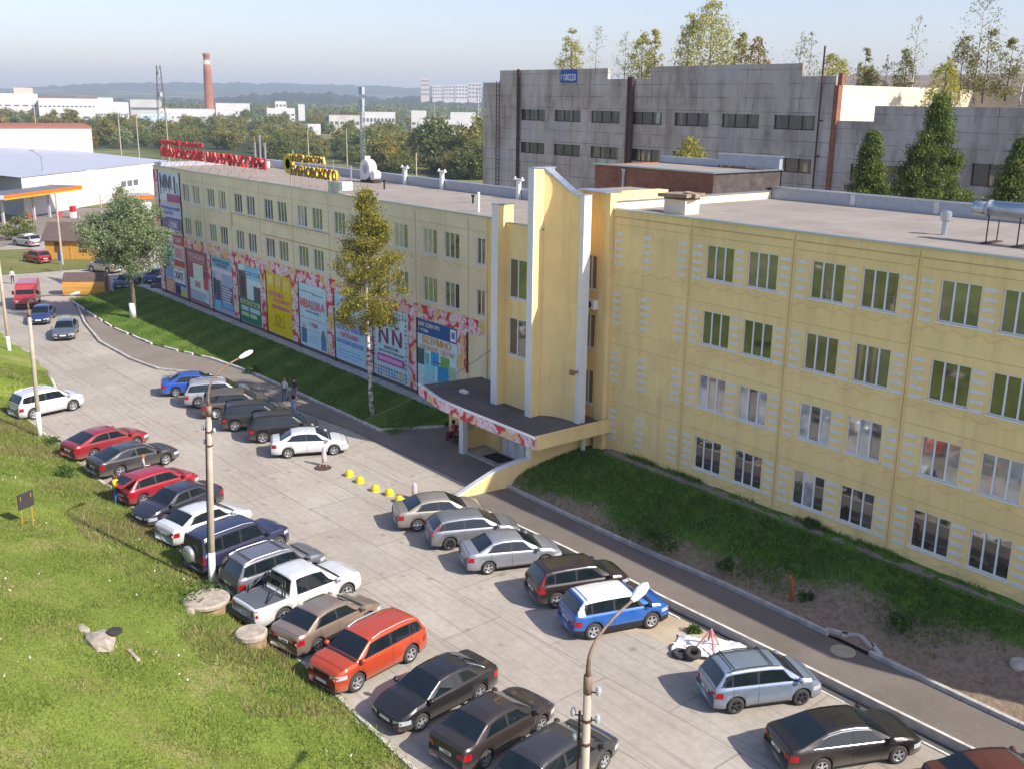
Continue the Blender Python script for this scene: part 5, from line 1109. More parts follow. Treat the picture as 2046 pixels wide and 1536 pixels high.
for i, (px, py, pt, lab) in enumerate(((125, 530, 393, 'brown timber utility pole in front of the wooden pavilion'), (204, 440, 392, 'short brown pole beside the station forecourt'), (93, 420, 322, 'tall grey street lamp behind the station roof'))):
    p = at(px, py, 0); h = (py - pt) * (p - CP).length / 2150
    t = thing('utility_pole', lab, 'pole', p); mb = MB(); mb.tube([(0, 0, 0), (0, 0, h)], [.16, .1], 8); mb.build('shaft', MT['pole'] if i < 2 else MT['metal'], t)
    if i == 2: mb = MB(); mb.tube([(0, 0, h), (-1.4, -1, h + .9)], .06, 6); mb.obox((-1.6, -1.1, h + 1), (.4, .3, .05), (.08, -.1, 0), (0, 0, .07)); mb.build('lamp_arm', MT['metal'], t)
# blue round sign, purple sign
p = at(122, 545, 0); t = thing('road_sign', 'blue road sign on a thin post before the timber kiosk', 'road sign', p); mb = MB(); mb.tube([(0, 0, 0), (0, 0, 2.6)], .05, 6); mb.build('post', MT['metal'], t); mb = MB(); mb.box(-.5, .5, -.06, -.02, 1.4, 2.6); mb.build('plate', cm('2C5CB4', .5), t)
p = at(38, 472, 0); t = thing('road_sign', 'violet round sign on a post before the station forecourt', 'road sign', p); mb = MB(); mb.tube([(0, 0, 0), (0, 0, 2.2)], .05, 6); mb.build('post', MT['white'], t); mb = MB(); mb.lathe([(.0001, -.08), (.55, -.08), (.55, -.04)], (0, 0, 2.0), 'y', 16); mb.build('plate', cm('5A4A9C', .5), t)
# yellow half-ball bollards
YB = plain('bollard_yellow', (.72, .55, .02), .55, var=.12, scale=6)
for (x, y), lab in zip(((698, 950), (719, 963), (750, 980), (778, 988), (798, 1002)), ('yellow half ball stop nearest the white sedan', 'yellow half ball stop, second from the white sedan', 'yellow half ball stop in the middle of the row of five', 'yellow half ball stop, second from the beige grey sedan', 'yellow half ball stop nearest the beige grey sedan')):
    p = at(x, y, 0); mb = MB(); mb.lathe([(.24, 0), (.25, .08), (.235, .18), (.19, .28), (.11, .35), (.0001, .375)], seg=18); o = mb.build('half_ball_bollard', YB, None, True, label=lab, cat='bollard', group='yellow half ball stops'); o.location = p
TAPE = N('faded_tape'); wv = TAPE.n('TexWave'); wv.inputs['Scale'].default_value = 4; TAPE.l(TAPE.mapped((1, 1, 2)), wv.inputs['Vector']); TAPE.col(TAPE.ramp(wv.outputs['Fac'], [(.45, (.62, .45, .42)), (.55, (.50, .47, .58))])); TAPE = TAPE.m
for (x, y), lab, h in (((648, 930), 'leaning tape wrapped post on a manhole beside the white sedan', 1.15), ((828, 996), 'tape wrapped post behind the beige grey sedan', .9)):
    p = at(x, y, 0); t = thing('barrier_post', lab, 'barrier post', p); mb = MB(); mb.lathe([(.12, .25), (.16, .5), (.13, .8), (.09, h)], (.02, 0, 0), seg=9); mb.build('wrapping', TAPE, t)
    mb = MB()
    for a in range(4): mb.tube([(.0, 0, .6), (.32 * math.cos(a * 1.57), .32 * math.sin(a * 1.57), 0)], .02, 5)
    mb.build('leg', MT['pole'], t)
mp = at(645, 934, 0)
def cover(name, label, p, r, m, z=.012): mb = MB(); mb.lathe([(r, -.02), (r, z), (r * .9, z + .008), (.0001, z + .008)], seg=26); o = mb.build(name, m, None, label=label, cat='manhole cover'); o.location = p
cover('manhole_cover', 'dark manhole cover under the tape wrapped post', mp, .5, MT['rust'])
cover('manhole_cover', 'round tan manhole cover in the path with a broken kerb around it', (14.2, -6.05, .345), .48, plain('tan_cover', (.42, .36, .25), .9, var=.15))
# concrete wells on the bank
def bz(p): return float(bank_z(np.array(p.x), np.array(p.y)))
WC = plain('well_concrete', (.40, .34, .27), .95, var=.3, scale=4, bump=.3); WR = plain('well_ring', (.30, .21, .12), .95, var=.3, scale=3)
p = at(414, 1215, .55); t = thing('concrete_well', 'wide low concrete well with a mossy gravelly lid on the grass bank', 'concrete well', (p.x, p.y, bz(p) - .1))
mb = MB(); mb.lathe([(.72, -.3), (.74, .38)], seg=26); mb.build('ring', WR, t); mb = MB(); mb.lathe([(.9, .38), (.92, .5), (.86, .55), (.0001, .56)], seg=28); mb.build('lid', WC, t)
p = at(503, 1282, .5); t = thing('concrete_well', 'narrow concrete well with a gravelly lid beside the beige sedan', 'concrete well', (p.x, p.y, bz(p) - .1))
mb = MB(); mb.lathe([(.52, -.5), (.56, .42)], seg=24); mb.build('ring', WR, t); mb = MB(); mb.lathe([(.6, .46), (.6, .62), (.54, .66), (.0001, .66)], seg=24); mb.build('lid', WC, t)
def rock(label, p, s, seed, m=WC, name='concrete_lump', cat='concrete lump'):
    r_ = np.random.default_rng(seed); mb = MB(); P = []
    for i in range(7):
        f = i / 6 * math.pi; row = []
        for j in range(11): a = j / 10 * 2 * math.pi; k = 1 + .18 * math.sin(3 * a + seed) * math.sin(f) + .1 * math.sin(5 * a + 2 * f); row.append((s[0] * math.cos(a) * math.sin(f) * k, s[1] * math.sin(a) * math.sin(f) * k, s[2] * math.cos(f)))
        P.append(row)
    mb.grid(np.array(P)); o = mb.build(name, m, None, label=label, cat=cat); o.location = p; return o
p = at(205, 1312, 2.0); p.z = bz(p); rock('rough broken well head lump half buried in the grass bank', p + Vector((0, 0, .1)), (.75, .5, .3), 2)
q = p + Vector((.1, .45, .3)); mb = MB(); mb.lathe([(.2, 0), (.26, .06), (.26, .12), (.18, .14)], seg=14); o = mb.build('rubber_ring', MT['rubber'], None, label='small dark rubber ring behind the broken well head on the bank', cat='rubber ring'); o.location = q
p = at(168, 1283, 2.); p.z = bz(p); rock('flat pale stone in the grass behind the broken well head', p, (.4, .2, .1), 5, name='stone', cat='stone')
p = at(268, 1322, 2.); p.z = bz(p); mb = MB(); mb.obox((0, 0, .05), (.45, .02, .0), (0, .06, 0), (0, 0, .04)); o = mb.build('plank', WC, None, label='short grey plank beside the broken well head on the bank', cat='plank'); o.location = p
p = at(380, 1230, .8); p.z = bz(p); rock('small broken concrete piece beside the wide well', p, (.3, .2, .2), 8)
# information board on the bank
p = at(58, 1068, 1.4); p.z = bz(p); t = thing('notice_board', 'dark board on two yellow legs standing on the grass bank, seen from behind', 'notice board', p, R_(-62))
mb = MB()
for s in (-.28, .28): mb.tube([(s, 0, -.2), (s, .05, 1.5)], .03, 6)
mb.build('leg', cm('B89030', .7), t); mb = MB(); mb.obox((0, .05, 1.25), (.42, 0, 0), (0, .02, 0), (0, 0, .36)); mb.build('panel', cm('3C3638', .8), t)
# bagged rubble, tyres, hydrant pipe
p = at(1376, 1316, 0)
def tyre(label, p, rx=0, ry=0): mb = MB(); mb.lathe([(.17, -.09), (.28, -.1), (.32, -.05), (.32, .05), (.28, .1), (.17, .09), (.17, -.09)], seg=24); o = mb.build('old_tyre', MT['rubber'], None, True, label=label, cat='tyre'); o.location = p; o.rotation_euler = (rx, ry, 0); return o
tyre('upper old tyre propped on another beside the white sheeting', p + Vector((.1, .1, .28)), .25, .2); tyre('lower old tyre lying flat under the propped one', p + Vector((-.35, -.1, .1)))
q = at(1415, 1300, 0); t = thing('rubbish_sheet', 'crumpled white sheeting weighted with rubble on the sandy patch', 'sheeting', q, R_(30))
X, Y = np.meshgrid(np.linspace(-1.3, 1.3, 22), np.linspace(-.8, .8, 16), indexing='ij'); Zs = .03 + .14 * np.abs(np.sin(X * 3.1 + Y * 2) * np.cos(Y * 4.2 - X)) + RNG.random(X.shape) * .05
mb = MB(); mb.grid(np.stack([X + RNG.normal(0, .03, X.shape), Y + .12 * np.sin(X * 2.6), Zs], -1)); mb.build('sheet', plain('plastic_sheet', (.72, .70, .69), .6, var=.06), t)
mb = MB(); mb.tube([(-.1, .5, .2), (.05, .1, .9), (.3, -.4, .1)], .045, 6); mb.tube([(-.5, -.2, .1), (.05, .1, .9)], .03, 6); mb.tube([(.3, .5, .1), (.05, .1, .9)], .03, 6); mb.build('tape_tripod', plain('tape_red', (.52, .2, .2), .7, var=.3, scale=9), t)
p = at(1580, 1196, .62); t = thing('standpipe', 'orange standpipe sticking out of the soil verge', 'standpipe', (p.x, p.y, .7)); mb = MB(); mb.tube([(0, 0, -.2), (0, 0, .75), (-.02, 0, .85)], .085, 10); mb.tube([(-.02, 0, .85), (-.18, 0, .9)], .085, 10); mb.build('pipe', plain('standpipe_orange', (.42, .13, .03), .7, var=.2), t, True)
p = at(2036, 1334, 1.0); mb = MB(); mb.lathe([(.28, 0), (.34, .2), (.3, .34), (.2, .36)], seg=18); o = mb.build('concrete_ring', MT['kerb'], None, label='pale concrete ring at the right edge of the soil verge', cat='concrete ring'); o.location = (p.x, p.y, .95)
# air conditioner, floodlight and lamp on the tower
t = thing('air_conditioner', 'small white air conditioner beside the tower windows', 'air conditioner', (-6.5, -.45, 9.6)); mb = MB(); mb.box(-.35, .35, -.15, .2, 0, .5); mb.build('casing', MT['pvc'], t); mb = MB(); mb.lathe([(.19, -.16), (.19, -.152)], (0, 0, .25), 'y', 16); mb.build('fan', MT['black'], t)
t = thing('wall_lamp', 'small white lamp on the tower wall above the canopy', 'wall lamp', (-9.0, -2.42, 5.1)); mb = MB(); mb.tube([(0, 0, 0), (0, -.25, .05)], .02, 6); mb.lathe([(.02, .05), (.1, -.05), (.08, -.12)], (0, -.25, 0), seg=10); mb.build('shade', MT['white'], t)
t = thing('floodlight', 'rusty floodlight on the right white fin of the tower', 'floodlight', (-6.1, -1.66, 6.3)); mb = MB(); mb.box(-.05, .05, -.25, 0, 0, .08); mb.box(-.22, .1, -.4, -.25, -.1, .16); mb.build('housing', plain('floodlight_rust', (.3, .16, .1), .6), t)
mb = MB(); mb.box(-14.95, -14.35, -3.2, -2.9, 3.45, 3.6); o = mb.build('roof_lamp', MT['white'], None, label='small white lamp box lying on the canopy roof', cat='lamp')
def wire(label, pts, r=.012): mb = MB(); mb.tube([tuple(p) for p in pts], r, 4); return mb.build('cable', MT['rubber'], None, label=label, cat='cable')
def sag(a, b, s, n=10): a, b = Vector(a), Vector(b); return [a.lerp(b, i / n) - Vector((0, 0, 4 * s * (i / n) * (1 - i / n))) for i in range(n + 1)]
wire('thin cable from the tower down to a post on the lawn', sag((-12.0, -3.0, 6.6), at(650, 866, 2.2), .5), .014)
# ---------------------------------------------------------------- timber kiosk and pavilion, filling station
WD = N('timber_orange'); WD.set(.6); WD.col(WD.mix(.35, WD.ramp(WD.noise(1.5, 5, .6, WD.mapped((.3, .3, 6))), [(.3, (.50, .24, .04)), (.7, (.72, .40, .08))]), (.5, .25, .06))); WD = WD.m
SH = plain('shingle_brown', (.12, .085, .075), .9, var=.25, scale=4)
def hut(label, name, c, L, W, hw, hr, rz, roof, wall, over=.45):
    t = thing(name, label, name.split('_')[-1], c, rz); x, y = L / 2, W / 2
    mb = MB(); mb.box(-x, x, -y, y, 0, hw)
    for s in (-1, 1): mb.poly([(s * x, -y, hw), (s * x, y, hw), (s * x, 0, hr)])
    for s in (-1, -.33, .33, 1):
        mb.box(s * x - .08, s * x + .08, -y - .06, -y + .1, 0, hw + .02)
    mb.build('wall', wall, t)
    mb = MB()
    for s in (-1, 1):
        a = (y + over) / y; ze = hr - (hr - hw) * a
        P = [(-x - over, s * y * a, ze), (x + over, s * y * a, ze), (x + over, 0, hr + .04), (-x - over, 0, hr + .04)]; mb.poly(P); mb.poly([(p[0], p[1], p[2] + .1) for p in P])
        mb.quad(P[0], P[1], (P[1][0], P[1][1], P[1][2] + .1), (P[0][0], P[0][1], P[0][2] + .1)); mb.quad(P[1], P[2], (P[2][0], P[2][1], P[2][2] + .1), (P[1][0], P[1][1], P[1][2] + .1)); mb.quad(P[0], P[3], (P[3][0], P[3][1], P[3][2] + .1), (P[0][0], P[0][1], P[0][2] + .1))
    mb.build('roof', roof, t)
    for q in (-x * .66, 0, x * .66): mb = MB(); mb.box(q - .5, q + .5, -y - .03, -y - .002, .9, hw - .5); mb.build('window', cm('6A4A20', .5), t)
    mb = MB(); mb.box(x + .002, x + .04, -.45, .45, 0, 2.0); mb.build('door', cm('5A3A1C', .6), t)
    return t
p = at(150, 520, 0); hut('orange timber pavilion with brown shingle roof behind the willow', 'timber_pavilion', (p.x - 1.5, p.y + 2.4, 0), 9.5, 4.4, 2.7, 4.4, R_(52), SH, WD)
# kiosk with a barrel roof
p = at(168, 592, 0); t = thing('timber_kiosk', 'small timber kiosk with dark barrel roof at the lawn corner', 'kiosk', (p.x - .9, p.y + .6, 0), R_(58))
mb = MB(); prf = [(1.15, .15), (1.25, .5), (1.25, 1.0), (1.12, 1.5), (.85, 1.95), (.45, 2.25), (0, 2.35)]; prf = prf + [(-a, b_) for a, b_ in prf[-2::-1]]
P = np.array([[(x, a, b_) for a, b_ in prf] for x in (-2.1, 2.1)]); kk = len(prf)
mb.grid(P, 0, lambda i, j: 1 if 3 <= j < kk - 4 else 0)
for s in (-2.1, 2.1): mb.poly([(s * .98, a, b_) for a, b_ in prf], 2)
mb.build('body', [WD, SH, cm('A89078', .7)], t); mb = MB(); mb.box(2.08, 2.14, -.4, .4, .2, 1.9); mb.build('door', cm('7A5434', .6), t); mb = MB(); mb.box(-2.3, 2.3, -1.0, 1.0, .02, .16); mb.build('base', MT['tar'], t)
# filling station
ORG = plain('station_orange', (.66, .15, .012), .5, var=.04); STW = plain('station_white', (.82, .81, .79), .6, var=.04)
c0 = at(118, 446, 0)
t = thing('fuel_canopy', 'long white filling station canopy with orange edge on columns', 'canopy', c0, R_(30))
d_ = (c0 - CP).length; u = d_ / 2060
ZC = 5.0
def span(x, y, z): return at(x, y, z) - c0
A, B = at(8, 392, 5.0), at(163, 372, 5.0); dv = (B - A); Ld = dv.length; ang = math.atan2(dv.y, dv.x); t.location = (A + B) / 2; t.location.z = 0; t.rotation_euler = (0, 0, ang)
mb = MB(); mb.box(-Ld / 2, Ld / 2, 0, 6.5, 4.35, 4.95, 0, 2); mb.box(-Ld / 2 - .05, Ld / 2 + .05, -.06, -.001, 4.5, 5.05, 1); mb.box(-Ld / 2 - .05, Ld / 2 + .05, -.07, -.001, 4.3, 4.5, 3); mb.box(Ld / 2 + .001, Ld / 2 + .06, 0, 6.5, 4.4, 5.05, 1); mb.box(-Ld / 2 - .06, -Ld / 2 - .001, 0, 6.5, 4.4, 5.05, 0)
mb.build('roof', [STW, ORG, cm('6A6A72'), cm('C8A818')], t)
for x in (-Ld * .36, Ld * .02, Ld * .22): mb = MB(); mb.box(x - .16, x + .16, 2.6, 2.95, 0, 4.34); mb.build('column', cm('B4B2B0'), t)
for i, x in enumerate((-Ld * .36, Ld * .22)):
    p = t.location + Vector((x * math.cos(ang) + 1.0, x * math.sin(ang) + 1.2, .06)); q = thing('fuel_pump', 'red fuel pump under the ' + ('far end' if i == 0 else 'near end') + ' of the station canopy', 'fuel pump', p, ang, 'fuel pumps'); mb = MB(); mb.box(-.5, .5, -.3, .3, 0, 1.0, 0); mb.build('base', STW, q); mb = MB(); mb.box(-.5, .5, -.3, .3, 1.0, 2.0); mb.build('head', cm('C02830', .4), q)
A, B = at(232, 393, 4.2), at(302, 391, 4.2); t = thing('station_kiosk', 'white filling station kiosk with orange edged roof', 'kiosk', ((A + B) / 2).to_tuple()[:2] + (0,), math.atan2((B - A).y, (B - A).x)); Ld = (B - A).length
mb = MB(); mb.box(-Ld / 2 + .8, Ld / 2, .6, 5, 0, 3.6); mb.build('wall', STW, t); mb = MB(); mb.box(-Ld / 2, Ld / 2 + .3, 0, 5.5, 3.6, 4.25, 1, 0); mb.build('roof', [cm('A8A49C'), ORG], t); mb = MB(); mb.box(-Ld / 2 + 1.2, -Ld / 2 + 2.0, .55, .59, 0, 2.4); mb.build('door', cm('5C6470'), t); mb = MB(); mb.box(-.4, 1.6, .55, .59, 1, 2.6); mb.build('window', GL[0], t)
mb = MB(); mb.box(-.3, .3, -.3, .3, 0, 1.0); p = at(265, 440, 0); o = mb.build('red_bin', cm('C03038'), None, label='red bin beside the filling station kiosk', cat='bin'); o.location = at(118, 436, 0)
# ---------------------------------------------------------------- people
SKIN = plain('skin', (.48, .27, .19), .6, var=.04)
def person(label, loc, rz, top, legs, hair='3A2618', pose=None, seat=0., longhair=False, bare=False, skirt=False, h=1.70, hold=None):
    """one skinned surface: legs, trunk, arms with five fingers, neck, head"""
    J = {'pelvis': (0, 0, .95), 'waist': (0, .01, 1.08), 'chest': (0, 0, 1.30), 'neck': (0, 0, 1.45), 'chin': (0, .02, 1.52), 'head': (0, .02, 1.62), 'crown': (0, .0, 1.71)}
    for s, n_ in ((1, 'l'), (-1, 'r')):
        J |= {'sh' + n_: (s * .17, 0, 1.39), 'el' + n_: (s * .235, -.02, 1.12), 'wr' + n_: (s * .25, .05, .88), 'pa' + n_: (s * .25, .075, .80), 'hip' + n_: (s * .095, 0, .90), 'kn' + n_: (s * .10, .02, .50), 'an' + n_: (s * .105, -.01, .09), 'toe' + n_: (s * .12, .15, .04)}
    J |= (pose or {})
    RAD = dict(pelvis=.135, waist=.12, chest=.135, neck=.055, chin=.07, head=.095, crown=.06, sh=.062, el=.043, wr=.03, pa=.034, hip=.092, kn=.062, an=.045, toe=.04)
    names = list(J); idx = {n_: i for i, n_ in enumerate(names)}; E = [('pelvis', 'waist'), ('waist', 'chest'), ('chest', 'neck'), ('neck', 'chin'), ('chin', 'head'), ('head', 'crown')]
    for n_ in 'lr': E += [('chest', 'sh' + n_), ('sh' + n_, 'el' + n_), ('el' + n_, 'wr' + n_), ('wr' + n_, 'pa' + n_), ('pelvis', 'hip' + n_), ('hip' + n_, 'kn' + n_), ('kn' + n_, 'an' + n_), ('an' + n_, 'toe' + n_)]
    Vv = [Vector(J[n_]) for n_ in names]; Rr = [RAD[n_[:-1] if n_[-1] in 'lr' and n_[:-1] in RAD else n_] for n_ in names]; Ee = [(idx[a], idx[b]) for a, b in E]
    for n_ in 'lr':   # fingers and thumb
        pa, wr = Vector(J['pa' + n_]), Vector(J['wr' + n_]); d = (pa - wr).normalized(); sd = Vector((0, 1, 0)) if abs(d.z) > .5 else Vector((0, 0, 1))
        for i, (o_, L_) in enumerate(((-.03, .06), (-.01, .075), (.012, .07), (.032, .05), (.05, .045))):
            a = pa + sd * o_ * .9 + d * (.02 if i < 4 else -.035); Vv.append(a); Vv.append(a + d * L_ * (1 if i < 4 else .5) + sd * (0 if i < 4 else .03)); Rr += [.010, .008]; k = len(Vv); Ee += [(idx['pa' + n_], k - 2), (k - 2, k - 1)]
    me = bpy.data.meshes.new('skeleton'); me.from_pydata(Vv, Ee, []); o = bpy.data.objects.new('skeleton', me); COL.objects.link(o)
    sk = o.modifiers.new('skin', 'SKIN'); sub = o.modifiers.new('sub', 'SUBSURF'); sub.levels = 1
    for i, v in enumerate(me.skin_vertices[0].data): v.radius = (Rr[i], Rr[i] * (.78 if names[i:i + 1] and names[i] in ('chest', 'waist', 'pelvis') else 1)); v.use_root = (i == idx['pelvis'])
    dg = bpy.context.evaluated_depsgraph_get(); body = bpy.data.meshes.new_from_object(o.evaluated_get(dg)); bpy.data.objects.remove(o)
    body.materials.clear()
    for m_ in (SKIN, cm(top, .8), cm(legs, .85), cm('2A2624', .7)): body.materials.append(m_)
    P = np.array([v.co for v in body.vertices]); segs = [(np.array(J[a]), np.array(J[b]), a, b) for a, b in E]
    for f in body.polygons:
        c = P[list(f.vertices)].mean(0); best, bd, bt = None, 9, 0
        for a, b, na, nb in segs:
            tt = np.clip(np.dot(c - a, b - a) / max(1e-9, np.dot(b - a, b - a)), 0, 1); dd = np.linalg.norm(c - a - tt * (b - a))
            if dd < bd: best, bd, bt = (na, nb), dd, tt
        nb = best[1]
        if nb in ('chin', 'head', 'crown') or nb.startswith('pa') or nb.startswith('wr') and bare: mi = 0
        elif nb == 'neck': mi = 0 if bt > .75 else 1
        elif nb.startswith('hip') or nb.startswith('kn') or (nb == 'waist' and bt < .25): mi = 2
        elif nb.startswith('an'): mi = 2 if not skirt else 0
        elif nb.startswith('toe'): mi = 3
        else: mi = 1
        f.material_index = mi; f.use_smooth = True
    t = bpy.data.objects.new('person', body); COL.objects.link(t); t.location = loc; t.rotation_euler = (0, 0, rz); k = h / 1.76; t.scale = (k, k, k); tag(t, label, 'person')
    H = Vector(J['head']); mb = MB()
    rows = [(.0, .125), (.045, .115), (.08, .085), (.1, .03)] if not longhair else [(-.2, .06), (-.12, .1), (0, .125), (.045, .115), (.08, .085), (.1, .03)]
    mb.lathe([(r_, z) for z, r_ in rows], (H.x, H.y - .025, H.z + .02), seg=14); mb.build('hair', cm(hair, .8), t, True)
    fc = Vector((H.x, H.y + .09, H.z)); mb = MB(); mb.obox(fc + Vector((0, .012, -.015)), (.012, 0, 0), (0, .016, 0), (0, 0, .022), 0); mb.box(H.x - .03, H.x + .03, fc.y - .01, fc.y + .004, H.z - .062, H.z - .05, 1)
    for s in (-1, 1): mb.box(H.x + s * .034 - .013, H.x + s * .034 + .013, fc.y - .012, fc.y + .002, H.z + .008, H.z + .022, 2)
    mb.build('face', [SKIN, cm('8A3A34', .6), cm('201814', .5)], t)
    for s in (-1, 1): mb = MB(); mb.obox(H + Vector((s * .098, -.005, -.005)), (.01, 0, 0), (0, .02, 0), (0, 0, .03)); mb.build('ear', SKIN, t)
    return t
walk = {'knl': (.10, .12, .52), 'anl': (.105, .14, .10), 'toel': (.12, .30, .06), 'anr': (-.105, -.16, .12), 'toer': (-.12, -.02, .04), 'ell': (.235, -.08, 1.12), 'wrl': (.25, -.02, .90), 'pal': (.25, 0, .82)}
reach = {'elr': (-.26, .2, 1.18), 'wrr': (-.22, .42, 1.22), 'par': (-.21, .5, 1.23), 'ell': (.26, .16, 1.14), 'wrl': (.2, .38, 1.12), 'pal': (.19, .46, 1.12)}
bent = {'ell': (.25, .06, 1.14), 'wrl': (.14, .25, 1.08), 'pal': (.09, .3, 1.08)}
def facing(dx, dy): return math.atan2(-dx, dy)
p = at(233, 1006, .1); person('person in a bright yellow jacket and blue jeans at the open tailgate', (p.x, p.y, bz(p) * .3 + .02), facing(.6, .6), 'D8D41C', '3C5C94', '5A4020', reach, longhair=True)
p = at(281, 965, .0); person('person with reddish hair half hidden between the two red cars', (p.x + .1, p.y + .2, .0), facing(.3, 1), 'B8B4B0', '4A4A54', '9A5A30', bent)
p = at(570, 801, .05); person('person in a white top and blue jeans walking on the pavement', (p.x, p.y, .05), facing(.3, -.6), 'DADADC', '3C6488', '6A3A20', walk, bare=True)
p = at(589, 801, .05); person('person in a dark blue top and grey trousers walking beside the white top', (p.x, p.y, .05), facing(.3, -.6), '3A3850', '77737C', '3A2018', walk, bare=True)
p = at(588, 838, .05); person('person in a pale blue dress with dark hair behind the black compact car', (p.x, p.y, .05), facing(-.2, 1), '8CA4C4', '8CA4C4', '241814', bent, longhair=True, bare=True, skirt=True)
p = at(26, 568, 0); person('person in white top and dark trousers walking across the far road', (p.x, p.y, .03), facing(1, -.4), 'DCDCE0', '34364A', '2A1C14', walk)
sit = {}
for s, n_ in ((1, 'l'), (-1, 'r')): sit |= {'kn' + n_: (s * .11, .42, .93), 'an' + n_: (s * .12, .40, .52), 'toe' + n_: (s * .12, .55, .47), 'el' + n_: (s * .24, .06, 1.16), 'wr' + n_: (s * .14, .3, 1.06), 'pa' + n_: (s * .1, .37, 1.04)}
bp = Vector((-15.7, -2.75, .05)); t = thing('bench', 'dark red bench against the porch side wall', 'bench', bp, R_(180))
mb = MB(); mb.box(-.95, .95, -.25, .22, .4, .46); mb.build('seat', cm('7A1C28', .6), t); mb = MB(); mb.box(-.95, .95, -.3, -.25, .46, .85); mb.build('backrest', cm('7A1C28', .6), t)
for x in (-.8, .8): mb = MB(); mb.box(x - .04, x + .04, -.22, .2, 0, .4); mb.build('leg', MT['black'], t)
person('seated person in a red and white patterned top, farther along the bench', (-16.1, -2.8, -.33), facing(-.15, -1), 'B03048', '7A2A3C', '1E1412', sit, longhair=True, bare=True)
person('seated person in a light blue and white top, nearer along the bench', (-15.3, -2.8, -.33), facing(.1, -1), '6CA8C8', '24222E', 'C8C4C0', sit, bare=True)
# ---------------------------------------------------------------- trees
def leaf_cloud(C, R, per, size, rng, flat=.0, aspect=1.6, droop=0.):
    """leaf-sized quads gathered in clumps; C (k,3) centres, R (k,) clump radii"""
    k = len(C); n = k * per; c = np.repeat(C, per, 0); r = np.repeat(R, per)
    p = c + rng.normal(0, .55, (n, 3)) * r[:, None] * np.array([1, 1, .8]); p[:, 2] -= droop * rng.random(n) * r
    a = rng.normal(0, 1, (n, 3)); a[:, 2] *= (1 - flat); a[:, 2] -= droop; a /= np.linalg.norm(a, axis=1)[:, None]
    b = rng.normal(0, 1, (n, 3)); b -= (b * a).sum(1)[:, None] * a; b /= np.linalg.norm(b, axis=1)[:, None]
    s = size * rng.uniform(.55, 1.35, n)[:, None]; V = np.empty((n, 4, 3)); V[:, 0] = p - a * s * aspect; V[:, 1] = p + b * s * .6; V[:, 2] = p + a * s * aspect; V[:, 3] = p - b * s * .6
    return V.reshape(-1, 3), np.arange(n * 4).reshape(-1, 4)
def tree(name, label, loc, h, crown, leaf, bark, trunk_r=.15, seed=1, group=None, base=.0, white=0, per=60, size=.1, limbs=9, droop=0., lean=(0, 0), flat=0.):
    """crown: function(rng) -> clump centres and radii in metres"""
    rng = np.random.default_rng(seed); t = thing(name, label, 'tree', loc, 0, group); C, R = crown(rng)
    V, F = leaf_cloud(C, R, per, size, rng, flat, droop=droop)
    o = bpy.data.objects.new('crown', raw_mesh('crown', V, F, LEAF[leaf])); COL.objects.link(o); o.parent = t
    mb = MB(); top = C[:, 2].max(); zs = np.linspace(-.2, top * .93, 9); wx = np.cumsum(rng.normal(0, .05, 9)) * h / 10
    path = [(wx[i] + lean[0] * zs[i], wx[-i] * .6 + lean[1] * zs[i], zs[i]) for i in range(9)]; path[0] = (0, 0, -.2)
    mb.tube(path, [trunk_r * (1.15 if i == 0 else 1) * (1 - .88 * (i / 8) ** 1.1) for i in range(9)], 9)
    for k in rng.permutation(len(C))[:limbs]:
        e = Vector(C[k]); z0 = max(base, e.z - (.25 + .5 * rng.random()) * math.hypot(e.x, e.y) - .3); z0 = min(z0, top * .85); b = Vector((float(np.interp(z0, zs, [p[0] for p in path])), float(np.interp(z0, zs, [p[1] for p in path])), z0))
        mb.tube([b, b.lerp(e, .5) + Vector((0, 0, .08 * h / 10)), e], [trunk_r * .4, trunk_r * .22, trunk_r * .08], 5)
    mb.build('trunk', bark, t, True)
    if white: mb = MB(); mb.tube([(0, 0, -.1), (0, 0, white)], trunk_r * 1.25, 10); mb.build('whitewashed_base', MT['whitewash'], t, True)
    return t
def blob(cx, cy, cz, rx, ry, rz, n, rc, hollow=.5, zpow=1.):
    def f(rng):
        d = rng.normal(0, 1, (n, 3)); d /= np.linalg.norm(d, axis=1)[:, None]; rr = hollow + (1 - hollow) * rng.random(n) ** .6
        lump = 1 + .16 * np.sin(d[:, 0] * 4 + cx) + .14 * np.sin(d[:, 1] * 5 + d[:, 2] * 3)
        return np.array([cx, cy, cz]) + d * (rr * lump)[:, None] * np.array([rx, ry, rz]), rc * rng.uniform(.6, 1.3, n)
    return f
def cone(z0, z1, r, n, rc, pw_=1., top=.06):
    def f(rng):
        z = z0 + (z1 - z0) * rng.random(n) ** 1.25; k = 1 - (z - z0) / (z1 - z0); rad = (top + (1 - top) * k ** pw_) * r * np.sqrt(rng.uniform(.25, 1, n)) * (1 + .15 * np.sin(z * 5)); a = rng.uniform(0, 6.283, n)
        return np.stack([np.cos(a) * rad, np.sin(a) * rad, z], -1), rc * (.45 + .7 * k) * rng.uniform(.7, 1.25, n)
    return f
p = at(266, 632, .35); p.z = .3
tree('willow_tree', 'round grey green willow with a whitewashed trunk on the lawn by the kiosk', p, 12, blob(.3, 0, 8.0, 3.5, 3.5, 3.2, 170, .75, .3), 'willow', MT['bark'], .24, 4, white=1.3, per=240, size=.08, limbs=16, base=3.9, droop=.35)
p = at(744, 826, .3); p.z = .25
def birch_crown(rng):
    n = 145; z = 6.2 + 8.4 * rng.random(n) ** 1.25; prof = np.interp(z, [6.2, 7.2, 8.8, 10.6, 12.6, 14.8], [1.6, 2.6, 2.5, 1.95, 1.1, .1]); a = rng.uniform(0, 6.283, n); r = prof * np.sqrt(rng.uniform(.06, 1, n)); return np.stack([np.cos(a) * r, np.sin(a) * r, z], -1), .46 * rng.uniform(.6, 1.3, n)
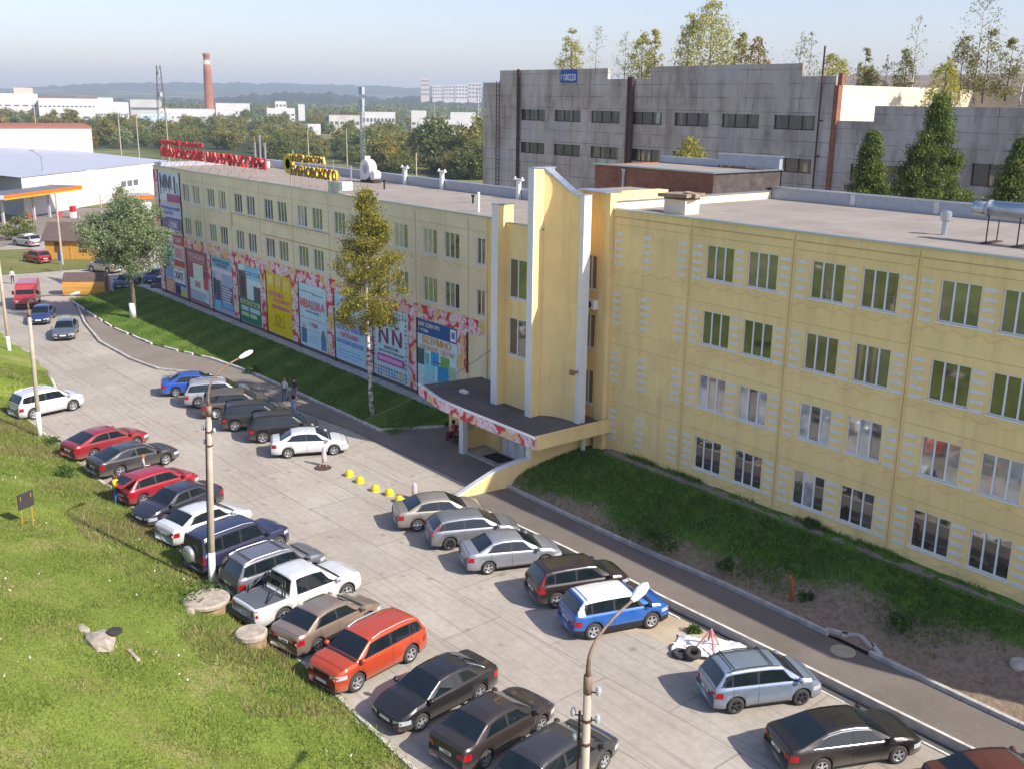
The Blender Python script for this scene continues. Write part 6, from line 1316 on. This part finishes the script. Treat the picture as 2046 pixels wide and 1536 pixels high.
tree('birch_tree', 'tall birch with yellowing crown and white trunk on the lawn before the shop banners', p, 14.8, birch_crown, 'birch', m_birch, .17, 9, per=210, size=.055, limbs=18, base=5, droop=.6)
for i, (x, yt, yb, r, lab, Yd) in enumerate(((1745, 268, 385, 1.75, 'smallest of the three dark thujas behind the near roof', 21), (1880, 196, 390, 2.85, 'tall middle thuja behind the near roof', 20), (2046, 285, 400, 2.6, 'dark thuja behind the near roof at the right edge of the view', 19))):
    a, b = aty(x, yb, Yd), aty(x, yt, Yd); H = a.z - 4
    tree('thuja_tree', lab, (b.x, Yd, 6), b.z - 6, cone(.6, b.z - 6, r * 2.3, 400, .66, 1.15, .02), 'thuja', MT['bark'], .2, 20 + i, 'thujas behind the near roof', per=300, size=.055, limbs=6, base=2, flat=-.8)
# birches that have seeded themselves on the hall roof
def slim(h, r, n, z0=.15, rc=.4): return cone(h * z0, h, r, n, rc * r, .7, .12)
RT = [(1140, 57, 140, 44, 'ybirch', 90, 'slim yellow green birch farthest left on the hall roof'), (1190, 52, 140, 50, 'thin', 26, 'nearly bare birch second from the left on the hall roof'), (1247, 64, 150, 44, 'thin', 30, 'sparse pale birch left of the gap in the hall roof edge'), (1281, 68, 152, 56, 'ybirch', 110, 'bushy yellow birch in the gap of the hall roof edge'), (1305, 60, 150, 34, 'ybirch', 60, 'thin yellow birch right of the bushy one'), (1375, 30, 135, 60, 'ybirch', 90, 'green birch leaning on the tallest roof birch'), (1417, 2, 135, 96, 'ybirch', 230, 'tallest and widest yellow birch on the hall roof'), (1480, 66, 132, 34, 'ybirch', 50, 'thin yellow birch right of the tallest one'), (1512, 72, 130, 46, 'yellow', 60, 'bright yellow birch on the hall roof'), (1598, 68, 130, 56, 'thin', 30, 'bare branched birch above the roof step'), (1616, 66, 152, 40, 'thin', 34, 'sparse birch behind the roof step'), (1662, 112, 140, 60, 'ybirch', 60, 'low yellow bush on the hall roof'), (1725, 98, 168, 34, 'olive', 50, 'small dark birch on the slate roof'), (1770, 112, 170, 30, 'thin', 26, 'smallest sparse birch on the slate roof'), (1806, 98, 168, 40, 'olive', 70, 'dark green birch beside the tall bare one'), (1822, 33, 170, 60, 'thin', 46, 'tall bare birch in the middle of the slate roof'), (1740, 140, 172, 46, 'olive', 50, 'low bush on the slate roof'), (1918, 72, 180, 66, 'olive', 100, 'bushy olive birch on the right part of the slate roof'), (1948, -12, 185, 110, 'thin', 110, 'very tall bare birch on the right part of the slate roof'), (1965, 60, 185, 70, 'olive', 80, 'olive birch right of the very tall bare one'), (2010, 80, 180, 44, 'olive', 60, 'small olive birch near the right edge'), (2040, 68, 190, 50, 'thin', 50, 'sparse birch at the right edge of the slate roof'), (1880, 120, 225, 70, 'ybirch', 110, 'light green birch before the sunlit roof wall'), (1700, 190, 240, 30, 'thin', 14, 'seedling before the sunlit roof wall'), (1380, 276, 330, 60, 'ybirch', 90, 'yellow green bush behind the brick block')]
for i, (x, yt, yb, w_, lf, n, lab) in enumerate(RT):
    Yd = 48 if x < 1640 else 58
    if x in (1880,): Yd = 50
    if x == 1700: Yd = 47
    if x == 1380: Yd = 30
    a, b = aty(x, yb, Yd), aty(x, yt, Yd); h = (b.z - a.z) + .8; sc_ = (a - CP).length / 2060; r = w_ / 2 * sc_ * 1.15
    tree('roof_birch', lab, (a.x, Yd, a.z - .8), h, slim(h, r, int(n * .75), .12, .36), lf, m_birch if lf == 'thin' else MT['bark'], .05 + h * .006, 40 + i, 'birches growing on the hall roof', per=30 if lf != 'thin' else 12, size=.085 if lf != 'thin' else .075, limbs=16 if lf == 'thin' else 8, base=h * .15, droop=.2)
# low bushes
p = at(60, 480, 0); tree('bush', 'green bush beside the wooden pavilion', p + Vector((-1, -1, 0)), 3, blob(0, 0, 1.5, 2.2, 2.2, 1.5, 40, .6), 'green', MT['bark'], .08, 90, per=40, size=.14, limbs=4)
p = at(57, 466, 0); tree('spruce_tree', 'small pale spruce above the green bush by the pavilion', p, 4, cone(.3, 3.4, 1.2, 40, .35), 'thin', MT['bark'], .06, 91, per=30, size=.1, limbs=4)
def weed(label, p, r, seed, leaf='shrub', group=None):
    rng = np.random.default_rng(seed); C, R = blob(0, 0, r * .5, r, r, r * .5, 14, r * .5)(rng); V, F = leaf_cloud(C, R, 26, .06, rng)
    o = bpy.data.objects.new('weed', raw_mesh('weed', V, F, LEAF[leaf])); COL.objects.link(o); o.location = p; return tag(o, label, 'weed', group)
for i, (x, y, z, r, lab) in enumerate(((395, 1195, .8, .8, 'tall weeds behind the wide concrete well'), (130, 945, .6, .6, 'broad leaved weed clump high on the bank above the red sedan'), (505, 745, .1, .5, 'weed clump on the lawn kerb near the lamp head'), (108, 884, .1, .35, 'weed tuft at the lot edge by the second lamp post'), (1385, 1262, 0, .22, 'green tuft on the sandy patch'), (1270, 890, 2.0, .35, 'weed growing at the foot of the yellow wall'), (1330, 1090, .8, .55, 'large weed clump low on the soil verge'), (1300, 1075, .9, .4, 'weed clump beside the largest one on the verge'), (1620, 1050, 2., .3, 'weed tuft on the walk at the yellow wall'), (1610, 1195, .7, .25, 'weed beside the orange standpipe'), (1800, 1250, 1.0, .4, 'weed clump high on the bare verge soil'), (1450, 1135, .8, .4, 'weed clump on the verge near the path stains'))):
    p = at(x, y, z)
    if y < 1200 and x < 420 or x == 395: p.z = bz(p)
    weed(lab, p, r, 200 + i)
# ---------------------------------------------------------------- far town: trees beyond the roofs
def proto(seed, leaf, h, shape):
    rng = np.random.default_rng(seed); C, R = shape(rng); V, F = leaf_cloud(C, R, 48, .30, rng); mb = MB(); mb.tube([(0, 0, -1), (0, 0, h * .3), (0, 0, h * .75)], [.22, .18, .06], 6)
    return raw_mesh('crown', V, F, LEAF[leaf]), mb.mesh('trunk', MT['bark'])
PR = [(proto(300 + i, lf, 10, sh), lf) for i, (lf, sh) in enumerate((('green', blob(0, 0, 5.6, 3.6, 3.6, 4.6, 46, 1.3)), ('olive', blob(.4, 0, 5.2, 4.2, 4.0, 4.2, 46, 1.3)), ('olive', blob(0, 0, 6.2, 2.6, 2.6, 5.0, 40, 1.1)), ('green', blob(0, .3, 4.6, 4.6, 4.4, 3.8, 46, 1.4)), ('yellow', blob(0, 0, 5.2, 3.0, 3.0, 4.4, 40, 1.1)), ('willow', blob(0, 0, 5.0, 3.8, 3.8, 4.0, 44, 1.2))))]
LB = dict(green='dark green tree in the belt of trees beyond the long roof', olive='olive green autumn tree in the belt beyond the long roof', yellow='yellow autumn tree in the belt beyond the long roof', willow='grey green bushy tree in the belt beyond the long roof')
rf = random.Random(21)
def far_tree(x, y, s, lf=None):
    p = at(x, y, 0); p.z = -.2
    k = rf.choices(range(6), (5, 6, 4, 5, 1, 2))[0] if lf is None else lf
    (cm_, tm_), lfn = PR[k]; t = thing('tree', LB[lfn], 'tree', p, rf.uniform(0, 6.28), lfn + ' trees beyond the long roof'); t.scale = (s * rf.uniform(.85, 1.25),) * 2 + (s,)
    for nm, me in (('crown', cm_), ('trunk', tm_)): o = bpy.data.objects.new(nm, me); COL.objects.link(o); o.parent = t
for i in range(74):   # belt right behind the long roof
    x = rf.uniform(740, 985); far_tree(x, rf.uniform(300, 352) + (x - 760) * .05, rf.uniform(.6, 1.0))
for i in range(56): x = rf.uniform(520, 800); far_tree(x, rf.uniform(284, 330), rf.uniform(.6, 1.05))
for i in range(84): x = rf.uniform(180, 600); far_tree(x, rf.uniform(258, 292), rf.uniform(.6, 1.1))
for i in range(44): x = rf.uniform(185, 470); far_tree(x, rf.uniform(274, 300), rf.uniform(.55, .85))
for i in range(52): x = rf.uniform(-10, 200); far_tree(x, rf.uniform(252, 270), rf.uniform(.7, 1.15))
for i in range(60): x = rf.uniform(440, 960); far_tree(x, rf.uniform(236, 272), rf.uniform(.6, 1.05))
for x, y, k, s in ((815, 332, 4, .8), (640, 318, 4, .7), (760, 320, 1, 1.1), (868, 345, 0, 1.5), (905, 345, 3, 1.5), (950, 350, 2, 1.4), (968, 352, 1, 1.3)): far_tree(x, y, s, k)
# woods and hills that read as one mass
def ridge(name, D, x0, x1, ytops, mat, jag, n=160, depth=600, kind='structure'):
    xs = np.linspace(x0, x1, n); yt = np.interp(xs, [q[0] for q in ytops], [q[1] for q in ytops]); r_ = np.random.default_rng(int(D)); P = np.empty((n, 4, 3))
    for i, x in enumerate(xs):
        a = atd(x, yt[i], D); j = r_.normal(0, jag) + jag * 1.2 * math.sin(i * .9) * math.sin(i * .37); d = ray(x, 190); d = Vector((d.x, d.y, 0)).normalized()
        P[i, 0] = (*(a - d * depth * .9)[:2], -3); P[i, 1] = (*(a - d * depth * .35)[:2], (a.z + j) * .55); P[i, 2] = (a.x, a.y, a.z + j); P[i, 3] = (*(a + d * depth * .6)[:2], -6)
    mb = MB(); mb.grid(P); return mb.build(name, mat, None, True, kind=kind)
ridge('hills', 5200, -400, 1700, [(-400, 178), (0, 178), (130, 171), (250, 166), (420, 166), (560, 167), (640, 170), (760, 172), (840, 176), (1000, 172), (1700, 172)], MT['hillf'], 2.5, 260, 1500)
ridge('forested_hills', 2600, -300, 1300, [(-300, 205), (0, 200), (120, 194), (300, 200), (430, 196), (560, 186), (660, 186), (760, 196), (840, 192), (960, 196), (1300, 200)], MT['hillf'], 2.2, 260, 900)
rng = np.random.default_rng(5); n = 2600; px = rng.uniform(-120, 1000, n); py = rng.uniform(203, 236, n); C = np.array([tuple(at(a, b, 0)) for a, b in zip(px, py)]); C[:, 2] = 3 + rng.uniform(0, 4, n)
V, F = leaf_cloud(C, np.full(n, 5.5), 14, 1.5, rng); o = bpy.data.objects.new('distant_wood', raw_mesh('distant_wood', V, F, LEAF['green'])); COL.objects.link(o); o['kind'] = 'stuff'
# ---------------------------------------------------------------- far buildings
WHT = plain('factory_white', (.64, .625, .61), .8, var=.06, scale=.1); GRYB = plain('factory_grey', (.48, .47, .46), .8, var=.1, scale=.1); DKW = plain('window_band', (.14, .14, .16), .5); BLU = plain('factory_blue', (.12, .28, .50), .6); BRN = plain('fascia_brown', (.35, .12, .07), .7); LROOF = plain('pale_metal_roof', (.40, .42, .48), .6, .1, var=.05, scale=.1)
def far_box(name, label, cat, x0, x1, yt, yb, depth, m=WHT, mroof=GRYB, bands=(), turn=0, wins=None, fascia=None, group=None, D=None, trim=None):
    """a block whose front runs from px x0 to x1; its distance comes from where its foot meets the ground (or D)"""
    a, b = (at(x0, yb, 0), at(x1, yb, 0)) if D is None else (atd(x0, yb, D), atd(x1, yb, D)); a.z = b.z = 0
    mid = (a + b) / 2; d = Vector((mid.x - CP.x, mid.y - CP.y, 0)); Dm = d.length; d.normalize(); ax = (b - a).normalized(); W = (b - a).length / 2
    H = atd((x0 + x1) / 2, yt, Dm).z; t = thing(name, label, cat, (mid.x, mid.y, 0), math.atan2(ax.y, ax.x) + R_(turn), group)
    mb = MB(); mb.box(-W, W, 0, depth, -2, H, 0, 1); mb.build('wall', [m, mroof], t)
    if fascia: mb = MB(); mb.box(-W - .1, W + .1, -.15, depth + .1, H, H + max(.4, H * .03)); mb.build('fascia', fascia, t)
    for i, (z0, z1, nw) in enumerate(bands):
        if nw == 0: mb = MB(); mb.box(-W + .5, W - .5, -.12, -.01, H * z0, H * z1); mb.build('window', DKW, t)
        else:
            for k in range(nw): q = -W + 2 * W * (k + .5) / nw; ww = W / nw * .62; mb = MB(); mb.box(q - ww, q + ww, -.12, -.01, H * z0, H * z1); mb.build('window', DKW if trim is None else trim, t)
    return t, W, H, Dm
# pale warehouse with a low pitched roof on the left, and a tall white block behind it
t = thing('warehouse', 'big white warehouse with pale low pitched metal roof on the far left', 'warehouse')
F0, F1 = at(40, 418, 0), at(330, 396, 0)
e0, e1 = aty(38, 357, F0.y), None
def wz(x, y, z): return at(x, y, z)
ze = 6.6; A = at(42, 357, ze); B = at(340, 323, ze); C_ = at(-260, 318, ze + .6); D_ = at(190, 296, 9.6); Rr_ = at(-180, 332, 9.8)
mb = MB(); mb.quad((A.x, A.y, 0), (B.x, B.y, 0), (B.x, B.y, ze), (A.x, A.y, ze)); G0 = A + (C_ - A) * .9; mb.quad((A.x, A.y, 0), (A.x, A.y, ze), (G0.x, G0.y, ze), (G0.x, G0.y, 0), 1); mb.build('wall', [WHT, plain('gable_grey', (.42, .40, .37), .8, var=.05)], t)
ND = (B - A).normalized(); NN = Vector((-ND.y, ND.x, 0))
dpt = 34; P = [A, B, B + NN * dpt + Vector((0, 0, 2.6)), A + NN * dpt + Vector((0, 0, 2.6))]; Q = [P[3], P[2], P[2] + NN * dpt - Vector((0, 0, 2.6)), P[3] + NN * dpt - Vector((0, 0, 2.6))]
mb = MB(); mb.poly([tuple(q + Vector((0, 0, .1))) for q in P]); mb.poly([tuple(q + Vector((0, 0, .1))) for q in Q]); mb.build('roof', LROOF, t)
for k in range(3): q = A + ND * ((B - A).length * (.62 + .045 * k)); mb = MB(); mb.obox((q.x, q.y, 3.2), ND * .9, NN * .06, (0, 0, .55)); mb.build('window', DKW, t)
t, W, H, Dm = far_box('warehouse', 'tall white block with a slatted window strip behind the pale roof', 'warehouse', -130, 189, 257, 330, 30, bands=((.40, .56, 24),), fascia=BRN, D=255)
far_box('factory_building', 'long white factory with grey upper storey at the far left', 'factory', -60, 82, 187, 258, 60, bands=((.30, .36, 8), (.62, .66, 8)), D=760)
far_box('factory_building', 'small rooftop block on the far left factory', 'factory', 28, 66, 176, 187, 20, m=plain('brickish', (.55, .42, .36), .8), D=790)
far_box('factory_building', 'long low white factory hall with brown roof edge in the middle left', 'factory', 82, 205, 197, 258, 70, bands=((.35, .42, 6), (.72, .76, 14)), fascia=BRN, D=700)
far_box('factory_building', 'white four storey factory block with a brown corner strip', 'factory', 192, 260, 205, 252, 40, bands=((.58, .63, 12), (.3, .34, 10)), D=640)
far_box('factory_building', 'white plant room on the four storey factory block', 'factory', 196, 226, 196, 206, 12, D=660)
far_box('factory_building', 'pale blue grey hall with a blue stripe behind the lattice tower', 'factory', 262, 325, 200, 235, 60, m=GRYB, bands=((.55, .66, 0),), D=900, trim=BLU)
far_box('factory_building', 'low white workshops below the brick chimney', 'factory', 320, 432, 219, 262, 45, bands=((.45, .55, 7),), D=800)
far_box('factory_building', 'small white workshop wing nearer than the chimney', 'factory', 284, 345, 228, 262, 30, bands=((.3, .42, 4),), D=720, m=plain('wing_blue', (.52, .62, .74), .7))
far_box('factory_building', 'pale hall with dark roof right of the chimney', 'factory', 432, 500, 207, 232, 50, mroof=DKW, bands=((.4, .55, 6),), D=950)
far_box('factory_building', 'white and blue annex right of the chimney foot', 'factory', 434, 472, 222, 250, 20, bands=((.3, .5, 2),), D=780, trim=BLU)
far_box('apartment_building', 'cream building with a square tower among the trees', 'building', 534, 590, 217, 240, 25, bands=((.5, .62, 6), (.2, .32, 6)), D=900)
far_box('tower_block', 'square tower of the cream building', 'building', 551, 573, 203, 232, 14, D=905, bands=((.75, .85, 3),))
far_box('apartment_building', 'small white house right of the cream building', 'house', 596, 609, 209, 222, 12, D=1000)
far_box('house', 'round topped red roofed hut among the far trees', 'house', 524, 548, 238, 250, 10, mroof=BRN, m=GRYB, D=700)
far_box('shed', 'small white shed before the grey yard building', 'shed', 615, 641, 249, 262, 10, D=620)
far_box('yard_building', 'long dirty white yard building left of the phone mast', 'building', 658, 720, 231, 256, 22, m=plain('dirty_white', (.58, .55, .52), .9, var=.2, scale=.15), mroof=BRN, D=640, bands=((.5, .66, 6),))
far_box('yard_building', 'white two storey building with brown window strip right of the phone mast', 'building', 724, 790, 225, 249, 22, bands=((.55, .72, 9), (.15, .3, 5)), D=650)
far_box('yard_building', 'white tower like building left of the blue windowed hall', 'building', 822, 852, 222, 247, 15, D=650, bands=((.4, .5, 3),))
far_box('blue_window_hall', 'white hall with a row of blue window panels', 'building', 836, 918, 241, 272, 25, bands=((.42, .78, 7),), D=560, trim=BLU)
far_box('blue_window_hall', 'white gabled hall beside the blue windowed one', 'building', 900, 950, 226, 262, 20, D=600, m=WHT, mroof=WHT)
for i, (x0, x1, yt) in enumerate(((841, 858, 157), (864, 884, 171), (886, 908, 170), (910, 934, 170), (936, 962, 166))):
    far_box('apartment_block', ('tall tower block alone at the left of the hilltop flats', 'low apartment block next to the hilltop tower', 'second apartment block from the hilltop tower', 'third apartment block from the hilltop tower', 'apartment block nearest the grey hall on the hilltop')[i], 'apartment block', x0, x1, yt, 192, 30, m=plain('flats_%d' % i, ((.60, .50, .46), (.62, .58, .55), (.58, .55, .54), (.66, .62, .58), (.62, .56, .52))[i], .8), bands=[(z, z + .06, 4) for z in (.45, .6, .75, .88)], D=2300, group='flats on the far hilltop')
def mast(name, label, cat, x, yt, D, r0, col, z0=0, lattice=True, segs=14, wtop=.25, heads=()):
    b = atd(x, 200, D); zt = atd(x, yt, D).z; t = thing(name, label, cat, (b.x, b.y, z0)); H = zt - z0; mb = MB()
    if lattice:
        for a in range(4):
            c, s_ = math.cos(a * 1.5708 + .6), math.sin(a * 1.5708 + .6); mb.tube([(c * r0, s_ * r0, 0), (c * r0 * wtop, s_ * r0 * wtop, H)], .11 * D / 500, 4)
        for i in range(segs):
            for a in range(4):
                k0, k1 = 1 - (1 - wtop) * i / segs, 1 - (1 - wtop) * (i + 1) / segs; c, s_ = math.cos(a * 1.5708 + .6), math.sin(a * 1.5708 + .6); c2, s2 = math.cos(a * 1.5708 + 2.17), math.sin(a * 1.5708 + 2.17)
                mb.tube([(c * r0 * k0, s_ * r0 * k0, H * i / segs), (c2 * r0 * k1, s2 * r0 * k1, H * (i + 1) / segs)], .07 * D / 500, 3)
    else: mb.tube([(0, 0, 0), (0, 0, H)], [r0, r0 * .6], 8)
    mb.build('shaft', col, t)
    for z, w_ in heads: mb = MB(); mb.box(-w_, w_, -w_ * .5, w_ * .5, H * z - .9, H * z + .9); mb.build('antenna', MT['grey'] if col != MT['white'] else MT['white'], t)
    return t
mast('lattice_tower', 'dark lattice tower behind the red roof sign', 'lattice tower', 321, 131, 520, 3.2, MT['rust'], heads=((.62, 1.4), (.9, .8)), wtop=.35)
mast('phone_mast', 'slim white phone mast with antennas at its top', 'phone mast', 723, 174, 270, .75, MT['metal'], wtop=.75, segs=26, heads=((.96, .8), (.84, .7), (.78, .6)))
mast('lattice_mast', 'thin pale lattice mast at the corner of the grey hall', 'lattice mast', 956, 178, 300, .5, MT['metal'], wtop=.8, segs=24)
for i, (x, yt, D) in enumerate(((66, 210, 340), (233, 225, 330), (269, 232, 320), (329, 215, 330), (612, 262, 300), (830, 306, 230), (868, 208, 520), (849, 233, 480), (690, 258, 330))): mast('line_pole', ('bare pole in front of the far left trees', 'pole above the pale warehouse roof, left of two', 'pole above the pale warehouse roof, right of two', 'white pole rising behind the red sign', 'pole among trees right of the yellow sign', 'double armed lamp pole behind the long roof', 'blue topped pole before the hilltop flats', 'thin pole by the blue windowed hall', 'pole in the tree belt left of the phone mast')[i], 'pole', x, yt, D, .22, MT['pole'], lattice=False)
b = atd(418, 205, 900); zt = atd(418, 107, 900).z; t = thing('brick_chimney', 'tall tapering red brick factory chimney with a pale ring near its top', 'chimney', (b.x, b.y, 0)); CB = plain('chimney_brick', (.30, .12, .075), .9, var=.15, scale=.2)
mb = MB(); mb.lathe([(3.9, -2), (3.1, zt * .72), (2.65, zt * .84)], seg=20); mb.lathe([(2.5, zt * .90), (2.45, zt * .95), (2.9, zt * .96), (2.8, zt)], seg=20); mb.build('shaft', CB, t, True); mb = MB(); mb.lathe([(2.66, zt * .84), (2.5, zt * .90)], seg=20); mb.build('ring', plain('ring_pale', (.55, .42, .36), .9), t, True)
# ---------------------------------------------------------------- haze
mb = MB(); mb.box(-6500, 4000, -3500, 7000, -14, 130); HZ = N('haze_air'); HZ.t.nodes.remove(HZ.b); pv = HZ.n('VolumePrincipled'); pv.inputs['Color'].default_value = (.74, .85, 1, 1); pv.inputs['Density'].default_value = .00021; pv.inputs['Anisotropy'].default_value = .1; HZ.l(pv.outputs[0], HZ.out.inputs['Volume'])
o = mb.build('haze', HZ.m, None, kind='stuff')
